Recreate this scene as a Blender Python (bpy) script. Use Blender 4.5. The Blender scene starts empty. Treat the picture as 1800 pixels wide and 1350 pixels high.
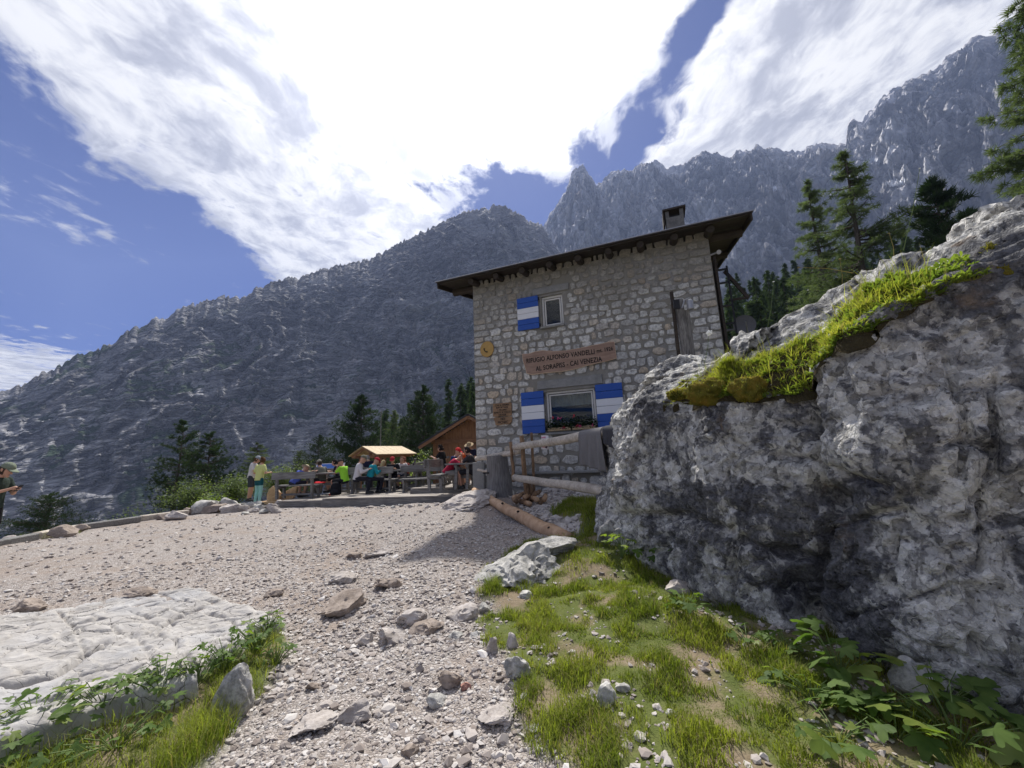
import bpy, bmesh, math, random
import numpy as np
from mathutils import Vector, Matrix, Euler
random.seed(7); RNG = np.random.default_rng(7)
SC = bpy.context.scene; COL = SC.collection
RAD = math.radians

# ------------------------------------------------------------------ camera
FPX = 690.0                                   # focal length in photo pixels (1800 wide)
PITCH, ROLL, CAM_H = RAD(10.7), RAD(2.26), 1.6
_r = np.array([1., 0, 0]); CF = np.array([0, math.cos(PITCH), math.sin(PITCH)]); _u = np.array([0, -math.sin(PITCH), math.cos(PITCH)])
CR = math.cos(ROLL)*_r - math.sin(ROLL)*_u; CU = math.cos(ROLL)*_u + math.sin(ROLL)*_r
CC = np.array([0, 0, CAM_H])
cam_d = bpy.data.cameras.new('camera'); cam = bpy.data.objects.new('camera', cam_d); COL.objects.link(cam)
cam_d.sensor_width = 36; cam_d.lens = FPX/1800*36; cam_d.clip_start = 0.05; cam_d.clip_end = 20000
m = Matrix.Identity(4)
for i in range(3):
    m[i][0] = CR[i]; m[i][1] = CU[i]; m[i][2] = -CF[i]; m[i][3] = CC[i]
cam.matrix_world = m
SC.camera = cam

# ------------------------------------------------------------------ sun, exposure
SUN_EL, SUN_AZ = RAD(54), RAD(-4)             # azimuth from +Y towards +X
SUN_DIR = Vector((math.sin(SUN_AZ)*math.cos(SUN_EL), math.cos(SUN_AZ)*math.cos(SUN_EL), math.sin(SUN_EL)))
sl = bpy.data.lights.new('sun', 'SUN'); sl.energy = 5.0; sl.angle = RAD(2.0); sl.color = (1.0, 0.965, 0.905)
so = bpy.data.objects.new('sun', sl); COL.objects.link(so)
so.rotation_euler = SUN_DIR.to_track_quat('Z', 'Y').to_euler(); so.location = (0, 30, 60)
SC.view_settings.view_transform = 'Standard'; SC.view_settings.look = 'None'
SC.view_settings.exposure = 0.50; SC.view_settings.gamma = 1.0; SC.view_settings.use_curve_mapping = False
SC.render.engine = 'CYCLES'
try:
    SC.cycles.use_denoising = True; SC.cycles.denoiser = 'OPENIMAGEDENOISE'
except Exception: pass
SC.cycles.max_bounces = 6; SC.cycles.diffuse_bounces = 3; SC.cycles.glossy_bounces = 2
SC.cycles.transmission_bounces = 4; SC.cycles.transparent_max_bounces = 6; SC.cycles.volume_bounces = 0

# ------------------------------------------------------------------ node helper
class NT:
    def __init__(s, tree): s.t = tree
    def new(s, typ, **kw):
        n = s.t.nodes.new(typ)
        for k, v in kw.items(): setattr(n, k, v)
        return n
    def put(s, sock, v):
        if v is None: return
        if isinstance(v, bpy.types.NodeSocket): s.t.links.new(v, sock)
        else:
            if isinstance(v, (tuple, list)) and len(v) == 3 and sock.type == 'RGBA': v = (*v, 1)
            sock.default_value = v
    def math(s, op, a, b=None, c=None, clamp=False):
        n = s.new('ShaderNodeMath', operation=op, use_clamp=clamp)
        for i, v in enumerate((a, b, c)): s.put(n.inputs[i], v)
        return n.outputs[0]
    def add(s, a, b): return s.math('ADD', a, b)
    def mul(s, a, b): return s.math('MULTIPLY', a, b)
    def sub(s, a, b): return s.math('SUBTRACT', a, b)
    def vmath(s, op, a, b=None):
        n = s.new('ShaderNodeVectorMath', operation=op)
        s.put(n.inputs[0], a); s.put(n.inputs[1], b)
        return n.outputs[1] if op in ('DOT_PRODUCT', 'LENGTH') else n.outputs[0]
    def sep(s, v):
        n = s.new('ShaderNodeSeparateXYZ'); s.put(n.inputs[0], v); return n.outputs
    def comb(s, x, y, z):
        n = s.new('ShaderNodeCombineXYZ')
        for i, v in enumerate((x, y, z)): s.put(n.inputs[i], v)
        return n.outputs[0]
    def noise(s, vec, scale, detail=4, rough=.55, dist=0., col=False):
        n = s.new('ShaderNodeTexNoise'); s.put(n.inputs['Vector'], vec)
        n.inputs['Scale'].default_value = scale; n.inputs['Detail'].default_value = detail
        n.inputs['Roughness'].default_value = rough; n.inputs['Distortion'].default_value = dist
        return n.outputs['Color' if col else 'Fac']
    def voro(s, vec, scale, feature='F1', out='Distance', rnd=1.):
        n = s.new('ShaderNodeTexVoronoi', feature=feature); s.put(n.inputs['Vector'], vec)
        n.inputs['Scale'].default_value = scale; n.inputs['Randomness'].default_value = rnd
        return n.outputs[out]
    def ramp(s, fac, stops, interp='LINEAR'):
        n = s.new('ShaderNodeValToRGB'); s.put(n.inputs[0], fac); cr = n.color_ramp; cr.interpolation = interp
        while len(cr.elements) < len(stops): cr.elements.new(.5)
        for e, (p, c) in zip(cr.elements, stops):
            e.position = p
            if not isinstance(c, (tuple, list)): c = (c, c, c)
            e.color = (*c[:3], 1)
        return n.outputs[0]
    def smooth(s, x, a, b):
        n = s.new('ShaderNodeMapRange', interpolation_type='SMOOTHSTEP'); s.put(n.inputs[0], x)
        for i, v in ((1, a), (2, b), (3, 0.), (4, 1.)): s.put(n.inputs[i], v)
        return n.outputs[0]
    def mix(s, fac, a, b, blend='MIX'):
        n = s.new('ShaderNodeMix', data_type='RGBA', blend_type=blend)
        s.put(n.inputs['Factor'], fac); s.put(n.inputs[6], a); s.put(n.inputs[7], b)
        return n.outputs[2]
    def bump(s, h, strength=.5, dist=.02, normal=None):
        n = s.new('ShaderNodeBump'); s.put(n.inputs['Height'], h)
        n.inputs['Strength'].default_value = strength; n.inputs['Distance'].default_value = dist
        s.put(n.inputs['Normal'], normal); return n.outputs[0]
    def pos(s): return s.new('ShaderNodeNewGeometry').outputs['Position']
    def obj(s): return s.new('ShaderNodeTexCoord').outputs['Object']
    def rnd(s): return s.new('ShaderNodeObjectInfo').outputs['Random']
    def attr(s, name):
        n = s.new('ShaderNodeAttribute'); n.attribute_name = name; return n
    def scale(s, v, xyz): return s.vmath('MULTIPLY', v, xyz)

def material(name, fn=None, color=None, rough=.8, metal=0., spec=.3, **kw):
    """fn(nt, bsdf) wires base colour / normal; a plain colour gets gentle variation in tone"""
    mt = bpy.data.materials.new(name); mt.use_nodes = True
    nt = NT(mt.node_tree); b = mt.node_tree.nodes['Principled BSDF']
    b.inputs['Roughness'].default_value = rough; b.inputs['Metallic'].default_value = metal
    b.inputs['Specular IOR Level'].default_value = spec
    if fn: fn(nt, b)
    else:
        n = nt.noise(nt.obj(), kw.get('scale', 9.), 4)
        v = kw.get('var', .22)
        nt.put(b.inputs['Base Color'], nt.mix(n, tuple(c*(1-v) for c in color), tuple(min(1, c*(1+v)) for c in color)))
    return mt

# ------------------------------------------------------------------ sky
world = bpy.data.worlds.new('World'); SC.world = world; world.use_nodes = True
w = NT(world.node_tree); bg = world.node_tree.nodes['Background']
sky = w.new('ShaderNodeTexSky', sky_type='NISHITA'); sky.sun_disc = False
sky.sun_elevation = SUN_EL; sky.sun_rotation = SUN_AZ; sky.altitude = 1900; sky.air_density = 1.0; sky.dust_density = 0.3; sky.ozone_density = 2.0
d = w.new('ShaderNodeTexCoord').outputs['Generated']
dx, dy, dz = w.sep(d)
zz = w.math('MAXIMUM', dz, 0.04)
X = w.math('DIVIDE', dx, zz); Y = w.math('DIVIDE', dy, zz)
pl = w.comb(X, Y, 0.0)
warp = w.noise(pl, 1.6, 3); warp2 = w.noise(w.vmath('ADD', pl, (7.3, 2.1, 4.)), 3.1, 3)
Xw = w.add(X, w.mul(w.sub(warp, .5), .50)); Yw = w.add(Y, w.mul(w.sub(warp2, .5), .5))
def gauss(v, c, s):      # exp(-((v-c)/s)^2)
    q = w.math('DIVIDE', w.sub(v, c), s)
    return w.math('EXPONENT', w.mul(w.mul(q, q), -1.0))
streak = w.noise(w.comb(w.mul(Xw, 2.2), w.mul(Yw, 1.1), 1.7), 2.6, 6, .62)
puff = w.noise(w.comb(w.add(X, w.mul(w.sub(warp, .5), .2)), w.add(w.mul(Y, .8), w.mul(w.sub(warp2, .5), .2)), .4), 9., 6, .62)
big = w.noise(w.comb(w.mul(X, .8), w.mul(Y, .45), 3.3), .9, 3)
front = w.smooth(Y, -.2, .4)                                      # the bank ahead; open broken sky elsewhere
left_edge = w.smooth(Xw, -1.42, -1.02)
cgap = w.sub(.70, w.mul(Y, .27))
gap = w.mul(gauss(w.add(X, w.mul(w.sub(warp2, .5), .34)), cgap, .075), w.smooth(Y, .5, .7))
hole = w.mul(gauss(X, .09, .34), w.smooth(Yw, 1.02, 1.34)); hole = w.mul(hole, w.sub(1.0, w.smooth(Y, 2.3, 3.2)))
spur = w.mul(gauss(w.sub(X, w.mul(w.sub(Y, 1.), .25)), .26, .10), w.mul(w.smooth(Y, .86, 1.15), .75))
holes = w.math('MAXIMUM', w.math('MAXIMUM', gap, w.mul(hole, 1.1)), spur)
bank = w.mul(left_edge, w.sub(1.0, holes))
wisps = w.mul(w.mul(gauss(Xw, -1.75, .40), gauss(Y, 1.05, .55)), .44)
low = w.mul(gauss(dz, .17, .055), gauss(dx, -.80, .10))         # small cumulus low on the left
cover_front = w.math('MAXIMUM', w.math('MAXIMUM', bank, wisps), w.mul(low, .95))
cover_rest = w.smooth(big, .38, .62)
cover = w.add(w.mul(cover_front, front), w.mul(cover_rest, w.sub(1.0, front)))
fld = w.add(w.mul(cover, .86), w.add(w.mul(w.sub(streak, .5), 1.05), w.mul(w.sub(puff, .5), 1.5)))
dens = w.smooth(fld, .24, .66)
dens = w.mul(dens, w.smooth(dz, .0, .1))
sdot = w.math('MAXIMUM', w.vmath('DOT_PRODUCT', d, tuple(SUN_DIR)), 0.0)
glow = w.add(w.mul(w.math('POWER', sdot, 16.0), 9.0), w.mul(w.math('POWER', sdot, 80.0), 14.0))
shade = w.noise(w.comb(w.mul(Xw, 1.7), w.mul(Yw, 1.1), 9.), 3.0, 5, .62)
thick = w.smooth(w.add(w.mul(shade, .50), w.mul(puff, .62)), .46, .70)
cb = w.add(w.sub(7.6, w.mul(thick, 4.0)), glow)
ccol = w.vmath('MULTIPLY', w.mix(thick, (1.0, .99, .97), (.90, .92, 1.03)), w.comb(cb, cb, cb))
skyc = w.mix(1.0, sky.outputs[0], (.085, .20, .52), 'MULTIPLY')   # deep high-altitude blue
veil = w.mul(w.math('POWER', sdot, 16.0), 1.6)
skyc = w.vmath('ADD', skyc, w.comb(veil, veil, veil))
w.put(bg.inputs['Color'], w.mix(dens, skyc, ccol)); bg.inputs['Strength'].default_value = 0.1
world.cycles.sampling_method = 'MANUAL'; world.cycles.sample_map_resolution = 512

# ------------------------------------------------------------------ projection helpers (photo pixel -> place)
def ray(x, y): return CF + CR*((x-900)/FPX) + CU*((675-y)/FPX)
def P(x, y, dep): return CC + ray(x, y)*dep
def G(x, y, z=0.):
    v = ray(x, y); return CC + v*((z-CAM_H)/v[2])

# ------------------------------------------------------------------ numpy noise
_perm = RNG.permutation(256).astype(np.int32); _grad = RNG.normal(size=(256, 3)); _grad /= np.linalg.norm(_grad, axis=1)[:, None]
_grad = _grad.astype(np.float32)
def pnoise(p):
    p = np.asarray(p, dtype=np.float32); i = np.floor(p).astype(np.int32); f = p-i; i &= 255
    u = f*f*f*(f*(f*6-15)+10); out = np.zeros(len(p), np.float32)
    for a in (0, 1):
        ha = _perm[(i[:, 0]+a) & 255]; wx = u[:, 0] if a else 1-u[:, 0]
        for b in (0, 1):
            hb = _perm[(ha+i[:, 1]+b) & 255]; wy = u[:, 1] if b else 1-u[:, 1]
            for c in (0, 1):
                g = _grad[_perm[(hb+i[:, 2]+c) & 255]]; wz = u[:, 2] if c else 1-u[:, 2]
                out += wx*wy*wz*(g[:, 0]*(f[:, 0]-a)+g[:, 1]*(f[:, 1]-b)+g[:, 2]*(f[:, 2]-c))
    return out*1.5
def fbm(p, octv=4, gain=.5, lac=2.03):
    p = np.asarray(p, np.float32); o = np.zeros(len(p), np.float32); a = 1.; 
    for k in range(octv): o += a*pnoise(p+k*17.3); p = p*lac; a *= gain
    return o
def ridged(p, octv=4, gain=.5, lac=2.05):
    p = np.asarray(p, np.float32); o = np.zeros(len(p), np.float32); a = 1.
    for k in range(octv): o += a*(1-np.abs(pnoise(p+k*9.1))*2); p = p*lac; a *= gain
    return o
def cell(p):                                            # F1, F2 cellular distances
    p = np.asarray(p, np.float32); i = np.floor(p).astype(np.int32); f = p-i
    d1 = np.full(len(p), 9., np.float32); d2 = d1.copy()
    for a in (-1, 0, 1):
        for b in (-1, 0, 1):
            for c in (-1, 0, 1):
                h = _perm[(_perm[(_perm[(i[:, 0]+a) & 255]+i[:, 1]+b) & 255]+i[:, 2]+c) & 255]
                o = _grad[h]*.45+.5
                dd = np.sqrt((a+o[:, 0]-f[:, 0])**2+(b+o[:, 1]-f[:, 1])**2+(c+o[:, 2]-f[:, 2])**2)
                nl = dd < d1; d2 = np.where(nl, d1, np.minimum(d2, dd)); d1 = np.where(nl, dd, d1)
    return d1, d2
def sstep(x, a, b):
    t = np.clip((np.asarray(x, float)-a)/(b-a), 0, 1); return t*t*(3-2*t)

# ------------------------------------------------------------------ mesh helpers
def np_mesh(name, v, tris=None, quads=None, smooth=False, mats=(), mat_idx=None):
    me = bpy.data.meshes.new(name); v = np.asarray(v, np.float32)
    me.vertices.add(len(v)); me.vertices.foreach_set('co', v.ravel())
    parts, starts, tot = [], [], 0; cnt = []
    for arr, k in ((quads, 4), (tris, 3)):
        if arr is not None and len(arr):
            arr = np.asarray(arr, np.int32); parts.append(arr.ravel()); starts.append(tot+np.arange(len(arr))*k); tot += arr.size; cnt.append(np.full(len(arr), k))
    loops = np.concatenate(parts); starts = np.concatenate(starts); cnt = np.concatenate(cnt)
    me.loops.add(len(loops)); me.loops.foreach_set('vertex_index', loops.astype(np.int32))
    me.polygons.add(len(starts)); me.polygons.foreach_set('loop_start', starts.astype(np.int32))
    try: me.polygons.foreach_set('loop_total', cnt.astype(np.int32))
    except Exception: pass
    me.polygons.foreach_set('use_smooth', np.full(len(starts), bool(smooth)))
    for mt in mats: me.materials.append(mt)
    if mat_idx is not None: me.polygons.foreach_set('material_index', np.asarray(mat_idx, np.int32))
    me.update(calc_edges=True); me.validate(clean_customdata=False); return me
def link(name, data, parent=None, loc=None, rotz=None):
    o = bpy.data.objects.new(name, data); COL.objects.link(o)
    if parent is not None: o.parent = parent
    if loc is not None: o.location = loc
    if rotz is not None: o.rotation_euler = (0, 0, rotz)
    return o
def tag(o, label=None, cat=None, group=None, kind=None):
    if label: o['label'] = label
    if cat: o['category'] = cat; o['kind'] = 'thing'
    if group: o['group'] = group
    if kind: o['kind'] = kind
    return o
def thing(name, label, cat, loc=(0, 0, 0), rotz=0., group=None):
    return tag(link(name, None, None, tuple(float(c) for c in loc), rotz), label, cat, group)
def fattr(me, name, vals):
    a = me.attributes.new(name, 'FLOAT', 'POINT'); a.data.foreach_set('value', np.asarray(vals, np.float32))
def grid_quads(nu, nv, wrap=False):
    a = np.arange(nu*nv).reshape(nu, nv)
    if wrap: a = np.concatenate([a, a[:1]], 0)
    return np.stack([a[:-1, :-1], a[1:, :-1], a[1:, 1:], a[:-1, 1:]], -1).reshape(-1, 4)

class MB:
    """collects simple shapes; build() links them as one mesh object"""
    def __init__(s): s.v = []; s.f = []; s.mi = []; s.cur = 0
    def add(s, vs, fs):
        o = len(s.v); s.v += [tuple(map(float, q)) for q in vs]; s.f += [tuple(i+o for i in f) for f in fs]; s.mi += [s.cur]*len(fs); return s
    def box(s, c, size, rot=None, taper=0., jit=0.):
        hx, hy, hz = size[0]/2, size[1]/2, size[2]/2
        vs = []
        for z in (-1, 1):
            k = 1-taper if z > 0 else 1
            for x, y in ((-1, -1), (1, -1), (1, 1), (-1, 1)): vs.append(Vector((x*hx*k, y*hy*k, z*hz)))
        if jit: vs = [q+Vector([random.uniform(-jit, jit) for _ in range(3)]) for q in vs]
        if rot is not None:
            R = rot if isinstance(rot, Matrix) else Euler(rot).to_matrix(); vs = [R @ q for q in vs]
        vs = [q+Vector(c) for q in vs]
        return s.add(vs, [(0, 3, 2, 1), (4, 5, 6, 7), (0, 1, 5, 4), (1, 2, 6, 5), (2, 3, 7, 6), (3, 0, 4, 7)])
    def beam(s, a, b, wd, ht, up=(0, 0, 1)):
        a, b = Vector(a), Vector(b); x = (b-a); L = x.length; x = x.normalized(); upv = Vector(up)
        y = upv.cross(x); y = y.normalized() if y.length > 1e-4 else Vector((0, 1, 0)); z = x.cross(y)
        R = Matrix((x, y, z)).transposed(); return s.box((a+b)/2, (L, wd, ht), R)
    def tube(s, pts, rad, n=8, cap=True, wob=0.):
        pts = [Vector(q) for q in pts]
        if not isinstance(rad, (list, tuple)): rad = [rad]*len(pts)
        vs, prev = [], None
        for i, q in enumerate(pts):
            t = (pts[min(i+1, len(pts)-1)]-pts[max(i-1, 0)]).normalized()
            if prev is None:
                ref = Vector((0, 0, 1)) if abs(t.z) < .9 else Vector((1, 0, 0)); prev = t.cross(ref).normalized()
            a = (prev-t*prev.dot(t)).normalized(); prev = a; b = t.cross(a)
            for k in range(n):
                an = 2*math.pi*k/n; rr = rad[i]*(1+random.uniform(-wob, wob)); vs.append(q+a*(math.cos(an)*rr)+b*(math.sin(an)*rr))
        fs = [(i*n+k, i*n+(k+1) % n, (i+1)*n+(k+1) % n, (i+1)*n+k) for i in range(len(pts)-1) for k in range(n)]
        if cap: fs += [tuple(range(n-1, -1, -1)), tuple((len(pts)-1)*n+k for k in range(n))]
        return s.add(vs, fs)
    def prism(s, poly, y0, y1):        # outline in xz, extruded along y
        n = len(poly); vs = [(x, y0, z) for x, z in poly]+[(x, y1, z) for x, z in poly]
        fs = [tuple(range(n)), tuple(range(2*n-1, n-1, -1))]+[(i, i+n, (i+1) % n+n, (i+1) % n) for i in range(n)]
        return s.add(vs, fs)
    def ball(s, c, r, seg=10, rings=7):
        r = (r, r, r) if not isinstance(r, (tuple, list)) else r; vs = [(c[0], c[1], c[2]+r[2])]
        for i in range(1, rings):
            t = math.pi*i/rings
            for k in range(seg):
                a = 2*math.pi*k/seg; vs.append((c[0]+r[0]*math.sin(t)*math.cos(a), c[1]+r[1]*math.sin(t)*math.sin(a), c[2]+r[2]*math.cos(t)))
        vs.append((c[0], c[1], c[2]-r[2])); fs = [(0, 1+k, 1+(k+1) % seg) for k in range(seg)]
        for i in range(rings-2):
            for k in range(seg): fs.append((1+i*seg+k, 1+(i+1)*seg+k, 1+(i+1)*seg+(k+1) % seg, 1+i*seg+(k+1) % seg))
        L = len(vs)-1; o = 1+(rings-2)*seg; fs += [(o+k, L, o+(k+1) % seg) for k in range(seg)]
        return s.add(vs, fs)
    def mesh(s, name, mats, smooth=False):
        me = bpy.data.meshes.new(name); me.from_pydata(s.v, [], s.f)
        for mt in (mats if isinstance(mats, (list, tuple)) else [mats]): me.materials.append(mt)
        me.polygons.foreach_set('material_index', np.array(s.mi, np.int32))
        me.polygons.foreach_set('use_smooth', np.full(len(s.f), bool(smooth)))
        me.update(); return me
    def build(s, name, mats, parent=None, smooth=False, bevel=0.):
        o = link(name, s.mesh(name, mats, smooth), parent)
        if bevel:
            b = o.modifiers.new('bevel', 'BEVEL'); b.width = bevel; b.segments = 1; b.limit_method = 'ANGLE'
        return o
def copy_tree(o, parent=None):
    c = o.copy(); COL.objects.link(c)
    if parent is not None: c.parent = parent
    for ch in list(o.children): copy_tree(ch, c)
    return c
# ------------------------------------------------------------------ the lie of the land
_ctl = [G(900,1340,0.), G(600,1300,0.), G(300,1345,-.05), G(900,1100,.03), G(600,1000,.1), G(200,980,.2), G(0,965,.22), G(480,893,.28),
        G(640,893,.29), G(800,889,.30), G(600,930,.22), G(850,930,.30), G(880,955,.30), G(960,962,.34), G(1060,955,.42), G(1000,1340,.06),
        G(1100,1200,.14), G(1200,1080,.22), G(1400,1200,.12), G(1600,1290,.06), G(1300,1340,.04), G(950,1060,.16), G(860,1000,.2), G(60,1290,-.02),
        G(1750,1330,.0), G(330,1060,.12), G(120,1140,.10), G(450,1150,.02)]
_ctl += [P(839,868,11.), P(1000,860,10.1), P(930,886,8.8), P(1000,893,7.6), P(1060,900,6.3), P(1150,880,8.0), P(880,872,9.6), P(860,882,9.8)]
_ctl = np.array([list(c) for c in _ctl] + [(-12.6,9.8,.2), (-9.6,14.6,.27), *[list(G(px, py, z)) for px, py, z in ((-60,966,.2),(60,944,.21),(128,929,.22),(245,912,.24),(330,900,.26),(432,887,.28))], (-14.5,11,.1), (-12,16,.1),
        (-7,16,.3), (-4,20,.3), (-1,18,.5), (-3,26,.3), (3,18,.9), (8,14,1.3), (7,8,1.2), (10,5,1.3), (14,12,2.2), (5,4.5,.5), (6,1,.2), (5,-3,.1),
        (0,-3,-.05), (-5,-3,-.05), (-6,2,-.02), (-9,5,.12), (-14,5,.1), (0,-10,0), (-12,-8,0), (10,-8,.3), (-18,8,-.6)])
_EA, _EB = G(-60, 966, .2)[:2], G(432, 886, .28)[:2]
def gz(x, y):
    x = np.atleast_1d(np.asarray(x, float)); y = np.atleast_1d(np.asarray(y, float))
    num = np.zeros_like(x); den = np.zeros_like(x)
    for cx, cy, cz in _ctl:
        wgt = 1/((x-cx)**2+(y-cy)**2+.10)**1.6; num += wgt*cz; den += wgt
    near = num/den
    r = np.hypot(x, y); az = np.degrees(np.arctan2(x, y))
    t = sstep(az, -16, 14); back = sstep(np.abs(az), 95, 150)
    lo = .3-np.clip(r-17, 0, 150)*.42; hi = 1.0+np.clip(r-13, 0, 900)*.20
    outer = (lo*(1-t)+hi*t)*(1-back)+0.*back
    k = sstep(r, 19, 34)
    z = near*(1-k)+outer*k
    ex, ey = _EB-_EA; el = math.hypot(ex, ey); ex, ey = ex/el, ey/el          # the yard ends at its timber edge and falls away
    along = (x-_EA[0])*ex+(y-_EA[1])*ey; out = (y-_EA[1])*ex-(x-_EA[0])*ey
    return z-sstep(out, .22, 3.4)*2.2*sstep(along, el+.9, el-.6)*(1-k)
def gz1(x, y): return float(gz(x, y)[0])
_TT = np.geomspace(1.2, 60, 420)
def on_ground(px, py):                 # where the ray of a photo pixel first meets the ground
    v = ray(px, py); q = CC[None]+v[None]*_TT[:, None]; below = q[:, 2] < gz(q[:, 0], q[:, 1])
    k = int(np.argmax(below)) if below.any() else len(_TT)-1
    lo, hi = _TT[max(k-1, 0)], _TT[k]
    for _ in range(12):
        m_ = (lo+hi)/2; p_ = CC+v*m_
        if p_[2] < gz1(p_[0], p_[1]): hi = m_
        else: lo = m_
    return CC+v*hi
def poly_world(pts, z=None):
    return np.array([list((on_ground(*p) if z is None else G(p[0], p[1], z))[:2]) for p in pts])
def poly_sd(x, y, poly):               # signed distance to polygon, positive inside
    x = np.asarray(x, float); y = np.asarray(y, float); ins = np.zeros(x.shape, bool); dm = np.full(x.shape, 1e9)
    n = len(poly)
    for i in range(n):
        ax, ay = poly[i]; bx, by = poly[(i+1) % n]
        c = ((ay > y) != (by > y)) & (x < (bx-ax)*(y-ay)/((by-ay) if by != ay else 1e-9)+ax); ins ^= c
        t = np.clip(((x-ax)*(bx-ax)+(y-ay)*(by-ay))/((bx-ax)**2+(by-ay)**2+1e-12), 0, 1)
        dm = np.minimum(dm, np.hypot(x-ax-t*(bx-ax), y-ay-t*(by-ay)))
    return np.where(ins, dm, -dm)
GRASS_R = poly_world([(1010,948),(935,948),(905,968),(846,1000),(838,1045),(858,1105),(893,1165),(905,1200),(935,1270),(985,1345)])
GRASS_R = np.vstack([GRASS_R, [(.55,1.6),(2.,.9),(6,1.5),(6,4.5),(3.2,6.),(1.6,6.2)]])
GRASS_L = poly_world([(60,1290),(200,1232),(330,1200),(430,1120),(470,1090),(505,1120),(500,1185),(455,1225),(400,1260),(370,1345)])
GRASS_L = np.vstack([GRASS_L, [(-2.,1.4),(-4.,1.2),(-4.4,1.9)]])
GRASS_H = poly_world([(965,898),(1000,883),(1060,880),(1075,905),(1065,935),(1030,940),(1000,915)])
def grass_mask(x, y):
    n = fbm(np.stack([x*1.3, y*1.3, np.zeros_like(x)], 1), 3)
    m = np.maximum.reduce([poly_sd(x, y, GRASS_R)+n*.22+.02, poly_sd(x, y, GRASS_L)+n*.12, poly_sd(x, y, GRASS_H)+n*.2])
    far = np.maximum(sstep(np.hypot(x, y), 18, 26), sstep(x-(-12.6+(y-9.8)*.7), -.2, -1.2))
    far = np.maximum(far, sstep(x-.35*(y-4), 3.2, 4.2)*sstep(y, -1, 3))
    return np.maximum(sstep(m, -.06, .10), far)
def bumpy(x, y):                       # small relief on top of gz
    p = np.stack([x, y, np.zeros_like(x)], 1)
    return fbm(p*1.1, 3)*.035+fbm(p*6, 2)*.012
def ground_z(x, y):
    x = np.atleast_1d(np.asarray(x, float)); y = np.atleast_1d(np.asarray(y, float))
    g = grass_mask(x, y)
    bank = g*(.045+.03*fbm(np.stack([x*2.5, y*2.5, x*0+5], 1), 2))*(1-sstep(np.hypot(x, y), 12, 20))
    return gz(x, y)+bumpy(x, y)+bank

def make_ground():
    rr = np.concatenate([[0.], np.geomspace(.5, 900, 320)])
    a = np.concatenate([np.linspace(-180, -72, 40, endpoint=False), np.linspace(-72, 72, 340, endpoint=False), np.linspace(72, 180, 40)])
    A, R = np.meshgrid(np.radians(a), rr, indexing='ij')
    x = (np.sin(A)*R).ravel(); y = (np.cos(A)*R).ravel()
    z = ground_z(x, y)
    me = np_mesh('ground', np.stack([x, y, z], 1), quads=grid_quads(len(a), len(rr))[:, ::-1], smooth=True, mats=[M['ground']])
    fattr(me, 'grass', grass_mask(x, y))
    return tag(link('ground', me), kind='structure')

def f_ground(n, b):
    p = n.pos(); gm = n.attr('grass').outputs['Fac']
    v1 = n.voro(p, 42., out='Color'); v1d = n.voro(p, 42., 'DISTANCE_TO_EDGE'); v2 = n.voro(p, 17., out='Color'); v2d = n.voro(p, 17.)
    s1 = n.sep(v1)[0]; s2 = n.sep(v2)[1]
    big = n.noise(p, .55, 4); med = n.noise(p, 3., 4)
    stone = n.ramp(s1, [(0, (.20, .175, .16)), (.4, (.34, .31, .285)), (.75, (.45, .41, .385)), (1, (.56, .53, .50))])
    stone = n.mix(n.mul(s2, .45), stone, (.37, .315, .28))
    stone = n.mix(n.smooth(v1d, .06, .0), stone, (.15, .125, .105))
    soil = n.mix(med, (.22, .17, .13), (.35, .285, .24))
    gravel = n.mix(n.mul(n.smooth(n.add(n.mul(big, .5), n.mul(med, .55)), .48, .68), .7), stone, soil)
    turf = n.mix(n.noise(p, 9., 4), (.05, .075, .016), (.14, .15, .045))
    turf = n.mix(n.mul(n.smooth(n.noise(p, 2.2, 5), .46, .60), .9), turf, n.mix(n.noise(p, 30., 3), (.15, .11, .07), (.30, .235, .17)))
    n.put(b.inputs['Base Color'], n.mix(gm, gravel, turf))
    h = n.add(n.mul(n.smooth(v1d, 0., .3), .5), n.add(n.mul(n.noise(p, 60., 3), .5), n.mul(v2d, -.4)))
    h = n.mul(h, n.sub(1.0, n.mul(gm, .75)))
    n.put(b.inputs['Normal'], n.bump(h, .8, .02))

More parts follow.
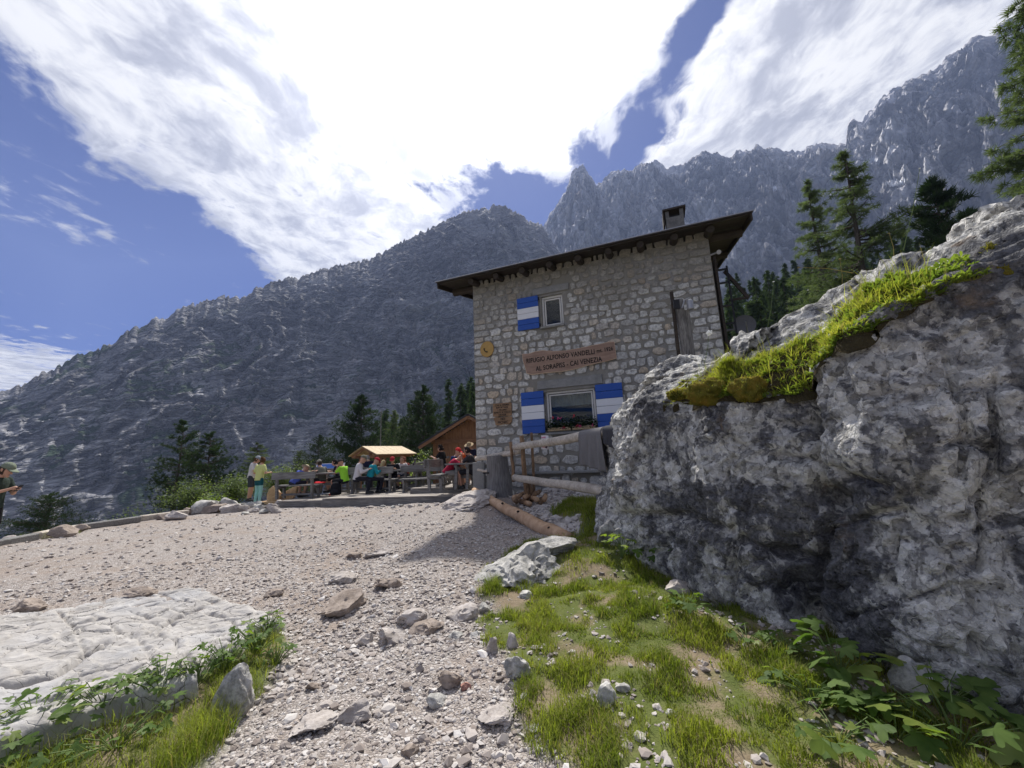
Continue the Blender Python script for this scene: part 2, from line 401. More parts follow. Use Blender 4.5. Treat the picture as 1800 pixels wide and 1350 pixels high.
# ------------------------------------------------------------------ mountains
def f_rock_far(tone, warm, hi, zs, sc, lines):
    def f(n, b):
        p = n.pos(); x, y, z = n.sep(p)
        wob = n.noise(p, .012*sc, 3, .6, col=True)
        q = n.vmath('ADD', n.comb(n.mul(x, .030*sc), n.mul(y, .030*sc), n.add(n.mul(z, zs*sc), n.mul(x, -.012*sc))), n.scale(wob, (1.6, 1.6, 1.6)))
        v1 = n.new('ShaderNodeTexVoronoi', feature='F1'); n.put(v1.inputs['Vector'], q); v1.inputs['Scale'].default_value = 1.
        e1 = n.voro(q, 1., 'DISTANCE_TO_EDGE'); c1 = n.sep(v1.outputs['Color'])[0]
        q2 = n.scale(q, (2.7, 2.7, 3.1)); e2 = n.voro(q2, 1., 'DISTANCE_TO_EDGE'); c2 = n.sep(n.voro(q2, 1., out='Color'))[1]
        big = n.noise(p, .006*sc, 4, .6); fine = n.noise(n.scale(p, (.10*sc, .10*sc, .30*sc)), 1., 4, .65)
        t = n.add(n.mul(c1, .36), n.add(n.mul(c2, .26), n.mul(fine, .42)))
        c = n.ramp(n.add(n.mul(t, .75), n.mul(big, .25)), [(.30, tuple(k*.55 for k in tone)), (.5, tone), (.72, hi)])
        c = n.mix(n.mul(n.smooth(n.noise(n.scale(p, (.03*sc, .03*sc, .006*sc)), 1., 4), .58, .72), .55), c, warm)
        c = n.mix(n.mul(n.smooth(e1, .07, .0), .62), c, tuple(k*.22 for k in tone)); c = n.mix(n.mul(n.smooth(e2, .10, .0), .5), c, tuple(k*.3 for k in tone))
        st = n.add(n.mul(z, .11*sc), n.add(n.mul(x, -.022*sc), n.mul(n.noise(p, .010*sc, 4, .6), 5.)))      # bedding
        sl = n.math('ABSOLUTE', n.sub(n.math('FRACT', st), .5)); sl2 = n.math('ABSOLUTE', n.sub(n.math('FRACT', n.mul(st, 2.63)), .5))
        brk = n.smooth(n.noise(n.scale(p, (.02*sc, .02*sc, .05*sc)), 1., 3), .40, .58)
        c = n.mix(n.mul(n.mul(n.smooth(sl, .12, .0), brk), lines), c, tuple(k*.16 for k in tone)); c = n.mix(n.mul(n.mul(n.smooth(sl2, .12, .0), brk), lines*.7), c, tuple(k*.25 for k in tone))
        c = n.mix(n.mul(n.smooth(big, .52, .66), .45), c, tuple(min(1, k*1.25) for k in hi)); c = n.mix(n.mul(n.smooth(big, .46, .34), .5), c, tuple(k*.5 for k in tone))
        up = n.sep(n.new('ShaderNodeNewGeometry').outputs['Normal'])[2]
        veg = n.mul(n.smooth(n.noise(p, .016, 4, .6), .53, .58), n.smooth(up, .28, .50)); veg = n.mul(veg, n.smooth(z, 330., 200.))
        c = n.mix(veg, c, (.03, .05, .028))
        n.put(b.inputs['Base Color'], c)
        h = n.add(n.mul(n.smooth(e1, .0, .16), .9), n.add(n.mul(c1, .8), n.add(n.mul(n.smooth(e2, 0., .2), .4), n.mul(fine, .8))))
        n.put(b.inputs['Normal'], n.bump(h, .9 if sc > .5 else .65, 6.0/sc))
    return f

def interp_sky(px):
    az, el = [], []
    for x, y in px:
        v = ray(x, y); az.append(math.degrees(math.atan2(v[0], v[1]))); el.append(v[2]/math.hypot(v[0], v[1]))
    return np.array(az), np.array(el)
def make_mountain(name, px, rb, zb, rc, na, nt, seed, amp, mat, jag, strat=.14, gully=1.):
    az, el = interp_sky(px)
    a = np.linspace(az[0], az[-1], na); e = np.interp(a, az, el)
    rcv = np.interp(a, az, rc) if not np.isscalar(rc) else np.full(na, rc)
    rbv = np.interp(a, az, rb) if not np.isscalar(rb) else np.full(na, rb)
    t = np.concatenate([np.linspace(0, 1, nt), [1.015, 1.05, 1.14, 1.4]])
    A, T = np.meshgrid(np.radians(a), t, indexing='ij'); RC = rcv[:, None]; RB = rbv[:, None]
    ZC = CAM_H+RC*e[:, None]
    Tc = np.minimum(T, 1.)
    bulge = .10*np.sin(Tc*math.pi)
    R = RB+(RC-RB)*(Tc*.92+.08*Tc**2-bulge*.6)+(T-Tc)*RC
    Z = zb+(ZC-zb)*(Tc)-(T-Tc)*RC*.9
    x = (np.sin(A)*R).ravel(); y = (np.cos(A)*R).ravel(); z = Z.ravel(); tt = T.ravel()
    p = np.stack([x, y, z], 1)+seed*31.7
    wv = fbm(p*.006, 3)
    aa = np.degrees(A).ravel()
    gl = ridged(np.stack([aa*.22+wv*.9, z*.0022+seed, wv*.6], 1), 4, .55)         # buttresses and gullies
    gl2 = ridged(np.stack([aa*.8+wv*1.4, z*.006+seed*2, wv], 1), 3, .5)
    st = z*.035-x*.0045*(strat/.14)+fbm(p*.012, 3)*1.2
    ledge = np.abs((st % 1.)-.5)*2; ledge2 = np.abs(((st*3.1) % 1.)-.5)*2
    rough = fbm(p*.02, 4, .5)
    fade = sstep(tt, -.02, .10)
    fq, fz = (.020, .045) if strat > .12 else (.0085, .0045)
    cf1, cf2 = cell(np.stack([x*fq+wv, y*fq, z*fz+wv], 1)); blk = (cf1-.5)-.5*sstep(cf2-cf1, .18, 0.)
    disp = amp*(gully*(gl-.8)*.9+gully*(gl2-.8)*.25+rough*.12+((st % 1.)-.5)*.40+((st*3.1) % 1.-.5)*.16+blk*(.45 if strat > .12 else .32))*fade
    k = R.ravel(); nx, ny = np.sin(A).ravel(), np.cos(A).ravel()
    top = sstep(tt, .82, 1.0)
    dr = -disp*(1-.75*top)
    jg = (ridged(np.stack([aa*.55, np.full_like(aa, seed*3.), aa*0], 1), 3, .5)-.95)*jag
    jg += (ridged(np.stack([aa*1.7, np.full_like(aa, seed*7.), aa*0], 1), 3, .6)-.9)*jag*.6
    jg += (fbm(np.stack([aa*4.1, np.full_like(aa, seed*5.), aa*0], 1), 3, .6))*jag*.5
    x = x+nx*dr; y = y+ny*dr; z = z+(jg*top+rough*amp*.15*(1-top))*fade
    me = np_mesh(name, np.stack([x, y, z], 1), quads=grid_quads(na, len(t))[:, ::-1], smooth=True, mats=[mat])
    o = tag(link(name, me), kind='structure'); o_grid[name] = (np.stack([x, y, z], 1), grid_quads(na, len(t))[:, ::-1]); return o
o_grid = {}

M = {}
M['ground'] = material('gravel_and_turf', f_ground, rough=.95, spec=.15)
M['rock_a'] = material('dark_cliff_rock', f_rock_far((.24, .238, .25), (.34, .30, .275), (.40, .398, .41), .11, 1., .75), rough=.95, spec=.1)
M['rock_b'] = material('pale_cliff_rock', f_rock_far((.40, .392, .40), (.54, .44, .35), (.58, .572, .575), .016, .36, .35), rough=.95, spec=.1)
make_ground()
RIDGE_A = [(-420,860),(-150,760),(0,695),(60,668),(110,640),(180,612),(240,575),(300,552),(360,530),(420,522),(470,500),(530,487),(590,470),(640,458),(660,452),(700,430),(740,410),(765,400),(790,385),(812,375),(840,368),(868,363),(892,365),(912,380),(930,392),(950,396),(970,425),(1000,470),(1060,560),(1150,640)]
RIDGE_B = [(840,560),(900,450),(940,408),(958,396),(970,375),(985,350),(1000,318),(1012,299),(1024,293),(1036,310),(1048,328),(1062,318),(1080,302),(1098,299),(1112,304),(1128,288),(1150,285),(1175,296),(1200,293),(1240,268),(1260,272),(1290,271),(1330,258),(1360,266),(1400,270),(1440,250),(1480,255),(1487,252),(1490,222),(1500,213),(1515,222),(1528,205),(1545,180),(1565,165),(1600,145),(1640,125),(1680,95),(1720,68),(1748,65),(1760,48),(1800,35),(1880,10),(2000,20),(2200,60),(2600,200)]
make_mountain('mountain_ridge', RIDGE_A, 440., -120., 830., 560, 215, 1.3, 20., M['rock_a'], 7., gully=1.05)
make_mountain('mountain_massif', RIDGE_B, 760., 20., 1500., 570, 215, 4.1, 62., M['rock_b'], 8., strat=.10, gully=1.25)

hz = bpy.data.materials.new('mountain_air'); hz.use_nodes = True
hn = hz.node_tree; hn.nodes.remove(hn.nodes['Principled BSDF'])
pv = hn.nodes.new('ShaderNodeVolumePrincipled'); pv.inputs['Density'].default_value = .00018; pv.inputs['Color'].default_value = (.50, .63, 1.0, 1)
pv.inputs['Anisotropy'].default_value = .1
hn.links.new(pv.outputs[0], hn.nodes['Material Output'].inputs['Volume'])
tag(MB().box((0, 625, 475), (5200, 3150, 1550)).build('haze', hz), kind='stuff')

# old snow lying in the couloirs of the massif
M['snow'] = material('old_snow', color=(.72, .74, .78), rough=.8, var=.06)
gv, gq = o_grid['mountain_massif']; gc = gv[gq].mean(1); dq = gc-CC; dep_ = dq@CF; ix_ = 900+FPX*(dq@CR)/dep_; iy_ = 675-FPX*(dq@CU)/dep_
nz_ = fbm(gc*.05, 3)*.5
for lab, cx_, cy_, rx_, ry_ in (('upper snow patch in the gully under the right peak', 1538, 283, 11, 6), ('lower wide snow patch on the ledge of the massif', 1574, 322, 17, 5), ('tiny snow patch between the two larger ones', 1567, 305, 6, 5), ('small snow streak on the cliff above the larches', 1362, 333, 4, 7)):
    sel = ((ix_-cx_)/rx_)**2+((iy_-cy_)/ry_)**2+nz_ < 1
    if sel.sum() < 2: continue
    qs = gq[sel]; us, inv = np.unique(qs, return_inverse=True); vv = gv[us]-(gv[us]-CC)/np.linalg.norm(gv[us]-CC, axis=1)[:, None]*2.5
    base_ = vv.mean(0); tag(link('snow_patch', np_mesh('snow_patch', vv-base_, quads=inv.reshape(-1, 4), smooth=True, mats=[M['snow']]), None, tuple(base_)), lab, 'snow')
# ------------------------------------------------------------------ shared materials
def f_wood(dark, light, along=(1, 14, 14), sc=3., bump=.5, bd=.004):
    def f(n, b):
        p = n.vmath('ADD', n.obj(), n.comb(n.mul(n.rnd(), 13.), n.mul(n.rnd(), 7.), 0.))
        g = n.noise(n.scale(p, along), sc, 5, .6, .6); k = n.noise(p, 2.5, 3)
        c = n.mix(n.smooth(g, .3, .7), dark, light)
        c = n.mix(n.mul(n.smooth(k, .45, .75), .5), c, tuple(x*.62 for x in dark))
        c = n.mix(n.mul(n.rnd(), .28), c, tuple(x*.6 for x in light))
        n.put(b.inputs['Base Color'], c); n.put(b.inputs['Normal'], n.bump(g, bump, bd))
    return f
def f_limestone(dark, light, sc=1., stain=.5, bump=.7, bd=.02):
    def f(n, b):
        p = n.vmath('ADD', n.obj(), n.comb(n.mul(n.rnd(), 31.), n.mul(n.rnd(), 17.), 0.))
        a = n.noise(p, 3.2*sc, 6, .62, .4); c2 = n.noise(p, 14.*sc, 5, .65)
        c = n.mix(n.smooth(n.add(n.mul(a, .6), n.mul(c2, .4)), .36, .64), dark, light)
        c = n.mix(n.mul(n.smooth(n.noise(p, 1.7*sc, 4), .5, .7), stain), c, tuple(x*.55 for x in dark))
        c = n.mix(n.mul(n.rnd(), .25), c, tuple(x*.75 for x in light))
        n.put(b.inputs['Base Color'], c); n.put(b.inputs['Normal'], n.bump(n.add(a, n.mul(c2, .6)), bump, bd))
    return f
def f_wallstone(n, b):
    p = n.pos(); r = n.rnd(); at = n.attr('tone').outputs['Fac']; r = n.math('FRACT', n.add(r, at))
    c = n.ramp(r, [(0, (.36, .355, .335)), (.25, (.54, .53, .495)), (.6, (.68, .668, .625)), (.8, (.47, .465, .445)), (.94, (.52, .43, .32)), (1, (.62, .60, .55))])
    z = n.sep(p)[2]
    dull = n.mul(n.smooth(n.add(z, n.mul(n.noise(p, .9, 3), 2.2)), 6.3, 7.6), .75)      # stones turn grey-brown towards the wall head
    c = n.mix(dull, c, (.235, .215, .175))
    a = n.noise(p, 16., 6, .65); c = n.mix(n.smooth(a, .62, .35), c, n.mix(.6, c, (.16, .155, .145)))
    n.put(b.inputs['Base Color'], c); n.put(b.inputs['Normal'], n.bump(n.add(a, n.noise(p, 45., 3)), .8, .018))
def f_mortar(n, b):
    p = n.pos(); a = n.noise(p, 7., 6, .6); f = n.noise(p, 60., 3, .6)
    c = n.mix(n.smooth(a, .3, .7), (.20, .193, .178), (.30, .29, .268))
    n.put(b.inputs['Base Color'], n.mix(n.smooth(n.noise(p, .8, 3), .35, .7), c, (.225, .212, .18)))
    n.put(b.inputs['Normal'], n.bump(n.add(n.mul(a, 1.), n.mul(f, .5)), .8, .02))
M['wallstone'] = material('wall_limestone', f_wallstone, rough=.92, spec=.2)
M['mortar'] = material('grey_mortar', f_mortar, rough=.95, spec=.15)
M['lintel'] = material('cast_concrete', f_limestone((.20, .20, .195), (.27, .268, .255), 1.5, .2, .4, .006), rough=.9, spec=.2)
M['wood_dark'] = material('dark_stained_timber', f_wood((.022, .017, .013), (.055, .042, .032)), rough=.75, spec=.3)
M['wood_grey'] = material('weathered_grey_timber', f_wood((.115, .11, .105), (.27, .262, .25)), rough=.85, spec=.2)
M['wood_greyv'] = material('weathered_grey_upright_timber', f_wood((.10, .095, .09), (.25, .24, .23), (14, 14, 1)), rough=.85, spec=.2)
M['wood_log'] = material('peeled_log', f_wood((.36, .21, .115), (.56, .385, .25), (3, 3, 3), 2.2, .5, .01), rough=.75, spec=.25)
M['wood_pale'] = material('pale_rail_wood', f_wood((.34, .29, .235), (.58, .52, .44), (1.2, 9, 9), 2.2, .5, .008), rough=.8, spec=.25)
M['wood_bark'] = material('barky_post', f_wood((.11, .07, .045), (.34, .22, .13), (5, 5, 1.6), 2.5, .7, .012), rough=.85, spec=.2)
M['sign_wood'] = material('carved_sign_board', f_wood((.25, .155, .11), (.36, .245, .18), (1, 9, 9), 2., .3, .003), rough=.6, spec=.3)
M['sign_edge'] = material('sign_live_edge', color=(.52, .38, .27), rough=.7)
M['sign_brown'] = material('brown_notice_board', f_wood((.21, .125, .065), (.33, .21, .12), (1, 9, 9), 2.5, .3, .003), rough=.7)
M['char'] = material('burnt_lettering', color=(.018, .013, .011), rough=.7)
def f_paint(c):
    def f(n, b):
        p = n.vmath('ADD', n.obj(), n.comb(n.mul(n.rnd(), 9.), 0., 0.)); g = n.noise(n.scale(p, (2, 18, 18)), 2.5, 5, .6); k = n.noise(p, 3.5, 4)
        q = n.mix(n.mul(k, .6), c, tuple(x*.78 for x in c)); q = n.mix(n.mul(n.smooth(n.noise(p, 21., 4), .66, .76), .5), q, (.35, .34, .32))
        n.put(b.inputs['Base Color'], q); n.put(b.inputs['Normal'], n.bump(g, .3, .003))
    return f
M['blue'] = material('blue_shutter_paint', f_paint((.012, .075, .36)), rough=.5, spec=.4)
M['white'] = material('white_shutter_paint', f_paint((.70, .71, .73)), rough=.5, spec=.4)
M['frame'] = material('white_window_paint', color=(.62, .61, .58), rough=.5)
M['curtain'] = material('curtain_cloth', color=(.42, .43, .44), rough=.9)
M['dark_room'] = material('dark_interior', color=(.012, .012, .016), rough=.9)  # near-black colour stands in for the shade of the unlit rooms
def f_glass(n, b):
    b.inputs['Base Color'].default_value = (.9, .95, .95, 1); b.inputs['Transmission Weight'].default_value = 1.; b.inputs['IOR'].default_value = 1.12
    nt = n.t; out = nt.nodes['Material Output']; tr = nt.nodes.new('ShaderNodeBsdfTransparent'); gl = nt.nodes.new('ShaderNodeBsdfGlossy'); gl.inputs['Roughness'].default_value = .02
    tr.inputs[0].default_value = (.72, .76, .76, 1); mx = nt.nodes.new('ShaderNodeMixShader'); fr = nt.nodes.new('ShaderNodeFresnel'); fr.inputs[0].default_value = 1.3
    n.put(mx.inputs[0], n.add(fr.outputs[0], .015)); nt.links.new(tr.outputs[0], mx.inputs[1]); nt.links.new(gl.outputs[0], mx.inputs[2]); nt.links.new(mx.outputs[0], out.inputs['Surface'])
M['glass'] = material('window_glass', f_glass, rough=.02)
M['roof'] = material('roof_sheet_dark', color=(.06, .055, .055), rough=.7)
M['zinc'] = material('zinc_edge', color=(.36, .36, .37), rough=.45, metal=.6)
M['black_metal'] = material('black_metal', color=(.02, .02, .022), rough=.5, metal=.3)
M['grey_metal'] = material('grey_metal', color=(.32, .32, .33), rough=.45, metal=.7)
M['chimney'] = material('sooty_render', f_limestone((.10, .10, .10), (.20, .195, .19), 2., .4, .4, .01), rough=.95)

# ------------------------------------------------------------------ the stone hut
TH = RAD(-21.); HD = np.array([math.cos(TH), math.sin(TH), 0]); HN = np.array([math.sin(TH), -math.cos(TH), 0])   # HN faces the yard
HC = P(839, 868, 11.)
hut = thing('stone_hut', 'two-storey grey stone mountain hut with blue and white shutters', 'house', (HC[0], HC[1], 0), TH)
HW, HDP, ZB, ZT = 6.58, 6.4, .35, 6.86          # width, depth, base and wall-head heights (local frame: x along wall, y into the hut, z up)
WIN = {'low': (2.14, 3.47, 2.22, 3.34), 'up': (2.16, 2.78, 5.17, 6.10)}
def wall_front(mb, th=.42):                     # front wall with two openings, as slabs butted together
    xs = [0, 2.14, 3.47, HW]
    (a0, a1, b0, b1) = WIN['low']; (c0, c1, d0, d1) = WIN['up']
    def slab(x0, x1, z0, z1): mb.box(((x0+x1)/2, th/2, (z0+z1)/2), (x1-x0, th, z1-z0))
    slab(0, HW, ZB, b0); slab(0, a0, b0, b1); slab(a1, HW, b0, b1); slab(0, HW, b1, d0); slab(0, c0, d0, d1); slab(c1, HW, d0, d1); slab(0, HW, d1, ZT)
mb = MB(); wall_front(mb)
mb.box((.21, (HDP+.42)/2, (ZB+ZT)/2), (.42, HDP-.42, ZT-ZB)); mb.box((HW-.21, (HDP+.42)/2, (ZB+ZT)/2), (.42, HDP-.42, ZT-ZB)); mb.box((HW/2, HDP-.21, (ZB+ZT)/2), (HW-.84, .42, ZT-ZB))
PITCHR = math.tan(RAD(13))
for xx in (.21, HW-.21): mb.prism([(xx-.21, ZT), (xx+.21, ZT), (xx+.21, ZT+.02), (xx-.21, ZT+.02)], .0, HDP)
wall = mb.build('wall', M['mortar'], hut)
# side walls run up to the sloping roof
for xx in (0., HW-.42):
    MB().add([(xx, 0, ZT+.02), (xx+.42, 0, ZT+.02), (xx+.42, HDP, ZT+.02), (xx, HDP, ZT+.02), (xx, HDP, ZT+.02+HDP*PITCHR*.9), (xx+.42, HDP, ZT+.02+HDP*PITCHR*.9)],
             [(0, 3, 2, 1), (0, 1, 5, 4), (3, 4, 5, 2), (0, 4, 3), (1, 2, 5)]).build('side_wall_head', M['mortar'], hut)
MB().box((2.47, .33, 5.63), (.75, .02, 1.1)).build('unlit_room_sheet', M['dark_room'], hut)  # added black sheet close behind the upper pane, in place of a dark room
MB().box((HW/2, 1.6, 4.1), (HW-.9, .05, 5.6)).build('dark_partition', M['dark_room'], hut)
# stones: irregular rubble in rough courses
LINT = [(1.93, 3.70, 3.42, 3.66), (1.93, 2.98, 6.17, 6.37)]
def blocked(x, z, rx, rz):
    for (a, b, c, dd) in list(WIN.values())+LINT:
        if x+rx > a-.03 and x-rx < b+.03 and z+rz > c-.03 and z-rz < dd+.03: return True
    return False
rs = random.Random(11); stones = []
z = .55; row = 0
while z < ZT-.06:
    big = 1.0 if z > 2.6 else 1.35
    h = rs.uniform(.16, .265)*big; x = -.0
    first = True
    while x < HW-.05:
        wd = rs.uniform(.15, .41)*big*(1.0 if z < 5.5 else .9); 
        if first: wd = rs.uniform(.22, .55)
        if x+wd > HW-.15: wd = HW-x
        g = rs.uniform(.02, .055)
        hh = h*rs.uniform(.76, 1.04); ww = wd-g
        cz = z+h/2+rs.uniform(-.035, .035); cx = x+wd/2
        if first or x+wd >= HW-.01: hh = h-.03; cz = z+h/2; ww = wd-.02
        if x+wd > HW-1.2 and not first: ww = wd-.02; hh = h-.025            # tighter squared blocks towards the right corner
        if rs.random() < .16 and ww > .26 and hh > .17:                       # two small stones instead of one
            for k in (-1, 1): stones.append((cx+k*ww*.26, cz+rs.uniform(-.03, .03), ww*.44, hh*rs.uniform(.6, .95)))
        elif ww > .08: stones.append((cx, cz, ww, hh))
        x += wd; first = False
    z += h; row += 1
stones = [s for s in stones if not blocked(s[0], s[1], s[2]/2*.8, s[3]/2*.8)]
stones.sort(key=lambda s: -s[2]*s[3])
def stone_geo(cx, cz, ww, hh):
    n = rs.choice((8, 9, 10, 11)); ex = rs.uniform(3.2, 9.); proud = rs.uniform(.012, .04); ph = rs.uniform(-.12, .12); edge = cx-ww/2 < .03 or cx+ww/2 > HW-.03
    ring = []
    for k in range(n):
        a = 2*math.pi*(k+rs.uniform(-.22, .22))/n; c, s_ = math.cos(a), math.sin(a)
        rr = (abs(c)**ex+abs(s_)**ex)**(-1/ex)*(1 if edge else rs.uniform(.80, 1.06))
        px, pz = c*rr*ww/2, s_*rr*hh/2
        if not edge: px, pz = px*math.cos(ph)-pz*math.sin(ph), px*math.sin(ph)+pz*math.cos(ph)
        px = min(max(px, -cx), HW-cx)
        ring.append((px, pz))
    v, f = [], []
    for (px, pz) in ring: v.append((cx+px, .012, cz+pz))
    for (px, pz) in ring: v.append((cx+px*.965, -proud*.85, cz+pz*.955))
    for (px, pz) in ring: v.append((cx+px*.80, -proud-rs.uniform(-.004, .010), cz+pz*.78))
    v.append((cx, -proud-rs.uniform(-.004, .012), cz))
    for k in range(n):
        k2 = (k+1) % n; f += [(k, k2, n+k2, n+k), (n+k, n+k2, 2*n+k2, 2*n+k), (2*n+k, 2*n+k2, 3*n)]
    return v, f
for s in stones[:300]:
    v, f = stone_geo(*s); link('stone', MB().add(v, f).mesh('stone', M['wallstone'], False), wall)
mbr = MB(); tone = []
for s in stones[300:]:
    v, f = stone_geo(*s); mbr.add(v, f); tone += [rs.random()]*len(v)
if mbr.v:
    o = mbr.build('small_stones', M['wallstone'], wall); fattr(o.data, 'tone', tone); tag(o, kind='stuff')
# plinth ledge, lintels
MB().box((HW/2+.35, -.09, 1.20), (HW-.9, .18, .07)).build('plinth_ledge', M['lintel'], hut, bevel=.012)
for (a, b, c, dd) in LINT: MB().box(((a+b)/2, .03, (c+dd)/2), (b-a, .14, dd-c), jit=.008).build('lintel', M['lintel'], hut, bevel=.01)
MB().box((.09, -.035, 1.05), (.36, .13, .95), jit=.01).build('corner_pier', M['lintel'], hut, bevel=.015)
# windows
def window(key, mull=0):
    a0, a1, b0, b1 = WIN[key]; w = hut
    fr = MB(); t = .055; y = .10
    fr.box(((a0+a1)/2, y, b1-t/2), (a1-a0, .07, t)).box(((a0+a1)/2, y, b0+t/2), (a1-a0, .07, t))
    for xx in (a0+t/2, a1-t/2): fr.box((xx, y, (b0+b1)/2), (t, .07, b1-b0-2*t))
    f = fr.build('window', M['frame'], w, bevel=.006)
    i = MB(); t2 = .036; q0, q1, r0, r1 = a0+t+.02, a1-t-.02, b0+t+.02, b1-t-.02
    i.box(((q0+q1)/2, y+.015, r1-t2/2), (q1-q0, .05, t2)).box(((q0+q1)/2, y+.015, r0+t2/2), (q1-q0, .05, t2))
    for xx in (q0+t2/2, q1-t2/2): i.box((xx, y+.015, (r0+r1)/2), (t2, .05, r1-r0-2*t2))
    i.build('sash', M['frame'], f)
    MB().box(((q0+q1)/2, y+.02, (r0+r1)/2), (q1-q0-2*t2, .006, r1-r0-2*t2)).build('pane', M['glass'], f)
    MB().box(((a0+a1)/2, -.02, b0-.02), (a1-a0+.06, .22, .05)).build('sill', M['lintel'], f)
    return f
wl = window('low'); wu = window('up')
def cur(x0, x1, z0, z1, y=.27, nn=60):
    v = []; 
    for k in range(nn+1):
        x = x0+(x1-x0)*k/nn; yy = y+.018*math.sin(k*1.25)+.008*math.sin(k*.37)
        v += [(x, yy, z1), (x, yy+.004*math.sin(k*2.), z0+.015*abs(math.sin(k*.8)))]
    return MB().add(v, [(2*k, 2*k+1, 2*k+3, 2*k+2) for k in range(nn)])
cur(2.2, 3.42, 2.93, 3.28).build('curtain', M['curtain'], wl, smooth=True)
# shutters: planks in blue, white, blue bands with strap hinges
def shutter(x0, x1, z0, z1, n=6):
    r = link('shutter', None, hut); h = (z1-z0)/n
    for k in range(n):
        col = 'white' if n/3 <= k < 2*n/3 else 'blue'
        MB().box(((x0+x1)/2, -.065, z0+h*(k+.5)), (x1-x0-rs.uniform(0, .006), .035, h-.007), jit=.0015).build('plank', M[col], r, bevel=.005)
    MB().box(((x0+x1)/2, -.040, (z0+z1)/2), (x1-x0-.03, .010, z1-z0-.02)).build('backing', M['blue'], r)
    for zz in (z0+h*.6, z1-h*.6):
        MB().box(((x0+x1)/2, -.022, zz), (x1-x0-.06, .026, .05)).build('ledge', M['blue'], r)
        MB().box(((x1+.01) if x1 < 2.5 else (x0-.01), -.04, zz), (.03, .05, .09)).build('hinge', M['black_metal'], r)
shutter(1.45, 2.10, 2.23, 3.38); shutter(3.50, 4.18, 2.24, 3.39); shutter(1.45, 2.09, 5.17, 6.15)
# roof: decking, rafters, fascia, covering
EZ = 6.86; OV = .62; RX0, RX1 = -.85, 7.40; RB = HDP+.7
def rz(y): return EZ+(y+OV)*PITCHR
def slab(x0, x1, y0, y1, lift, th):
    return [(x0, y0, rz(y0)+lift), (x1, y0, rz(y0)+lift), (x1, y1, rz(y1)+lift), (x0, y1, rz(y1)+lift), (x0, y0, rz(y0)+lift+th), (x1, y0, rz(y0)+lift+th), (x1, y1, rz(y1)+lift+th), (x0, y1, rz(y1)+lift+th)]
BF = [(0, 3, 2, 1), (4, 5, 6, 7), (0, 1, 5, 4), (1, 2, 6, 5), (2, 3, 7, 6), (3, 0, 4, 7)]
roof = MB().add(slab(RX0-.06, RX1+.06, -OV-.05, RB+.05, .045, .035), BF).build('roof', M['roof'], hut)
nb = 11; bw = (RB+OV)/nb
for k in range(nb):
    y0 = -OV+k*bw; MB().add(slab(RX0, RX1, y0+.004, y0+bw-.004, 0, .04), BF).build('deck_board', M['wood_dark'], roof)
MB().box(((RX0+RX1)/2, -OV-.055, rz(-OV)+.062), (RX1-RX0+.16, .02, .022)).build('eave_strip', M['zinc'], roof)
for xx in (RX0-.02, RX1+.02):
    MB().add([(xx-.02, -OV-.01, rz(-OV)-.14), (xx+.02, -OV-.01, rz(-OV)-.14), (xx+.02, RB, rz(RB)-.14), (xx-.02, RB, rz(RB)-.14), (xx-.02, -OV-.01, rz(-OV)+.043), (xx+.02, -OV-.01, rz(-OV)+.043), (xx+.02, RB, rz(RB)+.043), (xx-.02, RB, rz(RB)+.043)], BF).build('bargeboard', M['wood_dark'], roof)
for k in range(9):
    xx = .28+k*.80-.1
    q = [Vector((xx, y, rz(y)-.10)) for y in (-OV+.12, -OV+.16, .6)]
    MB().tube(q, [.085, .10, .10], 10).build('rafter', M['wood_dark'], roof, smooth=False)
for xx, yy in ((-.5, -.1), (HW+.45, -.1)):      # purlins carrying the verges
    pass
for yy in (.15, 2.3, 4.4):
    for x0, x1 in ((RX0+.1, .1), (HW-.1, RX1-.05)):
        MB().tube([(x0, yy, rz(yy)-.17), (x1, yy, rz(yy)-.17)], .12, 10).build('purlin', M['wood_dark'], roof)
# chimney
cx, cy = 6.05, 2.4; cz0 = rz(cy)+.32
ch = MB().box((cx, cy, cz0+.25), (.52, .52, 1.5)).build('chimney', M['chimney'], roof)
for sx in (-1, 1):
    for sy in (-1, 1): MB().box((cx+sx*.21, cy+sy*.21, cz0+1.11), (.11, .11, .22)).build('cap_leg', M['chimney'], ch)
MB().box((cx, cy, cz0+1.25), (.68, .68, .06)).build('cap', M['wood_dark'], ch)
MB().box((cx, cy, cz0+1.06), (.30, .30, .12)).build('flue', M['black_metal'], ch)
MB().box((cx-.32, cy, cz0+1.0), (.05, .60, .46)).build('cap_shield', M['wood_dark'], ch)
# things on the right-hand side wall
x0 = HW
o = MB().box((x0+.06, .5, 5.2), (.05, .5, 2.2)).build('side_shutter', M['wood_dark'], hut)
MB().box((x0+.09, .12, 4.9), (.06, .10, 2.9)).build('corner_board', M['wood_dark'], hut)
lad = link('wall_rack', None, hut)
for zz in (6.0, 5.65, 5.05, 4.6): MB().box((x0+.19, .18, zz), (.30, .05, .04)).build('rung', M['black_metal'], lad)
for xx in (.08, .34): MB().box((x0+xx, .18, 5.2), (.035, .05, 1.75)).build('upright', M['black_metal'], lad)
MB().beam((x0+.30, .3, 6.0), (x0+.72, .3, 5.2), .07, .07).build('roof_strut', M['wood_dark'], hut)
MB().beam((x0+.30, .3, 5.22), (x0+.72, .3, 5.22), .05, .05).build('strut_tie', M['wood_dark'], hut)
lmp = link('wall_lamp', None, hut)
MB().tube([(x0, .05, 6.38), (x0+.14, .03, 6.40)], .025, 8).build('arm', M['grey_metal'], lmp)
MB().tube([(x0+.14, .03, 6.40), (x0+.16, -.04, 6.37), (x0+.17, -.12, 6.34)], [.02, .035, .055], 12).build('shade', M['grey_metal'], lmp)
M['dish'] = material('dull_grey_dish', color=(.10, .10, .105), rough=.6)
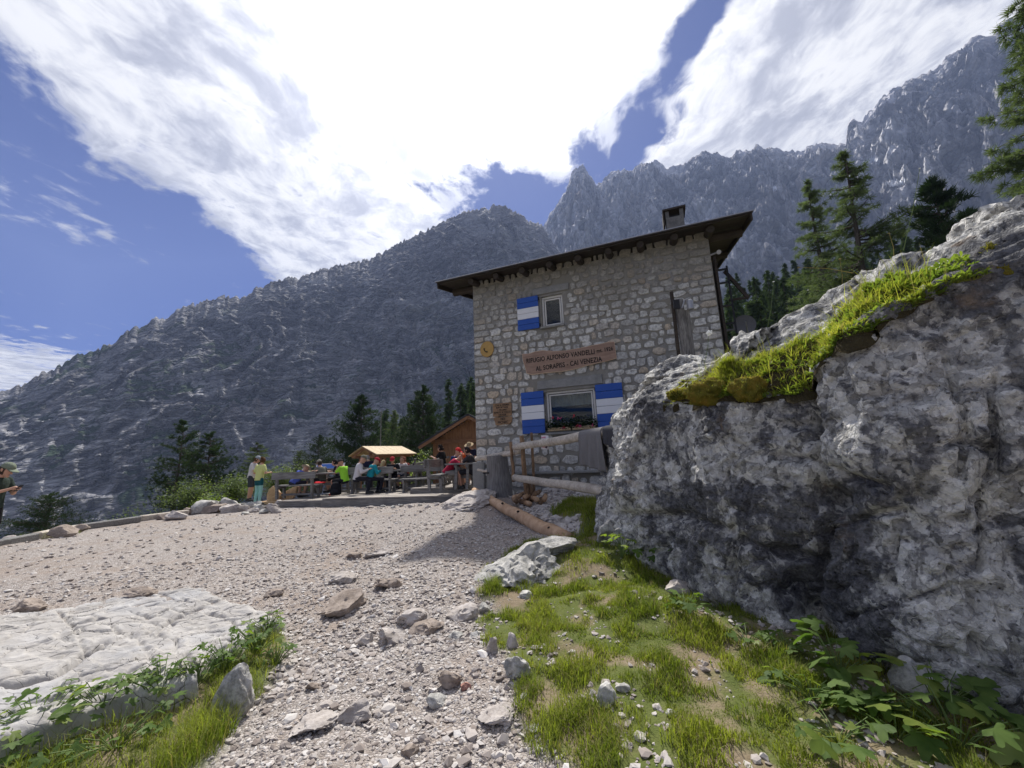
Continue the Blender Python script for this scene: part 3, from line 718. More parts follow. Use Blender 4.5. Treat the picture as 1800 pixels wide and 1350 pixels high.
dsh = link('satellite_dish', None, hut); v = [(0, .06, 0)]
for ring_i in range(1, 5):
    for k in range(16):
        a = 2*math.pi*k/16; rr = .25*ring_i/4; v.append((rr*math.cos(a), .06-.06*(ring_i/4)**2, rr*math.sin(a)))
f = [(0, 1+k, 1+(k+1) % 16) for k in range(16)]+[(1+i*16+k, 1+(i+1)*16+k, 1+(i+1)*16+(k+1) % 16, 1+i*16+(k+1) % 16) for i in range(3) for k in range(16)]
v = [(x0+.55+x, .3+y, 4.55+z) for x, y, z in v]
MB().add(v, f).build('reflector', M['dish'], dsh, smooth=True)
MB().tube([(x0+.55, .1, 4.3), (x0+.5, -.12, 4.5)], .015, 6).build('feed_arm', M['grey_metal'], dsh); MB().tube([(x0, .45, 4.5), (x0+.55, .40, 4.5)], .025, 6).build('bracket', M['grey_metal'], dsh)
MB().box((x0+.4, .8, 3.6), (.8, 1.2, 1.2)).build('lean_to', M['wood_dark'], hut)

def hut_pt(x, y, z): q = HC*np.array([1, 1, 0])+HD*x-HN*y; return (q[0], q[1], z)
# ------------------------------------------------------------------ lettering
def text_mesh(name, txt, size, depth=.004, align='LEFT', spacing=1., bold=0.):
    c = bpy.data.curves.new(name, 'FONT'); c.body = txt; c.size = size; c.extrude = depth; c.align_x = align; c.space_character = spacing; c.offset = bold; c.resolution_u = 3
    o = bpy.data.objects.new(name, c); COL.objects.link(o)
    bpy.context.view_layer.update()
    me = bpy.data.meshes.new_from_object(o.evaluated_get(bpy.context.evaluated_depsgraph_get()))
    bpy.data.objects.remove(o); bpy.data.curves.remove(c)
    return me
def lettering(parent, txt, x, y, z, size, mat, tilt=0., width=None, bold=0., depth=.004, align='LEFT'):
    me = text_mesh('lettering', txt, size, depth, align, 1.05, bold); me.materials.clear(); me.materials.append(mat)
    n = len(me.vertices); co = np.zeros(n*3, np.float32); me.vertices.foreach_get('co', co); co = co.reshape(-1, 3)
    if width: co[:, 0] *= width/(co[:, 0].max()-co[:, 0].min())
    X = co[:, 0]*math.cos(tilt)-co[:, 1]*math.sin(tilt); Z = co[:, 0]*math.sin(tilt)+co[:, 1]*math.cos(tilt)
    out = np.stack([x+X, y-co[:, 2], z+Z], 1); me.vertices.foreach_set('co', out.astype(np.float32).ravel()); me.update()
    return link('lettering', me, parent)
def board(name, label, cat, outline, y0, y1, mat, edge=None):
    r = thing(name, label, cat, (HC[0], HC[1], 0), TH)
    return r
# big carved sign
sg = thing('hut_sign', 'long wavy wooden name board with burnt black letters between the windows', 'sign', hut_pt(0, 0, 0), TH)
top = [(1.55, 4.47), (1.75, 4.45), (1.95, 4.49), (2.15, 4.49), (2.45, 4.43), (2.75, 4.40), (3.1, 4.41), (3.4, 4.43), (3.7, 4.45), (3.95, 4.47), (4.08, 4.46)]
bot = [(4.10, 4.03), (3.85, 3.99), (3.6, 3.97), (3.3, 3.93), (3.0, 3.88), (2.7, 3.86), (2.35, 3.87), (2.05, 3.87), (1.8, 3.87), (1.66, 3.92), (1.62, 4.1), (1.57, 4.28)]
MB().prism([(x, z) for x, z in top+bot], -.085, -.045).build('board', M['sign_wood'], sg)
cx_, cz_ = 2.85, 4.18
MB().prism([(cx_+(x-cx_)*1.010, cz_+(z-cz_)*1.06) for x, z in top+bot], -.080, -.050).build('live_edge', M['sign_edge'], sg)
lettering(sg, 'RIFUGIO ALFONSO VANDELLI', 1.66, -.086, 4.195, .185, M['char'], RAD(.6), 1.90, .004)
lettering(sg, 'mt. 1926', 3.62, -.086, 4.235, .14, M['char'], RAD(1.5), .42, .003)
lettering(sg, 'AL SORAPISS - CAI VENEZIA', 1.93, -.086, 3.94, .185, M['char'], RAD(1.6), 1.82, .004)
# phone disc
pd = thing('phone_sign', 'round yellow wooden disc with black telephone receiver on the wall', 'sign', hut_pt(0, 0, 0), TH)
M['disc'] = material('yellow_disc_paint', color=(.40, .25, .075), rough=.55); M['disc_edge'] = material('disc_edge', color=(.22, .13, .06), rough=.7)
ring = [(.45+.215*math.cos(2*math.pi*k/28), 4.78+.235*math.sin(2*math.pi*k/28)) for k in range(28)]
MB().prism(ring, -.07, -.04).build('disc', M['disc'], pd)
MB().prism([(.45+(x-.45)*1.03, 4.78+(z-4.78)*1.03) for x, z in ring], -.064, -.045).build('rim', M['disc_edge'], pd)
arc = [(.45+.085*math.cos(a), 4.79+.095*math.sin(a)) for a in np.linspace(RAD(170), RAD(280), 8)]
MB().tube([(x, -.075, z) for x, z in arc], [.026, .017, .013, .012, .012, .013, .017, .026], 6).build('receiver', M['char'], pd)
# two small boards
s1 = thing('notice_board', 'small brown wooden board with five lines of carved writing near hut corner', 'sign', hut_pt(0, 0, 0), TH)
MB().box((.875, -.065, 2.955), (.57, .04, .37), (0, RAD(1), 0)).build('board', M['sign_brown'], s1, bevel=.008)
for k, t in enumerate(['CHI SI FERMA', 'RIPORTARE', 'I PROPRI', 'RIFIUTI A VALLE', 'GRAZIE']):
    lettering(s1, t, .875, -.086, 3.06-k*.069, .068, M['char'], 0, None, .0015, align='CENTER')
s2 = thing('no_picnic_board', 'small scalloped wooden NO PICNIC board below the larger notice board', 'sign', hut_pt(0, 0, 0), TH)
pts = [(.60, 2.73), (.68, 2.755), (.80, 2.74), (.95, 2.745), (1.08, 2.755), (1.16, 2.735), (1.15, 2.60), (1.05, 2.525), (.9, 2.54), (.75, 2.52), (.66, 2.535), (.64, 2.63)]
MB().prism(pts, -.08, -.045).build('board', M['sign_brown'], s2)
lettering(s2, 'NO', .885, -.081, 2.66, .085, M['char'], 0, None, .003, align='CENTER'); lettering(s2, 'PICNIC', .885, -.081, 2.565, .095, M['char'], 0, None, .003, align='CENTER')
# ------------------------------------------------------------------ rocks
def ico(sub):
    bm = bmesh.new(); bmesh.ops.create_icosphere(bm, subdivisions=sub, radius=1.)
    v = np.array([list(q.co) for q in bm.verts], np.float32); f = np.array([[q.index for q in fc.verts] for fc in bm.faces], np.int32); bm.free(); return v, f
ICO = {k: ico(k) for k in (1, 3, 4, 5)}
def rock_shape(seed, sub=3, cuts=9, rough=.10, lo=.45, hi=.85):
    rg = np.random.default_rng(seed); v, f = ICO[sub]; v = v.copy()
    for _ in range(cuts):
        n = rg.normal(size=3); n /= np.linalg.norm(n); dd = rg.uniform(lo, hi); k = np.maximum(0, v@n-dd); v -= k[:, None]*n
    nn = v/np.linalg.norm(v, axis=1)[:, None]
    p = v*1.6+seed*7.7
    lay = rg.normal(size=3); lay /= np.linalg.norm(lay); lay[2] += .8; lay /= np.linalg.norm(lay)
    q = (v@lay)*5.5+fbm(p, 2)*.8; c1, c2 = cell(p*1.5)
    v = v+nn*(fbm(p, 3)*rough+(ridged(p*2.2, 3)-.9)*rough*.35+((q % 1.)-.5)*rough*.35+(c1-.5)*rough*.45-sstep(c2-c1, .10, 0)*rough*.45)[:, None]
    return v, f
def f_boulder(n, b):
    p = n.pos(); wob = n.noise(p, 6., 3, .6, col=True); pw = n.vmath('ADD', p, n.scale(wob, (.16, .16, .16)))
    big = n.noise(p, 1.0, 5, .62, .6); med = n.noise(p, 4.5, 5, .66, .4); fine = n.noise(p, 26., 4, .68)
    fl1 = n.sep(n.voro(pw, 11., out='Color'))[0]; fl2 = n.sep(n.voro(pw, 27., out='Color'))[1]; ed = n.voro(pw, 11., 'DISTANCE_TO_EDGE'); pit = n.voro(p, 21.)
    t = n.add(n.add(n.mul(fl1, .24), n.mul(fl2, .18)), n.add(n.mul(med, .36), n.mul(fine, .24)))
    c = n.ramp(t, [(.30, (.13, .126, .118)), (.41, (.34, .33, .305)), (.52, (.53, .515, .475)), (.64, (.74, .72, .67))])
    lich = n.smooth(n.add(n.add(n.mul(big, .62), n.mul(med, .40)), n.mul(fl2, .07)), .51, .59)
    c = n.mix(n.mul(lich, .90), c, n.mix(n.smooth(fine, .35, .7), (.022, .022, .028), (.13, .13, .14)))
    streak = n.noise(n.scale(pw, (6, 6, .5)), 1.2, 4, .6)
    c = n.mix(n.mul(n.smooth(streak, .57, .66), .6), c, (.06, .06, .066))
    rust = n.mul(n.smooth(n.noise(p, 1.9, 4), .60, .70), n.smooth(med, .45, .6))
    c = n.mix(n.mul(rust, .6), c, (.25, .17, .10))
    c = n.mix(n.mul(n.smooth(pit, .12, .05), .8), c, (.015, .015, .018)); c = n.mix(n.mul(n.smooth(ed, .025, .0), .4), c, (.05, .05, .055))
    n.put(b.inputs['Base Color'], c)
    h = n.add(n.add(n.mul(med, 1.2), n.mul(fine, .55)), n.add(n.mul(n.smooth(pit, .0, .25), .35), n.add(n.mul(fl1, .30), n.mul(fl2, .16))))
    n.put(b.inputs['Normal'], n.bump(h, 1.0, .055))
M['boulder'] = material('weathered_limestone', f_boulder, rough=.92, spec=.2)
M['rock'] = material('pale_path_rock', f_limestone((.27, .235, .21), (.52, .475, .44), 2.2, .35, .8, .015), rough=.92, spec=.2)
M['rock_grey'] = material('grey_white_rock', f_limestone((.20, .195, .18), (.58, .56, .52), 2.4, .4, .9, .02), rough=.92, spec=.2)
M['rock_brown'] = material('brownish_rock', f_limestone((.17, .135, .11), (.36, .30, .255), 2.4, .3, .8, .015), rough=.92, spec=.2)

# --- the great boulder on the right: plan outline from where it meets the grass
def cr(pts, n):                       # Catmull-Rom resample
    pts = np.array(pts, float); d = np.r_[0, np.cumsum(np.linalg.norm(np.diff(pts, axis=0), axis=1))]; t = np.linspace(0, d[-1], n)
    ext = np.vstack([2*pts[0]-pts[1], pts, 2*pts[-1]-pts[-2]]); out = []
    for q in t:
        i = min(max(np.searchsorted(d, q)-1, 0), len(pts)-2); u = (q-d[i])/(d[i+1]-d[i]); a, b, c, e = ext[i:i+4]
        out.append(.5*(2*b+(c-a)*u+(2*a-5*b+4*c-e)*u*u+(3*b-a-3*c+e)*u**3))
    return np.array(out)
base_px = [(1062,952),(1085,972),(1130,1000),(1190,1030),(1265,1078),(1350,1110),(1440,1140),(1530,1185),(1610,1235),(1700,1270),(1800,1295)]
bp = [list(on_ground(*q)[:2]) for q in base_px]
plan = [(bp[0][0]+1.5, bp[0][1]+1.9), (bp[0][0]+.75, bp[0][1]+1.5), (bp[0][0]+.15, bp[0][1]+.75)]+bp+[(bp[-1][0]+.9, bp[-1][1]-.55), (bp[-1][0]+2.2, bp[-1][1]-.9), (bp[-1][0]+3.4, bp[-1][1]-.4)]
NS = 430; PLN = cr(plan, NS)
tan = np.gradient(PLN, axis=0); tan /= np.linalg.norm(tan, axis=1)[:, None]; inn = np.stack([-tan[:, 1], tan[:, 0]], 1)   # inward, away from the yard
for _ in range(30): inn[1:-1] = (inn[:-2]+inn[1:-1]+inn[2:])/3
inn /= np.linalg.norm(inn, axis=1)[:, None]
LIP = np.array([(900,820),(1060,800),(1078,742),(1110,707),(1210,702),(1330,692),(1435,690),(1465,645),(1500,602),(1580,552),(1700,482),(1800,445),(1950,380),(2200,300),(3000,100)], float)
CREST = np.array([(900,800),(1060,775),(1100,702),(1140,668),(1210,645),(1300,603),(1400,553),(1500,493),(1600,452),(1700,402),(1800,378),(2000,300),(2200,250),(3000,100)], float)
def height_to(px, py_line):           # z at which the upright through (x, y) crosses a line drawn in the photo
    x, y = px; lo, hi = .2, 7.
    for _ in range(40):
        z = (lo+hi)/2; q = np.array([x, y, z])-CC; dep = max(q@CF, .15); ix = 900+FPX*(q@CR)/dep; iy = 675-FPX*(q@CU)/dep
        if iy > np.interp(ix, py_line[:, 0], py_line[:, 1]): lo = z
        else: hi = z
    return z
lean = .28
lipz = np.array([height_to(PLN[i]+inn[i]*lean, LIP) for i in range(NS)]); crz = np.array([height_to(PLN[i]+inn[i]*(lean+.85), CREST) for i in range(NS)])
def sm(a, k=9):
    kk = np.ones(k)/k; return np.convolve(np.pad(a, k//2, mode='edge'), kk, 'valid')
lipz, crz = sm(lipz), sm(crz); lipz = np.clip(lipz, .9, 4.4); crz = np.clip(np.maximum(crz, lipz+.05), .9, 5.)
gb = gz(PLN[:, 0], PLN[:, 1])-.25
NV1, NV2, NV3 = 190, 60, 24
def boulder_pt(i, kind, t):
    pass
rows = []
tv = np.linspace(0, 1, NV1)
for t in tv:                          # face
    rows.append((lean*(t**1.3)+.0, None, t))
V = np.zeros((NS, NV1+NV2+NV3, 3))
for j, t in enumerate(tv):
    off = lean*t**1.5; V[:, j, :2] = PLN+inn*off; V[:, j, 2] = gb+(lipz-gb)*t
for j in range(NV2):
    t = (j+1)/NV2; V[:, NV1+j, :2] = PLN+inn*(lean+.85*t); V[:, NV1+j, 2] = lipz+(crz-lipz)*(t**.8)
for j in range(NV3):
    t = (j+1)/NV3; V[:, NV1+NV2+j, :2] = PLN+inn*(lean+.85+1.5*t); V[:, NV1+NV2+j, 2] = crz+.15*math.sin(t*3)-t**2*(crz-gb*0-.2)
flat = V.reshape(-1, 3)
du = np.gradient(V, axis=0); dv = np.gradient(V, axis=1); nrm = np.cross(du, dv); nrm /= np.linalg.norm(nrm, axis=2)[:, :, None]+1e-9
outw = -np.concatenate([inn, np.zeros((NS, 1))], 1)
if (nrm[NS//2, NV1//2]@outw[NS//2]) < 0: nrm = -nrm
nf = nrm.reshape(-1, 3); jj = np.tile(np.arange(V.shape[1]), NS); ii = np.repeat(np.arange(NS), V.shape[1])
face = jj < NV1; tt = np.where(face, jj/(NV1-1), 1.)
pxs = np.array([900+FPX*((q-CC)@CR)/max((q-CC)@CF, .2) for q in flat])
pys = np.array([675-FPX*((q-CC)@CU)/max((q-CC)@CF, .2) for q in flat])
wq = flat+.25*np.stack([fbm(flat*1.5+9, 2), fbm(flat*1.5+33, 2), fbm(flat*1.5+61, 2)], 1)
f1, f2 = cell(wq*np.array([2.1, 2.1, 1.7])); g1, g2 = cell(wq*np.array([6.5, 6.5, 5.]))
disp = fbm(flat*.8+3, 2)*.14+fbm(flat*2.2+5, 2)*.04
fl_c = ridged(np.stack([ii*.045+fbm(flat*2, 2)*.8, flat[:, 2]*.55, ii*0+.3], 1), 3, .5)
disp += -sstep(f2-f1, .12, .0)*.06*(1-.6*tt)+(f1-.5)*.09+(g1-.5)*.07+(fl_c-.9)*.05*face
sc = cell(wq*np.array([11., 11., 8.]))[0]; disp += (sc-.45)*.04
disp += fbm(flat*14, 3, .6)*.018
def crackline(pts, wd, dep):
    pts = np.array(pts, float); dm = np.full(len(flat), 1e9)
    for a, b in zip(pts[:-1], pts[1:]):
        t = np.clip(((pxs-a[0])*(b[0]-a[0])+(pys-a[1])*(b[1]-a[1]))/((b-a)@(b-a)), 0, 1); dm = np.minimum(dm, np.hypot(pxs-a[0]-t*(b[0]-a[0]), pys-a[1]-t*(b[1]-a[1])))
    dm += fbm(flat*5, 2)*6
    return -np.exp(-(dm/wd)**2)*dep*(face | (jj < NV1+14))
disp += crackline([(1440,640),(1448,720),(1452,800),(1458,900),(1440,960),(1420,1080)], 9, .16)
disp += crackline([(1075,905),(1180,905),(1260,925),(1330,960),(1440,985)], 8, .10)
disp += crackline([(1290,960),(1280,1060),(1300,1130)], 8, .10)+crackline([(1660,640),(1690,760),(1680,840)], 8, .07)
disp += crackline([(1400,1040),(1430,1130),(1460,1180)], 30, .24)+crackline([(1500,470),(1700,540)], 10, .03)
disp += crackline([(1560,1180),(1540,1240)], 26, .25)+crackline([(1450,870),(1470,880)], 22, .16)
for _k in range(11):
    cx_, cy_ = random.uniform(1120, 1780), random.uniform(680, 1080); an_ = random.choice((1.3, 1.6, 1.8, .3, -.3)); L_ = random.uniform(40, 130); pts_ = [(cx_+math.cos(an_)*L_*t+random.uniform(-14, 14), cy_+math.sin(an_)*L_*t+random.uniform(-14, 14)) for t in (-1, -.4, .2, 1)]
    disp += crackline(pts_, random.uniform(4, 7), random.uniform(.05, .09))
disp -= (pxs > 1452)*(pxs < 1900)*face*sstep(pys, 950, 700)*-.10
disp *= (.25+.75*sstep(jj, 0, 12))
flat = flat+nf*disp[:, None]
VB = flat.reshape(NS, -1, 3)
me = np_mesh('boulder', flat, quads=grid_quads(NS, VB.shape[1]), smooth=True, mats=[M['boulder']])
bo = link('boulder', me); tag(bo, 'huge pitted grey limestone boulder with grassy sloping top', 'boulder')
if me.polygons[len(me.polygons)//3].normal.dot(Vector(outw[NS//2])) < 0: me.flip_normals()

def place_rock(name, label, cat, px, py, wpx, asp, seed, mat, sub=3, group=None, depth=None, rot=None, sink=.3, cuts=9, lo=.45, rough=.1, tilt=0.):
    """a rock whose foot is seen at (px, py); wpx its width in photo pixels, asp = (depth, height) relative to width"""
    q = on_ground(px, py) if depth is None else P(px, py, depth)
    dep = (q-CC)@CF; wd = wpx/FPX*dep
    v, f = rock_shape(seed, sub, cuts, rough, lo); v = v/np.ptp(v, axis=0)*np.array([wd, wd*asp[0], wd*asp[1]])
    me = np_mesh(name, v, tris=f, smooth=True, mats=[mat])
    try: me.set_sharp_from_angle(angle=RAD(34))
    except Exception: pass
    o = link(name, me, None, (q[0], q[1]+wd*asp[0]*.35, (q[2] if depth else ground_z(q[0], q[1])[0])+wd*asp[1]*(.5-sink)))
    o.rotation_euler = (RAD(tilt), RAD(random.uniform(-8, 8)) if rot is None else RAD(rot), RAD(random.uniform(0, 40)))
    return tag(o, label, cat, group)
# capping rocks on the great boulder
place_rock('boulder', 'overhanging pitted rock knob at the top right above the moss', 'boulder', 1880, 520, 250, (.8, .85), 5, M['boulder'], 5, depth=3.2, sink=.0, cuts=7, rough=.16)
place_rock('boulder', 'low elongated grey rock lying on the boulder top in front of hut wall', 'boulder', 1232, 704, 190, (.8, .48), 8, M['boulder'], 5, depth=5.5, sink=.06, cuts=7, rough=.14, rot=-12)
place_rock('boulder', 'rounded white and black rock outcrop half sunk in the grass edge', 'boulder', 915, 1034, 150, (1.0, .56), 23, M['rock_grey'], 5, sink=.42, cuts=9, lo=.42, rough=.13, rot=-16)
place_rock('rock', 'pale rock by the upper end of the grass beside the peeled log', 'rock', 975, 990, 90, (.9, .5), 27, M['rock_grey'], 4, sink=.3, cuts=6, rough=.12)
place_rock('rock', 'white stone lying against the lower left corner of the big boulder', 'rock', 1075, 962, 52, (.9, 1.0), 31, M['rock_grey'], 4, sink=.2)
place_rock('rock', 'pale layered rock under the white flowers at the boulder foot', 'rock', 1205, 1058, 60, (.8, .45), 33, M['rock'], 4, sink=.25, rot=18)
place_rock('rock', 'jagged pale rock standing out among large leaves by the boulder', 'rock', 1622, 1250, 85, (.7, 1.1), 35, M['rock_grey'], 4, sink=.2)
# rocks along the path
path_rocks = [
 ('broad grey-brown rock sitting alone in the middle of the gravel', 603, 1080, 82, (.8, .52), 41, 'rock_brown', -6),
 ('small brown stone left of the gravel with a flat top', 476, 1050, 34, (.8, .5), 42, 'rock_brown', 0),
 ('flat grey stone with sharp rim resting on the pale slab', 228, 1052, 60, (.6, .36), 43, 'rock_brown', 5),
 ('large split beige rock at the bottom centre of the path', 620, 1272, 72, (.8, .62), 44, 'rock', -8),
 ('flat white stone sunk in the path at bottom left of centre', 532, 1300, 86, (.7, .26), 45, 'rock', 6),
 ('white wedge-shaped stone right of the path centre', 768, 1243, 42, (.7, .55), 46, 'rock_grey', 10),
 ('slanted brownish stone lying across the path near the turf', 795, 1208, 54, (.6, .55), 47, 'rock_brown', 20),
 ('small reddish stone next to the slanted stone', 817, 1214, 20, (.8, .8), 48, 'rock_red', 0),
 ('ribbed pale rock flush in the path near the lower turf edge', 882, 1278, 74, (.8, .35), 49, 'rock', 0),
 ('grey rock at the turf edge below the grassy notch', 912, 1205, 50, (.8, .8), 50, 'rock_grey', 0),
 ('upright grey rock rising from grass at lower right', 1068, 1258, 38, (.8, 1.0), 51, 'rock_grey', 0),
 ('dark rock row stone left of the turf, tallest one', 678, 1130, 58, (.8, .62), 52, 'rock', 0),
 ('dark rock row stone nearest the turf edge', 812, 1092, 56, (.8, .55), 53, 'rock', 0),
 ('rounded rock in the row left of the tallest one', 640, 1132, 30, (.8, .8), 54, 'rock', 0),
 ('cracked rock in the middle of the stone row across the path', 752, 1115, 66, (.8, .42), 55, 'rock_brown', 0),
 ('broad low rock behind the stone row across the path', 722, 1094, 60, (.8, .55), 56, 'rock', 0),
 ('striped grey rock in the upper path', 676, 1036, 54, (.8, .45), 57, 'rock_brown', 0),
 ('pale low rock left of the striped one', 592, 1030, 52, (.8, .4), 58, 'rock', 0),
 ('long pale rock breaking the gravel in the upper path', 664, 980, 52, (.9, .34), 59, 'rock', 0),
 ('small brown rock left of the long pale one', 618, 982, 30, (.8, .45), 60, 'rock_brown', 0),
 ('white stone under the turf lip by the stone row', 800, 1124, 28, (.8, .5), 61, 'rock_grey', 0),
 ('grey stone half under the turf below the outcrop', 852, 1080, 24, (.8, 1.0), 62, 'rock_grey', 0),
 ('upright dark stone in the turf bank', 866, 1150, 20, (.8, 1.9), 63, 'rock', 0),
 ('second upright dark stone in the turf bank, further right', 900, 1148, 22, (.8, 1.5), 64, 'rock', 0),
 ('flat white stone in the grass below the outcrop', 925, 1064, 28, (.8, .5), 65, 'rock_grey', 0),
 ('small pale stone on bare soil in the lower right grass', 1100, 1228, 26, (.8, .5), 66, 'rock_grey', 0),
 ('pale chip of stone on bare soil further right in the grass', 1186, 1280, 24, (.8, .5), 67, 'rock_grey', 0),
 ('angular brown stone at the bottom edge of the path', 718, 1330, 34, (.8, .6), 68, 'rock_brown', 0),
 ('pointed grey stone low in the path left of the large split rock', 548, 1212, 30, (.8, .5), 69, 'rock_brown', 10),
 ('pale pebble-strewn stone right of the stone row', 838, 1120, 26, (.8, .5), 70, 'rock_grey', 0),
 ('pale stone at the lower turf border', 942, 1290, 28, (.8, .5), 71, 'rock_grey', 0),
 ('brown stone at the far left edge behind the slab', 28, 1075, 62, (.7, .4), 72, 'rock_brown', 0)]
M['rock_red'] = material('reddish_rock', f_limestone((.27, .13, .10), (.46, .27, .22), 2.4, .3, .8, .015), rough=.92)
for lab, px, py, wpx, asp, sd, mt, rt in path_rocks:
    place_rock('rock', lab, 'rock', px, py, wpx, asp, sd, M[mt], 4 if wpx > 45 else 3, 'rocks on the path', rot=rt, rough=.17, cuts=12, lo=.38)
# the narrow upright slab by the left plants
place_rock('rock', 'tall narrow split white rock standing at the slab corner', 'rock', 405, 1268, 70, (.6, 1.35), 81, M['rock_grey'], 4, sink=.12, cuts=10, rot=22, lo=.4)

# --- pale limestone slab, lower left
def slab_z(x, y): return .27-.025*y+.004*x
def slab_hit(px, py):
    z = .25
    for _ in range(20): q = G(px, py, z); z = slab_z(q[0], q[1])
    return q
SL = np.array([list(slab_hit(*q)[:2]) for q in [(-260,1078),(0,1080),(120,1060),(230,1043),(300,1037),(365,1034),(385,1050),(440,1062),(502,1083),(480,1093),(440,1102),(425,1132),(368,1148),(352,1186),(300,1198),(200,1222),(90,1258),(0,1290),(-300,1420)]])
def slab_line(pts): return np.array([list(slab_hit(*q)[:2]) for q in pts])
def line_d(x, y, ln):
    dm = np.full(x.shape, 1e9)
    for (ax, ay), (bx, by) in zip(ln[:-1], ln[1:]):
        t = np.clip(((x-ax)*(bx-ax)+(y-ay)*(by-ay))/((bx-ax)**2+(by-ay)**2), 0, 1); dm = np.minimum(dm, np.hypot(x-ax-t*(bx-ax), y-ay-t*(by-ay)))
    return dm
mn, mx = SL.min(0)-.1, SL.max(0)+.1; mn[0] = max(mn[0], -7.)
gx = np.linspace(mn[0], mx[0], 330); gy = np.linspace(mn[1], mx[1], 230); GX, GY = np.meshgrid(gx, gy, indexing='ij'); x, y = GX.ravel(), GY.ravel()
p3 = np.stack([x, y, x*0], 1)
sd = poly_sd(x, y, SL)+fbm(p3*3.5, 3)*.05
z = slab_z(x, y)+fbm(p3*1.1, 3)*.05+fbm(p3*5, 3)*.008
f1, f2 = cell(np.stack([x*1.4+y*.9, y*2.6-x*.7, x*0+.4], 1)+.35*fbm(p3*2.5, 2)[:, None]); z -= sstep(f2-f1, .06, .0)*.045; h1, h2 = cell(np.stack([x*3.3+y*2., y*6-x*1.7, x*0+2.4], 1)+.3*fbm(p3*4, 2)[:, None]); z -= sstep(h2-h1, .07, .0)*.014*sstep(fbm(p3*.9+4, 2), -.05, .2); z += (h1-.5)*.006
z += (np.floor((f1*3.1) % 1.*3)/3)*.014
ht = ((x*.35+y)*5.2+fbm(p3*1.7, 3)*1.1); z += ((ht % 1.)-.5)*.018                       # thin bedding steps
c1 = line_d(x, y, slab_line([(-50,1212),(20,1203),(65,1193),(105,1180),(140,1158),(165,1143),(205,1128)]))+fbm(p3*6, 2)*.03
c2 = line_d(x, y, slab_line([(205,1128),(255,1112),(300,1088),(345,1072),(385,1058),(412,1050)]))+fbm(p3*6, 2)*.03
z -= np.exp(-(c1/.035)**2)*.14+np.exp(-(c2/.025)**2)*.08
for ln, wd_, dp_ in (([(-20,1112),(40,1105),(90,1094),(140,1099),(190,1090)], .012, .035), ([(102,1072),(125,1100),(145,1130),(150,1148)], .012, .04), ([(225,1075),(262,1086),(300,1074),(345,1078)], .014, .04), ([(40,1135),(100,1122),(150,1130)], .010, .03),
                     ([(330,1150),(318,1172),(300,1192)], .014, .05), ([(195,1100),(240,1122),(262,1150),(270,1180)], .010, .03), ([(360,1075),(395,1085),(440,1080)], .014, .05), ([(100,1200),(150,1190),(215,1185),(290,1160)], .012, .035), ([(20,1245),(80,1225),(160,1212)], .010, .03), ([(280,1045),(310,1060),(350,1055)], .012, .04)):
    cd_ = line_d(x, y, slab_line(ln))+fbm(p3*7, 2)*.018; z -= np.exp(-(cd_/wd_)**2)*dp_
low = line_d(x, y, slab_line([(175,1128),(200,1125),(225,1115)])); z -= np.exp(-(low/.07)**2)*.06
z -= sstep(sd, .14, .0)**2*.05
gzz = gz(x, y)-.15
z = np.where(sd < .02, z+(gzz-z)*sstep(sd, .02, -.03), z)
q4 = grid_quads(len(gx), len(gy)); keep = (sd[q4] > -.06).any(1); q4 = q4[keep]
used = np.unique(q4); rem = -np.ones(len(x), int); rem[used] = np.arange(len(used))
def f_slab(n, b):
    p = n.pos(); a = n.noise(n.scale(p, (1, 2.2, 2)), 3., 7, .62, .5); f = n.noise(p, 30., 4, .6)
    c = n.ramp(a, [(.25, (.20, .19, .178)), (.43, (.34, .32, .30)), (.62, (.43, .41, .388)), (.8, (.53, .51, .485))])
    c = n.mix(n.mul(n.smooth(n.noise(p, 1.3, 4), .48, .68), .5), c, (.34, .345, .36))
    vn = n.voro(n.vmath('ADD', n.scale(p, (1., 2.4, 1.)), n.scale(n.noise(p, 3., 3, col=True), (.5, .5, 0))), 2.6, 'DISTANCE_TO_EDGE')
    c = n.mix(n.mul(n.mul(n.smooth(vn, .012, .0), n.smooth(n.noise(p, 2.1, 3), .42, .56)), .9), c, (.05, .045, .04))
    vn2 = n.voro(n.vmath('ADD', n.scale(p, (1.4, 3.6, 1.)), n.scale(n.noise(p, 6., 3, col=True), (.5, .5, 0))), 6.3, 'DISTANCE_TO_EDGE')
    c = n.mix(n.mul(n.mul(n.smooth(vn2, .03, .0), n.smooth(n.noise(n.vmath('ADD', p, (5., 3., 0.)), 1.6, 3), .5, .6)), .75), c, (.08, .072, .065))
    c = n.mix(n.mul(n.smooth(n.noise(p, 7., 5, .7), .58, .68), .4), c, (.22, .205, .19))
    n.put(b.inputs['Base Color'], c); n.put(b.inputs['Normal'], n.bump(n.add(n.add(a, n.mul(f, .4)), n.mul(n.smooth(vn, .0, .02), .3)), .6, .02))
M['slab'] = material('pale_slab_limestone', f_slab, rough=.9, spec=.2)
me = np_mesh('limestone_slab', np.stack([x, y, z], 1)[used], quads=rem[q4], smooth=True, mats=[M['slab']])
if me.polygons[len(me.polygons)//2].normal.z < 0: me.flip_normals()
tag(link('limestone_slab', me), 'large flat pale limestone slab with long cracks at the lower left', 'rock slab')

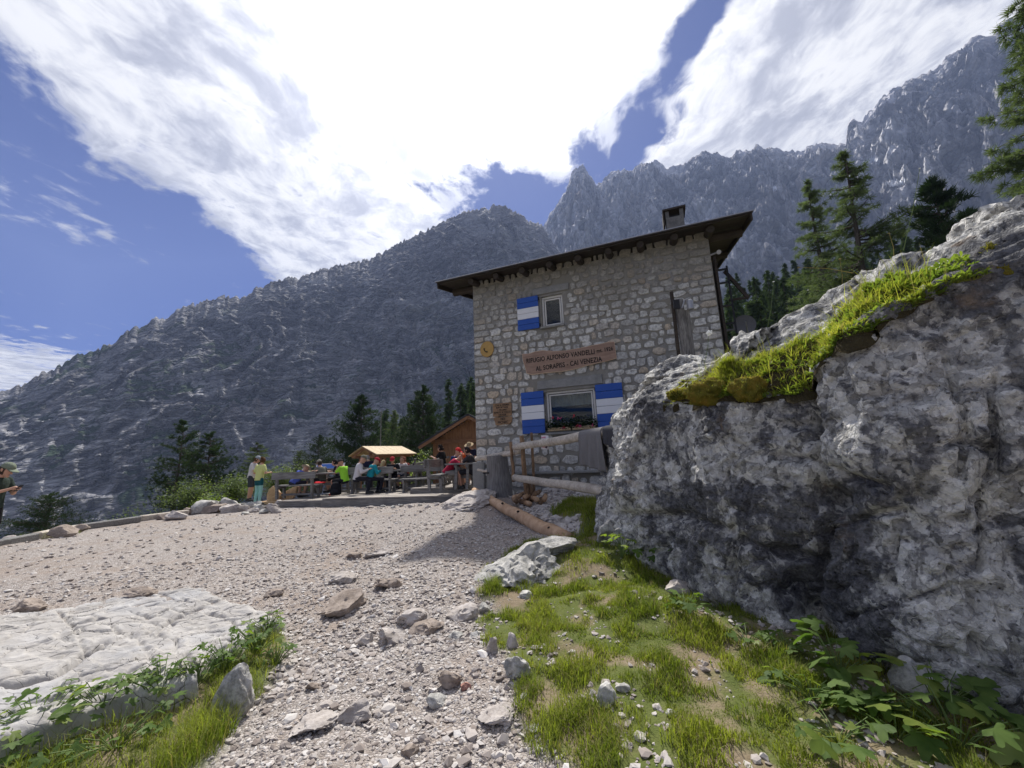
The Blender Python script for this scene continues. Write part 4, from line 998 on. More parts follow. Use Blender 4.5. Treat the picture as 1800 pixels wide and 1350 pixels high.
# --- loose gravel on the yard
def pebbles(N, r0, r1, s0, s1, seed, az=62, extra=None, turf=False):
    rg = np.random.default_rng(seed); x = np.zeros(0); y = np.zeros(0)
    while len(x) < N:
        r = np.exp(rg.uniform(math.log(r0), math.log(r1), N*2)); a = np.radians(rg.uniform(-az, az, N*2)); xx, yy = r*np.sin(a), r*np.cos(a)
        ok = ((rg.random(N*2) > grass_mask(xx, yy)*1.15-.06) if not turf else (poly_sd(xx, yy, GRASS_R) > -.1) & (fbm(np.stack([xx*2.6, yy*2.6, xx*0+8], 1), 3) < -.12)) & (poly_sd(xx, yy, SL) < .02)
        if extra is not None: ok &= extra(xx, yy)
        x = np.r_[x, xx[ok]]; y = np.r_[y, yy[ok]]
    x, y = x[:N], y[:N]; z = ground_z(x, y)
    s = s0*(s1/s0)**(rg.random(N)**1.7)
    b, f = ICO[1]; b = b[:12] if len(b) < 13 else b
    n = len(b); v = b[None]*(1+rg.uniform(-.5, .42, (N, n, 1)))*s[:, None, None]*np.stack([rg.uniform(.7, 1.25, N), rg.uniform(.7, 1.25, N), rg.uniform(.35, .75, N)], 1)[:, None, :]
    an = rg.uniform(0, 6.28, N); ca, sa = np.cos(an)[:, None], np.sin(an)[:, None]; tl = rg.uniform(-.4, .4, N)[:, None]
    vx, vy, vz = v[..., 0], v[..., 1], v[..., 2]; vz = vz+vx*tl; v = np.stack([vx*ca-vy*sa, vx*sa+vy*ca, vz], -1)
    v += np.stack([x, y, z+s*.18], 1)[:, None, :]
    fa = (f[None]+np.arange(N)[:, None, None]*n).reshape(-1, 3)
    return v.reshape(-1, 3), fa, np.repeat(rg.random(N), n)
def f_pebble(n, b):
    t = n.attr('tone').outputs['Fac']; p = n.pos()
    c = n.ramp(t, [(0, (.20, .165, .145)), (.25, (.345, .305, .28)), (.55, (.44, .40, .37)), (.85, (.53, .50, .47)), (1, (.66, .635, .61))])
    n.put(b.inputs['Base Color'], n.mix(n.mul(n.noise(p, 90., 3), .5), c, (.30, .26, .23)))
M['pebble'] = material('limestone_gravel', f_pebble, rough=.92, spec=.2)
VS, FS, TS, o = [], [], [], 0
for args in ((16500, 1.5, 4.4, .005, .021, 1), (9000, 3.6, 8.5, .011, .03, 2), (800, 1.6, 7., .02, .045, 3), (2600, 8., 15., .02, .045, 4)):
    v, f, t = pebbles(*args); VS.append(v); FS.append(f+o); TS.append(t); o += len(v)
me = np_mesh('gravel', np.concatenate(VS), tris=np.concatenate(FS), mats=[M['pebble']]); fattr(me, 'tone', np.concatenate(TS))
tag(link('gravel', me), 'loose pale limestone gravel strewn over the yard', kind='stuff')
v, f, t = pebbles(2600, 1.6, 6.5, .006, .03, 12, 60, None, True)
me = np_mesh('turf_pebbles', v, tris=f, mats=[M['pebble']]); fattr(me, 'tone', t*.75+.05); tag(link('turf_pebbles', me), 'small pale stones lying on bare soil in the turf', kind='stuff')
# whiter stony bed between the log and the hut
BED = poly_world([(845,868),(925,900),(1000,940),(1040,935),(1080,905),(1100,880),(1080,862),(950,860)])
v, f, t = pebbles(1900, 5.5, 11., .025, .085, 9, 30, lambda a, b: poly_sd(a, b, BED) > 0)
me = np_mesh('cobble_bed', v, tris=f, mats=[M['pebble']]); fattr(me, 'tone', t*.4+.5); tag(link('cobble_bed', me), 'grey-white cobbles heaped between the peeled log and hut', kind='stuff')
# ------------------------------------------------------------------ vegetation
def f_leaf(lo, hi, trans=.45, sc=6., var=True):
    def f(n, b):
        nt = n.t; out = nt.nodes['Material Output']
        k = n.noise(n.vmath('ADD', n.pos(), n.comb(n.mul(n.rnd(), 40.), 0., 0.)), sc, 3)
        c = n.mix(n.smooth(k, .3, .7), lo, hi)
        if var: c = n.mix(n.mul(n.rnd(), .35), c, tuple(x*.6 for x in hi))
        n.put(b.inputs['Base Color'], c)
        tr = nt.nodes.new('ShaderNodeBsdfTranslucent'); n.put(tr.inputs[0], n.mix(1., c, (1.25, 1.35, .7), 'MULTIPLY'))
        mx = nt.nodes.new('ShaderNodeMixShader'); mx.inputs[0].default_value = trans
        nt.links.new(b.outputs[0], mx.inputs[1]); nt.links.new(tr.outputs[0], mx.inputs[2]); nt.links.new(mx.outputs[0], out.inputs['Surface'])
    return f
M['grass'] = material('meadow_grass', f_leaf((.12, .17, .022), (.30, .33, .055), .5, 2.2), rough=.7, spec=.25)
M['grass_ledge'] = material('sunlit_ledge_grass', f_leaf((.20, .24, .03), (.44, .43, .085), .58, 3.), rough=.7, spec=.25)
M['grass_dry'] = material('dry_grass', f_leaf((.22, .19, .08), (.36, .30, .13), .4, 3.), rough=.8)
M['leaf'] = material('broad_leaf', f_leaf((.06, .115, .022), (.14, .215, .05), .45, 9.), rough=.6, spec=.25)
M['leaf_light'] = material('fresh_leaf', f_leaf((.12, .185, .03), (.24, .30, .06), .5, 5.), rough=.5, spec=.35)
M['shrub'] = material('shrub_leaf', f_leaf((.075, .12, .03), (.17, .22, .065), .4, 2.), rough=.6)
M['stem'] = material('green_stem', color=(.12, .17, .05), rough=.7)
M['needle_larch'] = material('larch_needles', f_leaf((.06, .09, .042), (.14, .18, .085), .4, .8), rough=.7, spec=.2)
M['needle_pine'] = material('pine_needles', f_leaf((.016, .032, .016), (.045, .075, .03), .25, .8), rough=.7, spec=.2)
M['needle_far'] = material('spruce_needles', f_leaf((.035, .058, .03), (.075, .11, .052), .3, .4), rough=.8, spec=.1)
M['bark'] = material('tree_bark', f_wood((.05, .042, .036), (.12, .10, .085), (9, 9, 1.5), 2., .8, .02), rough=.95, spec=.1)
M['moss'] = material('golden_moss', lambda n, b: (n.put(b.inputs['Base Color'], n.ramp(n.noise(n.pos(), 7., 5, .6), [(.32, (.05, .06, .012)), (.5, (.16, .14, .025)), (.68, (.27, .18, .035))])),
                                                 n.put(b.inputs['Normal'], n.bump(n.noise(n.pos(), 90., 3), 1., .02))), rough=.95, spec=.05)
M['soil'] = material('dark_root_soil', lambda n, b: (n.put(b.inputs['Base Color'], n.mix(n.noise(n.pos(), 18., 5), (.018, .014, .01), (.085, .07, .035))),
                                                    n.put(b.inputs['Normal'], n.bump(n.noise(n.pos(), 40., 4), 1., .03))), rough=.98, spec=.05)

def blade_arrays(base, h, wd, bend, rg, up=None):
    N = len(base); a = rg.uniform(0, 2*np.pi, N); ld = np.stack([np.cos(a), np.sin(a), np.zeros(N)], 1)
    b2 = a+np.pi/2+rg.uniform(-.6, .6, N); sd = np.stack([np.cos(b2), np.sin(b2), np.zeros(N)], 1)
    upv = np.tile([0, 0, 1.], (N, 1)) if up is None else up
    vs = []
    for t, k in ((0., 1.), (.55, .8)):
        c = base+upv*(h*t*(1-.25*bend*t))[:, None]+ld*(h*bend*t*t)[:, None]
        vs += [c-sd*(wd*k/2)[:, None], c+sd*(wd*k/2)[:, None]]
    vs.append(base+upv*(h*(1-.25*bend))[:, None]+ld*(h*bend)[:, None])
    v = np.stack(vs, 1).reshape(-1, 3); o = np.arange(N)[:, None]*5
    q = o+np.array([[0, 1, 3, 2]]); t = o+np.array([[2, 3, 4]])
    return v, q, t
def blades_obj(name, label, base, h, wd, bend, mats, rg, dry=.08):
    v, q, t = blade_arrays(base, h, wd, bend, rg); N = len(base)
    mi = (rg.random(N) < dry).astype(int)
    me = np_mesh(name, v, tris=t, quads=q, mats=mats, mat_idx=np.concatenate([mi, mi]))
    return tag(link(name, me), label, kind='stuff')

def in_poly(poly, N, rg, fn):
    mn, mx = poly.min(0), poly.max(0); xs = np.zeros(0); ys = np.zeros(0)
    while len(xs) < N:
        x = rg.uniform(mn[0], mx[0], N*3); y = rg.uniform(mn[1], mx[1], N*3); ok = fn(x, y); xs = np.r_[xs, x[ok]]; ys = np.r_[ys, y[ok]]
    return xs[:N], ys[:N]
rg = np.random.default_rng(3)
PLc = np.vstack([PLN, [(9, 3), (9, 9), (4, 9)]])
def meadow(x, y):
    n = fbm(np.stack([x*2.6, y*2.6, x*0+8], 1), 3); m = grass_mask(x, y)
    dens = m*sstep(n, -.20, .22); dist = np.hypot(x, y)
    return (rg.random(len(x)) < dens*np.clip(9/dist**1.6, .1, 1.)) & (x < 4.6) & (y > .9)
x, y = in_poly(GRASS_R, 95000, rg, meadow); z = ground_z(x, y)
cl = fbm(np.stack([x*3.2, y*3.2, x*0+2], 1), 3)
h = (.024+.05*rg.random(len(x)))*(1+1.7*np.clip(cl, -.45, 1.2)); 
blades_obj('grass', 'short tufted green turf between path and boulder', np.stack([x, y, z-.006], 1), h, rg.uniform(.0025, .005, len(x))*(1+.16*y), rg.uniform(.15, .9, len(x)), [M['grass'], M['grass_dry']], rg, .10)
x, y = in_poly(GRASS_L, 7000, rg, lambda a, b: (grass_mask(a, b) > .4) & (poly_sd(a, b, SL) < -.02)); z = ground_z(x, y)
blades_obj('grass', 'long green grass in the shade below the pale slab', np.stack([x, y, z-.006], 1), rg.uniform(.05, .17, len(x)), rg.uniform(.002, .005, len(x)), rg.uniform(.2, .9, len(x)), [M['grass'], M['grass_dry']], rg)
x, y = in_poly(GRASS_H, 3500, rg, lambda a, b: grass_mask(a, b) > .4); z = ground_z(x, y)
blades_obj('grass', 'grass patch growing through cobbles near the rail fence', np.stack([x, y, z], 1), rg.uniform(.06, .16, len(x)), rg.uniform(.006, .011, len(x)), rg.uniform(.2, .8, len(x)), [M['grass'], M['grass_dry']], rg)
# tufts along the turf edge and scattered through the gravel
def tuft(px, py, n, r, h, depth=None, wdt=.004):
    q = on_ground(px, py) if depth is None else P(px, py, depth)
    a = rg.uniform(0, 6.28, n); rr = r*np.sqrt(rg.random(n)); x, y = q[0]+rr*np.cos(a), q[1]+rr*np.sin(a)
    z = ground_z(x, y) if depth is None else np.full(n, q[2])
    return np.stack([x, y, z-.01], 1), rg.uniform(.5, 1., n)*h, rg.uniform(.6, 1.2, n)*wdt, rg.uniform(.2, .9, n)
T = [tuft(*a) for a in ((868,1040,300,.10,.16),(945,1010,260,.12,.14),(905,1040,200,.12,.12),(1010,1010,260,.16,.11),(1040,985,260,.2,.10),(955,1150,260,.12,.13),(1010,1180,260,.14,.13),(930,1225,300,.10,.12),
     (960,1300,320,.12,.14),(1000,1265,240,.12,.12),(1060,1330,300,.14,.12),(1100,1290,300,.14,.10),(1190,1090,300,.16,.14),(1230,1120,300,.16,.14),(1130,1060,260,.14,.12),(370,1300,360,.14,.20),(395,1240,300,.10,.18),(330,1340,360,.16,.22),
     (440,1230,120,.08,.08),(600,1060,60,.07,.04),(712,1090,60,.06,.04),(620,1055,50,.06,.05),(185,1110,120,.12,.03),(345,1100,90,.12,.025),(100,938,300,.3,.22),(70,945,300,.35,.25),(40,950,200,.3,.15),(120,940,160,.2,.16),
     (950,955,300,.25,.1),(985,960,300,.25,.1),(520,890,60,.2,.12),(600,888,60,.2,.14),(690,886,80,.2,.16),(1060,900,200,.3,.15))]
blades_obj('grass_tufts', 'grass tufts along the turf edge and in gaps of the gravel', *[np.concatenate(c) for c in zip(*T)], [M['grass'], M['grass_dry']], rg, .1)

# --- turf strip on the sloping ledge of the great boulder
lip_i = NV1-1
L_lo, L_hi = VB[:, lip_i+2], VB[:, lip_i+26]
lpx = np.array([900+FPX*((q-CC)@CR)/max((q-CC)@CF, .2) for q in VB[:, lip_i]])
vis = np.where((lpx > 1165) & (lpx < 1735) & (np.arange(NS) > np.argmin(np.where(np.arange(NS) < NS//2, lpx, 9e9))))[0]
i0, i1 = vis.min(), vis.max()
def ledge_pt(i, k, lift=0.):
    i = np.asarray(i, int); j = lip_i-4+np.asarray(k)*30; j0 = np.floor(j).astype(int); u = (j-j0)[:, None]; q = VB[i, j0]*(1-u)+VB[i, j0+1]*u
    q = q.copy(); q[:, 2] += lift; return q
# root mat
ns_, nk = (i1-i0)//2, 14; ii_ = np.linspace(i0, i1, ns_).astype(int); mat_v = []
for k in range(nk):
    kk = -.35+1.35*k/(nk-1); q = ledge_pt(ii_, np.full(ns_, max(kk, 0.)))
    prof = max(0., math.sin(math.pi*k/(nk-1)))**.6; endf = np.minimum(1, np.minimum(np.arange(ns_), ns_-1-np.arange(ns_))/14)
    nz = fbm(q*4+3, 3); wob = .7+.5*fbm(q*1.7+9, 2)
    q = q.copy(); q[:, 2] += (prof*.09*wob+nz*.03)*endf-.01
    if kk < 0: q -= np.c_[inn[ii_], np.zeros(ns_)]*(-kk)*(.16*np.clip(.6+1.6*fbm(q*2.6+4, 3), 0, 1.5)*endf)[:, None]; q[:, 2] += kk*.26*wob*np.clip(.5+1.8*fbm(q*2.6+4, 3), -.1, 1.6)
    mat_v.append(q)
mv = np.stack(mat_v, 1)
tag(link('turf_mat', np_mesh('turf_mat', mv.reshape(-1, 3), quads=grid_quads(ns_, nk), smooth=True, mats=[M['soil']])), 'dark rooty turf mat overhanging the boulder ledge', kind='stuff')
NBL = 26000; bi = rg.integers(0, ns_, NBL); bk = rg.integers(3, nk-1, NBL); bt = rg.random(NBL)[:, None]
base = mv[bi, bk]*(1-bt)+mv[np.minimum(bi+1, ns_-1), bk]*bt
keep_ = (fbm(base*2.4+7, 3) > -.16) | (rg.random(NBL) < .18); base = base[keep_]; bi = bi[keep_]; NBL = len(base)
hh = rg.uniform(.03, .10, NBL)*(1+.9*np.clip(fbm(base*3, 2), -.5, 1.2)); fade = np.minimum(1, np.minimum(bi, ns_-1-bi)/20)
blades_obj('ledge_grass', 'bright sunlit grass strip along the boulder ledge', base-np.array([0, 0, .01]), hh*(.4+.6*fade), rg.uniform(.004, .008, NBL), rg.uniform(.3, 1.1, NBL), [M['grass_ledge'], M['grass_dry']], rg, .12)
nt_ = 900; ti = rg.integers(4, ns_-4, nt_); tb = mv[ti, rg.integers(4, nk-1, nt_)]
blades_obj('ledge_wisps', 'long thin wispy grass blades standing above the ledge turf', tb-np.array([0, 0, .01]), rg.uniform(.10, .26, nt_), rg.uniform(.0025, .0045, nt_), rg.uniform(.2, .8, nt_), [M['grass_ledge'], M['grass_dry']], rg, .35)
# broad leaf rosettes on the same ledge (right part)
NLf = 4200; bi = (ns_*(.30+.68*rg.random(NLf)**.9)).astype(int).clip(0, ns_-2); bk = rg.integers(2, nk-2, NLf); bt = rg.random(NLf)[:, None]
base = mv[bi, bk]*(1-bt)+mv[bi+1, bk]*bt
def leaf_cards(base, L, W, tilt, rg, yaw=None):
    N = len(base); a = rg.uniform(0, 2*np.pi, N) if yaw is None else yaw; dr = np.stack([np.cos(a)*np.cos(tilt), np.sin(a)*np.cos(tilt), np.sin(tilt)], 1)
    sd = np.stack([-np.sin(a), np.cos(a), np.zeros(N)], 1); nn = np.cross(dr, sd)
    vs = [base]
    for t, k, dp in ((.3, .8, .0), (.65, 1., -.06), (1., 0., -.2)):
        c = base+dr*(L*t)[:, None]+nn*(L*dp*0-0)[:, None]+np.array([0, 0, 1.])*(L*dp)[:, None]
        if k: vs += [c-sd*(W*k/2)[:, None]-nn*(W*-.12*k)[:, None], c, c+sd*(W*k/2)[:, None]-nn*(W*-.12*k)[:, None]]
        else: vs.append(c)
    v = np.stack(vs, 1).reshape(-1, 3); o = np.arange(N)[:, None]*8
    t = np.concatenate([o+np.array([[0, 2, 1]]), o+np.array([[0, 3, 2]]), o+np.array([[4, 5, 7]]), o+np.array([[5, 6, 7]])])
    q = np.concatenate([o+np.array([[1, 2, 5, 4]]), o+np.array([[2, 3, 6, 5]])])
    return v, q, t
v, q, t = leaf_cards(base, rg.uniform(.04, .085, NLf), rg.uniform(.012, .022, NLf), rg.uniform(.1, 1.2, NLf), rg)
tag(link('ledge_leaves', np_mesh('ledge_leaves', v, tris=t, quads=q, smooth=True, mats=[M['leaf_light']])), 'small bright leaf rosettes crowding the boulder ledge', kind='stuff')
# mosses
MOSSB = []
def moss(label, px, py, dep, wpx, asp, seed):
    dep_ = dep; wd = wpx/FPX*dep_; q = P(px, py, dep_); v, f = ICO[4]; p = v*2.2+seed*5.1
    v = v*(1+fbm(p, 3)*.26+(cell(p*1.6)[0]-.5)*.22+(cell(p*5)[0]-.5)*.10+fbm(p*9, 2)*.05)[:, None]*np.array([wd/2, wd/2*asp[0], wd/2*asp[1]])
    rgm = np.random.default_rng(seed+70); pick = rgm.integers(0, len(v), 1500); bb = v[pick]+np.array(q); nv_ = v[pick]/np.linalg.norm(v[pick], axis=1)[:, None]
    o_ = bb[(nv_[:, 1] < .5)]; MOSSB.append(o_-np.array([0, 0, .003]))
    return tag(link('moss_cushion', np_mesh('moss_cushion', v, tris=f, smooth=True, mats=[M['moss']]), None, tuple(q)), label, 'moss')
def lip_depth(px):
    i = np.argmin(np.abs(lpx-px)+(np.abs(np.arange(NS)-NS//2) > NS*.42)*500); return float((VB[i, lip_i]-CC)@CF)
moss('small yellow-green moss pad at the left end of the ledge', 1192, 694, lip_depth(1192)-.03, 38, (.7, .5), 1)
moss('large golden-brown moss cushion on the ledge edge', 1245, 690, lip_depth(1245)-.05, 74, (.7, .62), 2)
moss('olive moss cushion right of the golden one', 1318, 684, lip_depth(1318)-.05, 66, (.7, .66), 3)
moss('rust-coloured moss hanging below the overhanging knob', 1748, 455, lip_depth(1735)+.12, 34, (.6, 1.5), 4)
moss('dark grey-green moss pad under the overhanging knob', 1768, 488, lip_depth(1740)+.02, 76, (.7, .6), 5)
moss('dark moss clump in the hollow halfway down the boulder', 1450, 872, 4.0, 46, (.8, .7), 6)
M['moss_tip'] = material('moss_tips', f_leaf((.13, .12, .02), (.30, .22, .045), .4, 4., False), rough=.9)
mb_ = np.concatenate(MOSSB); n_ = len(mb_); blades_obj('moss_tips', 'fine fuzzy tips covering the moss cushions', mb_, rg.uniform(.012, .028, n_), rg.uniform(.003, .006, n_), rg.uniform(.2, 1., n_), [M['moss_tip'], M['grass_ledge']], rg, .3)
# tall flower stalks on the boulder top
def stalk(label, px, py, px2, py2, dep, head, k):
    r = thing('flower_stalk', label, 'flower', P(px, py, dep)); a = Vector((0, 0, 0)); b = Vector(P(px2, py2, dep)-P(px, py, dep)); mid = (a+b)*.5+Vector((.02, 0, .02))
    MB().tube([a, mid, b], [.0035, .003, .002], 5).build('stem', M['stem'] if k else M['grass_dry'], r)
    if head:
        mbh = MB()
        for _ in range(16): mbh.ball((b.x+random.gauss(0, head*.4), b.y+random.gauss(0, head*.4), b.z+random.gauss(0, head*.25)), head*.26, 6, 4)
        mbh.build('flower_head', M['petal'] if k else M['grass_dry'], r)
M['petal'] = material('white_petals', color=(.78, .78, .72), rough=.7)
stalk('white umbel flower standing before the hut wall on the boulder', 1238, 640, 1246, 586, 5.2, .055, 1)
stalk('dry hooked white stalk on the boulder crest', 1572, 465, 1563, 410, 3.9, .012, 0)
stalk('long thin grass stem rising highest above the crest', 1588, 440, 1617, 296, 3.9, .012, 1)
stalk('pale seed stalk leaning left over the crest', 1500, 480, 1404, 470, 4.2, .014, 0)
stalk('upright seed stalk at the middle of the ledge', 1480, 520, 1476, 455, 4.2, .016, 0)
stalk('slanted seed stalk left of the larches', 1345, 600, 1360, 495, 4.7, .012, 1)
stalk('fine stalk leaning right near the dish', 1360, 600, 1420, 510, 4.7, .010, 1)

# --- leafy plants with large lobed leaves
def lobed_leaf(seed, lobes=3, L=1.):
    rg_ = np.random.default_rng(seed); n = 27; v = [(0, 0, 0)]; 
    for k in range(n):
        a = RAD(-125)+RAD(250)*k/(n-1); u = (k/(n-1))*lobes; lob = max(1e-6, abs(math.sin(math.pi*u)))**.8
        r = (.40+.60*lob)*(1-.30*abs(a)/RAD(125))*(1+.05*(k % 2))*(1+rg_.uniform(-.05, .05)); v.append((.28+r*.62*math.cos(a), r*.62*math.sin(a), -.16*r*r+.05*lob+rg_.uniform(-.012, .012)))
    v[0] = (.22, 0, .02)
    return v, [(0, k, k+1) for k in range(1, n)]
LEAF = []
for sd_, lb in ((1, 3), (2, 5), (3, 3), (4, 5)):
    v, f = lobed_leaf(sd_, lb); LEAF.append((v, f))
def leaf_mesh(k, mat):
    v, f = LEAF[k]; me = bpy.data.meshes.new('leaf'); me.from_pydata(v, [], f); me.materials.append(mat); me.polygons.foreach_set('use_smooth', np.ones(len(f), bool)); me.update(); return me
LMS = {m_: [leaf_mesh(k, M[m_]) for k in range(4)] for m_ in ('leaf', 'leaf_light')}
def leafy(label, px, py, n, size, hgt, spread, mat='leaf', depth=None, group='large-leaved plants at the boulder foot'):
    q = on_ground(px, py) if depth is None else P(px, py, depth)
    zz = ground_z(q[0], q[1])[0] if depth is None else q[2]
    r = thing('leafy_plant', label, 'plant', (q[0], q[1], zz), 0, group)
    for k in range(int(n*1.7)):
        a = random.uniform(0, 6.28); rad = spread*1.15*math.sqrt(random.random()); hh = hgt*random.uniform(.45, 1.)
        tip = Vector((rad*math.cos(a), rad*math.sin(a), hh))
        MB().tube([(0, 0, -.02), tip*.5+Vector((0, 0, hh*.12)), tip], [.004, .003, .002], 5).build('leaf_stalk', M['stem'], r)
        lf = link('leaf', random.choice(LMS[mat if random.random() < .8 else 'leaf_light']), r, tip); s = size*random.uniform(.42, 1.12); lf.scale = (s, s, s)
        lf.rotation_euler = (random.uniform(-.6, .6), random.uniform(-.45, .7), a+random.uniform(-.7, .7))
plants = [
 ('tallest broad-leaved plant rising before the dark hollow of the boulder', 1480, 1215, 9, .20, .30, .16, 'leaf'), ('broad-leaved plant right of the tallest one, darker leaves', 1540, 1270, 8, .18, .16, .18, 'leaf'),
 ('plant with pointed leaves at the bottom right corner', 1690, 1330, 10, .20, .26, .22, 'leaf'), ('plant with upright folded leaves above the corner plant', 1660, 1275, 7, .19, .30, .14, 'leaf'),
 ('dense leafy plant at the very right edge of the picture', 1780, 1320, 9, .19, .22, .2, 'leaf'), ('low leafy plant between the tallest plant and the corner', 1580, 1318, 9, .16, .14, .2, 'leaf'),
 ('small clover-like plant at the foot of the boulder crack', 1385, 1160, 10, .10, .12, .14, 'leaf'), ('small plant just left of the clover-like one', 1315, 1140, 9, .09, .10, .13, 'leaf'),
 ('low plant in front of the tallest plant', 1430, 1240, 10, .12, .12, .18, 'leaf'), ('bright yellow-green plant at the boulder left corner', 1095, 985, 14, .15, .30, .16, 'leaf_light'),
 ('green bushy plant beside the bright yellow-green one', 1140, 995, 16, .13, .26, .2, 'leaf'), ('leafy plant at the foot of the white flowers', 1210, 1090, 12, .11, .14, .15, 'leaf'),
 ('dark leafy plant higher by the boulder under white flowers', 1195, 1005, 16, .11, .34, .18, 'leaf'), ('low plant along the bottom edge right of centre', 1480, 1330, 8, .13, .1, .18, 'leaf')]
for a in plants: leafy(*a)
lplants = [
 ('lush plant at the slab front with large pointed leaves', 180, 1275, 13, .17, .30, .20), ('leafy plant in the shade at the bottom left corner', 60, 1310, 13, .17, .26, .22), ('leafy plant right of the lush one under slab edge', 280, 1250, 13, .15, .28, .18),
 ('plant filling the notch at the slab corner', 395, 1195, 13, .13, .24, .14), ('tall leafy plant at the right end of the slab', 450, 1165, 16, .12, .26, .14), ('topmost leafy plant at the slab tip', 470, 1120, 14, .10, .20, .12),
 ('plant low beside the gravel under the slab tip', 485, 1175, 11, .10, .16, .10), ('leafy plant at the bottom below the lush one', 200, 1335, 11, .15, .16, .22), ('plant between lush one and slab notch', 340, 1225, 11, .13, .24, .14), ('edge plant at the far lower left', 5, 1340, 11, .17, .2, .2)]
lplants = [(l_, a_, b_, int(n_*1.7), sz*.62, hh_*.9, sp_*1.1) for l_, a_, b_, n_, sz, hh_, sp_ in lplants]
for a in lplants: leafy(*a, mat='leaf', group='leafy plants below the pale slab')
# starry white flowers by the boulder
fl = thing('flower_patch', 'patch of tiny white star flowers against the boulder foot', 'flowers', on_ground(1205, 1010))
mbf = MB()
for k in range(46):
    px_, py_ = (random.gauss(1205, 22), random.gauss(925, 14)) if k < 24 else (random.gauss(1222, 10), random.gauss(1000, 22))
    qq = P(px_, py_, 4.75 if k < 24 else 4.35)-np.array(fl.location); c = Vector(qq); r_ = .012
    pts = [c]+[c+Vector((math.cos(a)*r_*(1 if j % 2 else .45), -.004, math.sin(a)*r_*(1 if j % 2 else .45))) for j, a in enumerate(np.linspace(0, 6.283, 11)[:-1])]
    mbf.add(pts, [(0, 1+j, 1+(j+1) % 10) for j in range(10)])
mbf.build('petals', M['petal'], fl)
x_, y_ = fl.location.x, fl.location.y
mbs = MB()
for k in range(20):
    qq = P(random.gauss(1205, 20), random.gauss(935, 14), 4.76)-np.array(fl.location); mbs.tube([(qq[0]*.5, qq[1]*.5, 0), (qq[0]*.8, qq[1]*.8, qq[2]*.6), tuple(qq)], .0025, 4)
mbs.build('stems', M['stem'], fl)

# ------------------------------------------------------------------ trees
def sprays(pts, dirs, m, L, W, spread, rg):
    P_ = np.repeat(pts, m, 0); D_ = np.repeat(dirs, m, 0)+rg.normal(size=(len(P_), 3))*spread; D_ /= np.linalg.norm(D_, axis=1)[:, None]+1e-9
    S_ = np.cross(D_, rg.normal(size=D_.shape)); S_ /= np.linalg.norm(S_, axis=1)[:, None]+1e-9; l = L*rg.uniform(.6, 1.2, len(P_)); P_ = P_+rg.normal(size=P_.shape)*L*.15
    return np.stack([P_-S_*(W/2), P_+S_*(W/2), P_+D_*l[:, None]], 1).reshape(-1, 3)
def tree_meshes(kind, h, spread, seed, dens=1., needle=1.):
    rg = np.random.default_rng(seed); tr = MB(); pts_, dirs_ = [], []
    lean_ = rg.normal(size=2)*.012*h
    axis = lambda t: np.array([lean_[0]*t+.02*h*math.sin(t*3+seed)*.3, lean_[1]*t, h*t])
    tr.tube([axis(t) for t in (0, .15, .35, .6, .85, 1.)], [h*.017+.03, h*.015+.02, h*.012, h*.008, h*.004, .006], 8)
    if kind == 'pine': nb, t0 = int(85*dens), .05
    elif kind == 'larch': nb, t0 = int(105*dens), .14
    else: nb, t0 = int(42*dens), .06
    for k in range(nb):
        t = t0+(1-t0)*((k+rg.random())/nb)**.92; a = rg.uniform(0, 6.283); c = axis(t)
        if kind == 'pine':
            prof = min(1., (1-t)*1.6)**.85*(.72+.28*min(1, t*4)); L = spread*prof*rg.uniform(.55, 1.12)+.10; drop = rg.uniform(-.12, .28)
        elif kind == 'larch':
            L = spread*((1-t)**.75)*rg.uniform(.5, 1.15)+.1; drop = rg.uniform(-.38, .05)
        else:
            L = spread*((1-t)**.9)*rg.uniform(.75, 1.1)+.06; drop = rg.uniform(-.42, -.1)
        o = np.array([math.cos(a), math.sin(a), 0.]); n = max(3, int(L/min(h*.018, .20)*.8)); prev = c; bp_ = [c]
        for j in range(1, n+1):
            u = j/n; q = c+o*L*u+np.array([0, 0, 1.])*L*(drop*u+(.22*u*u if kind != 'far' else .05*u*u))+rg.normal(size=3)*L*.02
            bp_.append(q); dr = q-prev; dr /= np.linalg.norm(dr)+1e-9; prev = q
            if u > (.18 if kind != 'pine' else .30):
                if kind == 'pine':
                    for _ in range(3): pts_.append(q+rg.normal(size=3)*np.array([.13, .13, .05])*L); dirs_.append(dr*.8+np.array([0, 0, .45]))
                else:
                    pts_.append(q); dirs_.append(dr*.6+np.array([0, 0, -.15]))
                    sdv = np.cross(dr, [0, 0, 1.]); tw = L*.30*(1-.65*u)
                    for sg_ in (-1, 1):
                        for uu in (.4, 1.):
                            pts_.append(q+sdv*sg_*tw*uu+np.array([0, 0, -.22*tw*uu])); dirs_.append(dr*.5+sdv*sg_*.7+np.array([0, 0, -.25]))
        if kind != 'far': tr.tube([bp_[0], bp_[len(bp_)//2], bp_[-1]], [h*.0035+.006, h*.002+.004, .003], 4, cap=False)
    pts_, dirs_ = np.array(pts_), np.array(dirs_)
    if kind == 'pine': v = sprays(pts_, dirs_, int(9*needle), h*.030, h*.0050, .55, rg)
    elif kind == 'larch': v = sprays(pts_, dirs_, int(7*needle), min(h*.024, .27), min(h*.0034, .034), .6, rg)
    else: v = sprays(pts_, dirs_, int(4*needle), h*.060, h*.014, .35, rg)
    return tr, v
